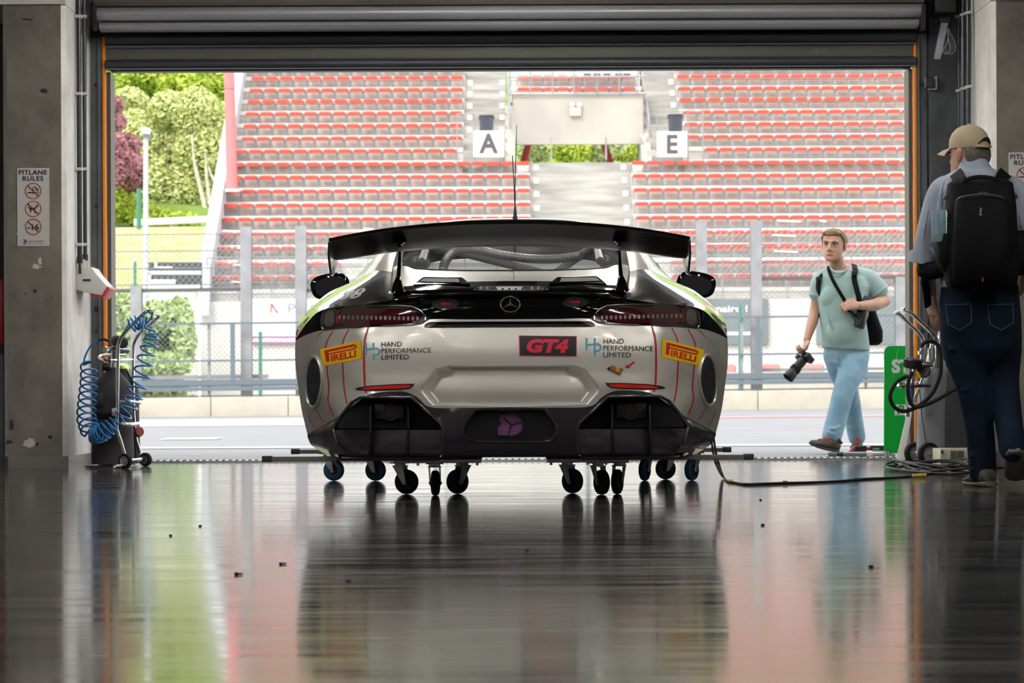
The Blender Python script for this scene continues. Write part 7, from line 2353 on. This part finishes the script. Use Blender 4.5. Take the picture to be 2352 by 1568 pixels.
k = MB().loft([(Bp(2345, 530, -.12), (.05, 0, 0), (0, .05, 0)), (Bp(2352, 570, -.12), (.06, 0, 0), (0, .06, 0)), (Bp(2350, 632, -.12), (.05, 0, 0), (0, .05, 0))], 16, 3); k.build('hip_pouch', M_PACK, rk, smooth=60)
# carabiner and tag on the pocket
k = MB().tube(crv([Bp(2256, 462, -.415), Bp(2266, 466, -.42), Bp(2265, 482, -.42), Bp(2258, 485, -.42), Bp(2254, 478, -.42), Bp(2256, 464, -.415)], 30), .0028, 6); k.build('carabiner', mat('pale_metal', (.55, .52, .42), .3, .7), rk)
k = MB(); put_text(k, 'fun', lambda u, v: Bp(lerp(2249, 2255, v) + 2 * u, lerp(495, 477, u), -.447), (0, 0, 1, 1), .02); k.build('bag_print', mat('print_grey', (.35, .34, .3), .5), rk, smooth=0)
MB().box(Bp(2257, 443, -.37), (.04, .02, .012)).build('zip_pull', M_BLACKPL, rk)
MB().box(Bp(2257, 642, -.442), (.004, .006, .02)).build('red_tab', mat('tab_red', (.4, .05, .02), .5), rk)
# water bottle in the side pocket
wb = thing('water_bottle', Bp(2159, 560, -.25), 'clear bluish water bottle in the left side pocket of the backpack', 'bottle')
k = MB().lathe([(.0, 0), (.036, 0), (.038, .01), (.036, .03), (.038, .05), (.036, .07), (.038, .09), (.036, .11), (.038, .125), (.038, .14), (.035, .152), (.0, .153)], Bp(2158, 556, -.29), (0, 0, 1), 20); k.build('bottle_shell', mat('clear_blue_plastic', (.55, .78, .88), .06, trans=.75, ior=1.2), wb, smooth=30)
# ================================================================== gas trolleys, tools, cables, board
def P3(lst, Y, n=0):
    return pts3(lst, Y, n)
def wheel(parent, c, r, wd, name='wheel', rim=None):
    ax = (1, 0, 0)
    k = MB().lathe([(r * .68, -wd / 2), (r * .9, -wd / 2), (r, -wd * .3), (r, wd * .3), (r * .9, wd / 2), (r * .68, wd / 2)], c, ax, 30)
    o = k.build(name, M_RUBBER, parent, smooth=40)
    return o
def trolley_wheel(parent, c, r, wd, yaw):
    """small wheel with grey hub, its face turned to the viewer by yaw"""
    ax = Matrix.Rotation(yaw, 3, 'Z') @ Vector((0, -1, 0))
    k = MB().lathe([(r * .66, -wd / 2), (r * .9, -wd / 2), (r, -wd * .28), (r, wd * .28), (r * .9, wd / 2), (r * .66, wd / 2)], c, ax, 32)
    o = k.build('wheel', M_RUBBER, parent, smooth=40)
    h = MB().lathe([(0, wd * .42), (r * .13, wd * .42), (r * .16, wd * .3), (r * .52, wd * .22), (r * .60, wd * .38), (r * .68, wd * .44), (r * .68, -wd * .44), (r * .2, -wd * .3), (0, -wd * .3)], c, ax, 32).build('wheel_hub', mat('hub_grey', (.30, .30, .30), .45), o, smooth=30)
    MB().cyl(Vector(c) + ax * wd * .40, Vector(c) + ax * wd * .56, r * .09, n=12).build('axle_nut', M_STEEL, o)
    return o
# ---- left trolley with two covered cylinders and a blue coiled hose
YT = 18.12
t = thing('gas_trolley', W(260, 1074, YT) * 1.0, 'chrome trolley with two black covered gas cylinders beside the left pillar', 'trolley')
mt = mpp(YT)
z0 = .012
M_COVER = mat('charcoal_cover', (.040, .038, .044), .75, var=.2, scale=7, bump=.1)
def bottle(px, y, r, top, nm):
    c = W(px, 1000, y); c.z = z0 + .01
    zt_ = W(px, top, y).z - c.z
    prof = [(0, 0), (r * 1.02, .0), (r * 1.06, .03), (r * 1.0, .3), (r * 1.0, zt_ - .12), (r * .93, zt_ - .07), (r * .62, zt_ - .015), (r * .34, zt_ + .02), (r * .30, zt_ + .045), (0, zt_ + .045)]
    o = MB().lathe(prof, c, (0, 0, 1), 30).build(nm, M_COVER, t, smooth=60)
    return c, zt_, o
cA, zA, oA = bottle(259, 18.16, .128, 860, 'gas_cylinder')
cB, zB, oB = bottle(281, 18.47, .110, 862, 'gas_cylinder')
# pocket window and belt on the near cover
q = W(228, 918, 18.03)
MB().box(q + Vector((.0, .03, 0)), (.05, .05, .085)).build('label_window', mat('dull_black', (.02, .02, .022), .4), oA, bevel=.004)
MB().lathe([(.131, 0), (.133, .005), (.133, .035), (.131, .04)], cA + Vector((0, 0, W(259, 962, YT).z - cA.z)), (0, 0, 1), 30).build('cover_belt', M_RUBBER, oA)
k = MB().tube([W(291, 850, 18.25), W(304, 880, 18.32), W(308, 960, 18.34), W(311, 1060, 18.35)], .005, 6); k.build('zip_edge', M_RUBBER, oB)
# frame tubes
tr = .0115
near = P3([(286, 1044), (276, 1010), (268, 983), (269, 948), (270, 860), (271, 800), (275, 782), (285, 766), (308, 742), (331, 719), (341, 714), (349, 718)], 17.98, 60)
far = P3([(322, 1040), (313, 1010), (309, 985), (306, 940), (305, 866), (306, 800), (309, 785), (318, 769), (340, 749), (362, 729), (364, 722)], 18.40, 60)
MB().tube(near, tr, 12).build('frame_tube', M_CHROME, t, smooth=60)
MB().tube(far, tr, 12).build('frame_tube', M_CHROME, t, smooth=60)
MB().tube([near[-1], W(356, 719, 18.2), far[-1]], tr, 12).build('handle_bar', M_CHROME, t, smooth=60)
for py in (826, 922):
    MB().tube([W(271, py, 17.98), W(305, py - 1, 18.4)], .008, 10).build('cross_bar', M_CHROME, t)
MB().tube([W(270, 922, 17.98), W(298, 921, 18.0), W(322, 925, 18.1)], .009, 10).build('cross_bar', M_ALU, t)
MB().tube(crv([W(271, 827, 17.98), W(250, 828, 17.95), W(231, 823, 18.02), W(230, 817, 18.12), W(255, 815, 18.2), W(290, 816, 18.3)], 24), .009, 8).build('retaining_ring', M_CHROME, t)
MB().tube(crv([W(279, 972, 17.97), W(297, 975, 17.99), W(318, 973, 18.1)], 12), .013, 8).build('lower_ring', M_ALU, t)
k = MB().box(W(263, 946, 17.97), (.03, .02, .05)); k.build('bracket', M_ALU, t, bevel=.003)
k = MB().tube(crv([W(199, 1071, 17.95) , W(215, 1071, 17.9), W(250, 1072, 17.88), W(280, 1068, 17.9)], 14), .011, 8)
for q in k.v: q.z = max(q.z, .002)
k.build('foot_loop', M_CHROME, t)
k = MB().box2((cA.x - .13, 17.98, .004), (cB.x + .1, 18.55, .016)); k.build('foot_plate', M_STEEL, t)
trolley_wheel(t, Vector((W(288, 1058, 17.93).x, 17.93, .047)), .047, .034, R(-28))
trolley_wheel(t, Vector((W(334, 1054, 18.42).x, 18.42, .044)), .044, .034, R(-28))
MB().tube([Vector((W(290, 1058, 17.95).x, 17.95, .047)), Vector((W(332, 1054, 18.4).x, 18.4, .047))], .012, 10).build('axle', M_CHROME, t)
# regulators, valves, gauges
k = MB().lathe([(0, 0), (.022, 0), (.026, .01), (.026, .04), (.018, .05), (0, .05)], W(252, 842, 18.1), (-1, -.2, 0), 18); k.build('valve_wheel', M_BLACKPL, t, smooth=40)
k = MB().cyl(W(259, 852, 18.16), W(262, 815, 18.16), .016, n=12).cyl(W(240, 802, 18.1), W(296, 806, 18.2), .014, n=12).cyl(W(262, 800, 18.1), W(262, 825, 18.15), .02, n=12).cyl(W(246, 803, 18.08), W(240, 803, 18.05), .02, n=10).cyl(W(292, 806, 18.2), W(298, 808, 18.2), .018, n=6)
k.build('regulator_body', mat('nickel', (.6, .58, .55), .2, 1.0), t)
for px, py in ((266, 783), (281, 787)):
    MB().lathe([(0, -.016), (.034, -.016), (.036, 0), (.034, .014), (.03, .016), (0, .012)], W(px, py, 18.14), (.5, -.8, .1), 22).build('pressure_gauge', M_BLACKPL, t, smooth=40)
MB().box(W(279, 803, 18.2), (.035, .03, .05)).build('brass_block', mat('brass_pale', (.65, .42, .25), .4, .4), t, bevel=.004)
MB().lathe([(0, -.02), (.03, -.02), (.034, 0), (.03, .02), (0, .02)], W(318, 992, 18.3), (.6, -.7, .2), 18).build('red_gauge', mat('dull_red', (.25, .05, .05), .4), t, smooth=40)
# hose : black rubber end then a blue coil
hs = thing('coiled_air_hose', W(240, 1010, 17.95), 'bright blue coiled air hose hanging on the left gas trolley', 'hose')
M_HOSEB = mat('blue_hose', (.012, .20, .52), .25, coat=.4)
def coil(path, turns, rad, n=None, tilt=0.0, ph=0.0):
    """helix about a path in the place; rad: list of radii"""
    n = n or int(turns * 26)
    C = crv(path, n)
    T_, U_ = frames(C)
    rr = [p.x for p in crv([(r, 0, 0) for r in rad], n)]
    out = []
    for i, c in enumerate(C):
        a = ph + 2 * PI * turns * i / (n - 1)
        V_ = T_[i].cross(U_[i])
        p = c + (U_[i] * math.cos(a) + V_ * math.sin(a)) * rr[i]
        p += T_[i] * tilt * (p.y - c.y)
        out.append(p)
    return out
hp = [W(250, 783, 17.95), W(238, 779, 17.93), W(226, 781, 17.92)]
MB().tube(crv(hp, 12), .0075, 8).build('black_end', M_RUBBER, hs)
seg1 = crv([W(226, 781, 17.92), W(208, 795, 17.92), W(195, 820, 17.92), W(192, 838, 17.92)], 16)
c1 = coil([W(205, 838, 17.93), W(204, 880, 17.93), W(201, 920, 17.93), W(199, 960, 17.93), W(208, 990, 17.93)], 9.5, [.053, .054, .058, .060, .060], ph=2.2, tilt=.55)
c2 = coil([W(212, 994, 17.93), W(225, 996, 17.92), W(240, 990, 17.90), W(262, 972, 17.9)], 8, [.056, .058, .054, .046], ph=0)
c3 = coil([W(268, 968, 17.9), W(290, 942, 17.9), W(310, 905, 17.92), W(325, 865, 17.95), W(336, 820, 17.98), W(346, 785, 18.0), W(348, 760, 18.0)], 10.5, [.044, .054, .056, .056, .054, .050, .030], ph=1, tilt=.05)
c4 = crv([c3[-1], W(333, 752, 18.0), W(336, 742, 18.0)], 8)
c5 = coil([W(334, 742, 18.0), W(318, 740, 18.0), W(300, 748, 18.0)], 5, [.045, .046, .046], ph=.5)
c6 = crv([W(296, 746, 18.0), W(288, 756, 18.0), W(281, 768, 18.02)], 8)
k = MB()
for s_ in (seg1 + c1[2:], c2, c3 + c4, c5 + c6): k.tube(s_, .0062, 8)
k.tube(crv([c1[-1], c2[0]], 3), .0062, 8); k.tube(crv([c2[-1], c3[0]], 3), .0062, 8)
k.tube(crv([W(336, 745, 18.0), W(348, 728, 18.0), W(349, 716, 17.98), W(342, 712, 17.97), W(332, 722, 17.96)], 16), .0062, 8)
k.build('blue_coil', M_HOSEB, hs, smooth=60)

# ---- right trolley, half hidden by the man
YR_ = 17.85
t2 = thing('gas_trolley', W(2140, 1062, YR_), 'chrome trolley with a grey covered cylinder behind the person with the cap', 'trolley')
near = P3([(2079, 711), (2090, 717), (2118, 743), (2142, 766), (2149, 776), (2152, 788), (2152.5, 846)], 17.75, 40)
far = P3([(2056, 717), (2066, 722), (2095, 750), (2113, 768), (2119, 778), (2121, 790), (2122, 805)], 18.15, 40)
MB().tube(near, .0125, 12).build('frame_tube', M_CHROME, t2, smooth=60)
MB().tube(far, .0125, 12).build('frame_tube', M_CHROME, t2, smooth=60)
MB().tube([near[0], W(2066, 711, 17.95), far[0]], .0125, 12).build('handle_bar', M_CHROME, t2, smooth=60)
MB().tube([W(2140, 790, 18.0), W(2126, 850, 17.95), W(2098, 925, 17.9)], .010, 12).build('brace_tube', M_CHROME, t2)
MB().tube([W(2165, 740, 18.0), W(2150, 800, 18.0)], .014, 10).build('brace_tube', M_CHROME, t2)
M_GCOV = mat('grey_cover', (.22, .23, .26), .7, var=.12, scale=5, bump=.15)
M_DCOV = mat('dark_grey_cover', (.035, .036, .042), .7)
cc = W(2150, 1000, 18.05); cc.z = .06
zt_ = W(2150, 828, 18.05).z
k = MB().loft([((cc.x, cc.y, .05), (.125, 0, 0), (0, .12, 0)), ((cc.x, cc.y, .25), (.12, 0, 0), (0, .12, 0)), ((cc.x + .01, cc.y, .5), (.118, 0, 0), (0, .12, 0)), ((cc.x + .03, cc.y, zt_ - .06), (.09, 0, 0), (0, .10, 0)), ((cc.x + .05, cc.y, zt_), (.05, 0, 0), (0, .06, 0))], 26, 2.4)
gc = k.build('gas_cylinder', M_GCOV, t2, smooth=60)
k = MB().loft([((cc.x + .17, cc.y - .02, .05), (.17, 0, 0), (0, .13, 0)), ((cc.x + .17, cc.y - .02, .45), (.165, 0, 0), (0, .13, 0)), ((cc.x + .17, cc.y - .02, zt_ - .02), (.13, 0, 0), (0, .11, 0)), ((cc.x + .17, cc.y - .02, zt_ + .02), (.06, 0, 0), (0, .05, 0))], 26, 2.6); k.build('gas_cylinder', M_DCOV, t2, smooth=60)
MB().tube([W(2112, 895, 17.92), W(2118, 960, 17.91), W(2128, 1022, 17.92)], .003, 6).build('cover_seam', M_DCOV, gc)
trolley_wheel(t2, Vector((W(2133, 1040, 17.78).x, 17.78, .072)), .072, .045, R(18))
trolley_wheel(t2, Vector((W(2101, 1035, 18.15).x, 18.15, .070)), .070, .045, R(18))
MB().tube([Vector((W(2131, 1040, 17.82).x, 17.82, .072)), Vector((W(2103, 1035, 18.1).x, 18.1, .072))], .013, 10).build('axle', M_ALU, t2)
k = MB().lathe([(0, -.03), (.050, -.03), (.056, -.02), (.056, .02), (.050, .03), (0, .03)], W(2096, 834, 17.8), (.1, -.15, 1), 26)
k.build('handwheel', M_BLACKPL, t2, smooth=30)
MB().lathe([(.058 - .004 * (i % 2), -.022 + .0 * i) for i in range(1)] + [(.057, .022)], W(2096, 834, 17.8), (.1, -.15, 1), 26).build('handwheel_grip', M_RUBBER, t2)
k = MB().cyl(W(2120, 800, 17.85), W(2121, 838, 17.85), .020, n=14).cyl(W(2119, 806, 17.85), W(2119, 814, 17.85), .03, n=14).cyl(W(2108, 838, 17.82), W(2140, 836, 17.85), .018, n=14).cyl(W(2136, 800, 17.9), W(2138, 840, 17.9), .014, n=12).cyl(W(2100, 846, 17.8), W(2096, 880, 17.8), .013, n=12)
k.build('valve_body', MATS['nickel'], t2)
MB().cyl(W(2106, 856, 17.8), W(2112, 866, 17.8), .014, n=12).build('yellow_ring', M_YEL, t2)
MB().cyl(W(2138, 777, 17.9), W(2138, 790, 17.9), .010, n=12).build('green_cap', mat('green_plastic', (.02, .35, .08), .4), t2)
MB().tube(crv([W(2136, 886, 17.85), W(2100, 887, 17.78), W(2070, 888, 17.76), W(2063, 884, 17.8), W(2075, 879, 17.95), W(2130, 879, 18.0)], 26), .010, 8).build('retaining_ring', M_CHROME, t2)
k = MB().tube([W(2096, 880, 17.8), W(2094, 905, 17.8), W(2090, 930, 17.8)], [.012, .017, .014], 10); k.build('blue_sleeve', mat('blue_sleeve', (.03, .09, .25), .4), t2)
MB().cyl(W(2085, 935, 17.8), W(2084, 957, 17.8), .014, n=12).build('hose_nozzle', MATS['nickel'], t2)
MB().lathe([(0, -.02), (.04, -.02), (.045, 0), (.04, .02), (0, .02)], W(2122, 852, 17.86), (-.3, -.9, .1), 18).build('black_gauge', M_BLACKPL, t2, smooth=40)
bh = thing('black_air_hose', W(2076, 944, 17.72), 'thick black rubber hose looped on the right trolley', 'hose')
k = MB().tube(P3([(2116, 797), (2122, 788), (2136, 783), (2150, 788), (2158, 802), (2161, 830), (2159, 862), (2142, 902), (2110, 932), (2076, 944), (2054, 934), (2044, 911), (2052, 888), (2066, 872), (2086, 863)], 17.72, 70), .0125, 10)
k.tube(P3([(2096, 853), (2088, 872), (2085, 893), (2088, 918), (2098, 932), (2112, 934), (2148, 920), (2190, 895), (2215, 880)], 17.70, 40), .0125, 10)
k.build('rubber_hose', M_RUBBER, bh, smooth=60)

# ---- green board outside the door, white leaning panel
YG = 19.75
f = lambda u, v: W(lerp(2031, 2130, u), lerp(1041, 794, v), YG)
gb = thing('green_board', f(.4, 0), 'bright green board with white lettering standing by the right door rail', 'sign')
cr = .16
out = [(0, .0), (1, 0), (1, 1), (cr, 1)] + [(cr - cr * math.sin(a), 1 - cr * .4 * (1 - math.cos(a))) for a in [PI / 2 * i / 8 for i in range(1, 9)]]
M_GREEN = mat('bright_green', (.0, .42, .045), .3, coat=.5)
k = MB().prism(out, .03, lambda a, b, d: f(a, b) + Vector((0, d, 0))); b0 = k.build('board', M_GREEN, gb, smooth=0)
for v in b0.data.vertices: v.co.z = max(v.co.z, -gb.location.z + .012)
k = MB(); put_text(k, 'ST', lambda u, v: f(u, v) + Vector((0, -.004, 0)), (.17, .745, .62, .875), .05); k.build('white_letters', M_WHITE, b0, smooth=0)
k = MB(); k.add([f(u, v) + Vector((0, -.003, 0)) for u, v in ((.24, .355), (.52, .355), (.52, .455), (.24, .455))], [(0, 1, 2, 3)]); k.build('white_square', M_WHITE, b0, smooth=0)
k = MB(); put_text(k, 'P', lambda u, v: f(u, v) + Vector((0, -.006, 0)), (.30, .365, .46, .45), .03, .2); k.build('square_letter', M_GREEN, b0, smooth=0)
k = MB(); k.add([f(u, v) + Vector((0, -.003, 0)) for u, v in ((.20, .70), (.215, .70), (.33, .975), (.31, .975))], [(0, 1, 2, 3)]); k.build('pale_scratch', mat('light_green', (.15, .62, .2), .4), b0, smooth=0)
wp = MB().hexa([W(2057, 1059, 18.6), W(2078, 1060, 18.6), W(2097, 925, 18.8), W(2088, 925, 18.8), W(2059, 1058, 18.65), W(2080, 1059, 18.65), W(2099, 925, 18.85), W(2090, 925, 18.85)])
for v in wp.v: v.z = max(v.z, .003)
tag(wp.build('leaning_panel', mat('white_panel', (.72, .72, .70), .4), bevel=.003), 'narrow white panel leaning in front of the green board', 'panel')

# ---- beige power unit
q0, q1 = W(2160, 1066, 17.2), W(2262, 1030, 17.2)
pu = thing('power_unit', Vector(((q0.x + q1.x) / 2, 17.35, 0)), 'beige metal power unit on the floor behind the person with the cap', 'box')
MB().box2((q0.x, 17.2, .012), (q1.x, 17.52, q1.z)).build('casing', mat('beige_metal', (.50, .46, .36), .4), pu, bevel=.006)
for a, b in ((2184, 2196), (2200, 2213)):
    k = MB()
    for i in range(9):
        x = lerp(W(a, 1050, 17.19).x, W(b, 1050, 17.19).x, i / 8)
        k.box((x, 17.197, (q0.z + q1.z) / 2), (.0022, .008, .07))
    k.build('vent_slots', mat('vent_dark', (.14, .13, .10), .5), pu, smooth=0)
MB().box(W(2164, 1038, 17.19), (.014, .01, .02)).build('switch', M_BLACKPL, pu)
MB().box(W(2162, 1059, 17.19), (.009, .01, .012)).build('red_lamp', M_RED, pu)
for dx in (.02, .24):
    MB().cyl((q0.x + dx, 17.26, 0), (q0.x + dx, 17.26, .014), .012, n=10).build('rubber_foot', M_RUBBER, pu)

# ---- cables
def floor_pt(px, py, h=.006):
    p = W(px, py, 1.0)
    d = p - CAMP
    s_ = (h - EYE) / d.z
    return CAMP + d * s_
cb_m = mat('cable_black', (.010, .010, .011), .5, spec=.3)
base = [(1690, 1108), (1720, 1111), (1800, 1108.5), (1900, 1106), (1965, 1101), (1985, 1099), (2060, 1096), (2110, 1090), (2150, 1084), (2200, 1080)]
ca = thing('car_cable', floor_pt(1690, 1108), 'twin black cables running from the car over the floor to the right', 'cable')
drop = [W(1633, 1005, 12.95), W(1636, 1025, 12.92), W(1641, 1052, 12.9)]
for j, off in enumerate((0, 1)):
    P = [p + Vector((.012 * off, 0, 0)) for p in drop] + [W(1646 + 6 * off, 1068, 12.95) + Vector((0, 0, .0)), floor_pt(1660 + 3 * off, 1096, .012) + Vector((0, .1, .01)), floor_pt(1672, 1104 + 1.5 * off, .006)] + [floor_pt(a, b + (1.8 * off if 4 not in (a,) else 0) * (1 if i % 3 else .2), .006) for i, (a, b) in enumerate(base)]
    MB().tube(crv(P, 150), .0055, 8).build('cable', cb_m, ca, smooth=60)
for px, py in ((1678, 1105), (1803, 1108.5), (1966, 1101.5)):
    q = floor_pt(px, py, .008)
    MB().cyl(q + Vector((-.012, 0, 0)), q + Vector((.012, 0, 0)), .010, n=10).build('cable_tie', M_YEL if px < 1700 else M_BLACKPL, ca)
cp_ = thing('cable_coil', floor_pt(2190, 1085), 'tangled coil of black cables with yellow tape by the person with the cap', 'cable')
rnd = random.Random(11)
c0 = floor_pt(2178, 1083)
for i in range(9):
    rx, ry = .26 + rnd.uniform(-.06, .05), .75 + rnd.uniform(-.25, .1)
    cx, cy = c0.x + rnd.uniform(-.03, .06), c0.y + .35 + rnd.uniform(-.15, .15)
    P = []
    for j in range(30):
        a = 2 * PI * j / 30
        P.append(Vector((cx + rx * math.cos(a) + .02 * math.sin(3 * a + i), cy + ry * math.sin(a), .008 + .0075 * i * (.5 + .5 * math.sin(a * 2 + i)))))
    MB().tube(P, .006, 7, closed=True).build('cable_loop', cb_m, cp_, smooth=60)
for px, py in ((2104, 1092), (2119, 1091), (2176, 1083), (2217, 1082)):
    q = floor_pt(px, py, .016)
    MB().cyl(q + Vector((-.02, 0, 0)), q + Vector((.02, 0, 0)), .0095, n=10).build('yellow_tape', mat('tape_yellow', (.55, .36, .02), .5), cp_)

# ---- torque wrench and cordless wrench lying at the threshold
tw = thing('torque_wrench', floor_pt(1980, 1051), 'long steel torque wrench lying on the floor before the walking person', 'tool')
yt = floor_pt(1980, 1050).y
x = lambda px: W(px, 1048, yt).x
zz = .028
MB().cyl((x(1902), yt, zz), (x(1922), yt, zz), .016, n=14).build('grip_end', mat('wrench_green', (.10, .16, .13), .4), tw)
MB().cyl((x(1922), yt, zz), (x(1936), yt, zz), .013, .018, n=14).build('grip_collar', M_BLACKPL, tw)
MB().cyl((x(1936), yt, zz), (x(1990), yt, zz), .0165, n=16).build('tube', mat('steel_blue', (.30, .33, .34), .3, .8), tw)
MB().cyl((x(1990), yt, zz), (x(2004), yt, zz), .024, n=18).build('white_collar', M_WHITE, tw)
MB().cyl((x(2004), yt, zz), (x(2030), yt, zz), .015, n=14).build('shaft', M_ALU, tw)
k = MB().lathe([(0, -.02), (.024, -.02), (.026, 0), (.024, .02), (0, .02)], (x(2036), yt, zz), (0, 0, 1), 18); k.build('ratchet_head', M_STEEL, tw, smooth=40)
MB().cyl((x(2040), yt, zz), (x(2056), yt, zz - .008), .009, n=10).build('square_drive', M_STEEL, tw)
dr = thing('cordless_wrench', floor_pt(1990, 1046), 'red and black cordless wrench lying behind the torque wrench', 'tool')
yd = yt + .16
xx = lambda px: W(px, 1040, yd).x
k = MB().box2((xx(1956), yd - .03, .03), (xx(2006), yd + .03, .075)); k.build('grip', mat('drill_red', (.30, .02, .03), .4), dr, bevel=.01)
k = MB().box2((xx(1962), yd - .034, .045), (xx(1990), yd + .034, .085)); k.build('motor_case', M_BLACKPL, dr, bevel=.008)
k = MB().box2((xx(1998), yd - .04, .02), (xx(2030), yd + .04, .085)); bt = k.build('battery', M_BLACKPL, dr, bevel=.008)
k = MB().box2((xx(2003), yd - .043, .04), (xx(2025), yd - .04, .052)).box2((xx(2003), yd - .043, .058), (xx(2018), yd - .04, .068)); k.build('battery_label', M_ALU, bt)
MB().cyl((xx(1950), yd, .02), (xx(1962), yd, .05), .02, .028, n=14).build('nose', mat('drill_red2', (.30, .02, .03), .4), dr)
k = MB().box2((xx(1970), yd - .03, .002), (xx(1995), yd + .03, .03)); k.build('foot', M_BLACKPL, dr, bevel=.006)

# ---- small scraps on the floor
for i, (px, py, r, lab) in enumerate(((645, 1296, .006, 'crumpled dark scrap on the floor left of the car reflection'), (543, 1320, .007, 'flat dark leaf scrap on the floor, lower left'), (1210, 1264, .006, 'tiny dark stone on the floor under the car reflection'), (800, 1336, .007, 'small dark stone at the left edge of the car reflection'), (1752, 1207, .007, 'small dark stone on the floor right of the castors'), (2001, 1303, .007, 'small dark stone below the green reflection'), (392, 1231, .006, 'small dark stone on the floor at the left'), (1747, 1149, .006, 'tiny stone just below the cable'), (460, 1209, .006, 'tiny stone on the floor below the gas trolley'))):
    q = floor_pt(px, py, 0)
    rnd = random.Random(i)
    k = MB().ell(q + Vector((0, 0, r * .5)), (r, r * .9, r * .55), n=9, m=6)
    for v in k.v: v += Vector((rnd.uniform(-.25, .25) * r, rnd.uniform(-.25, .25) * r, 0)); v.z = max(v.z, 0)
    if i in (0, 1): k.ell(q + Vector((.009, .003, .003)), (r * 1.3, r * .6, .0025), n=9, m=5)
    tag(k.build('floor_scrap', M_INK, smooth=60), lab, 'scrap')
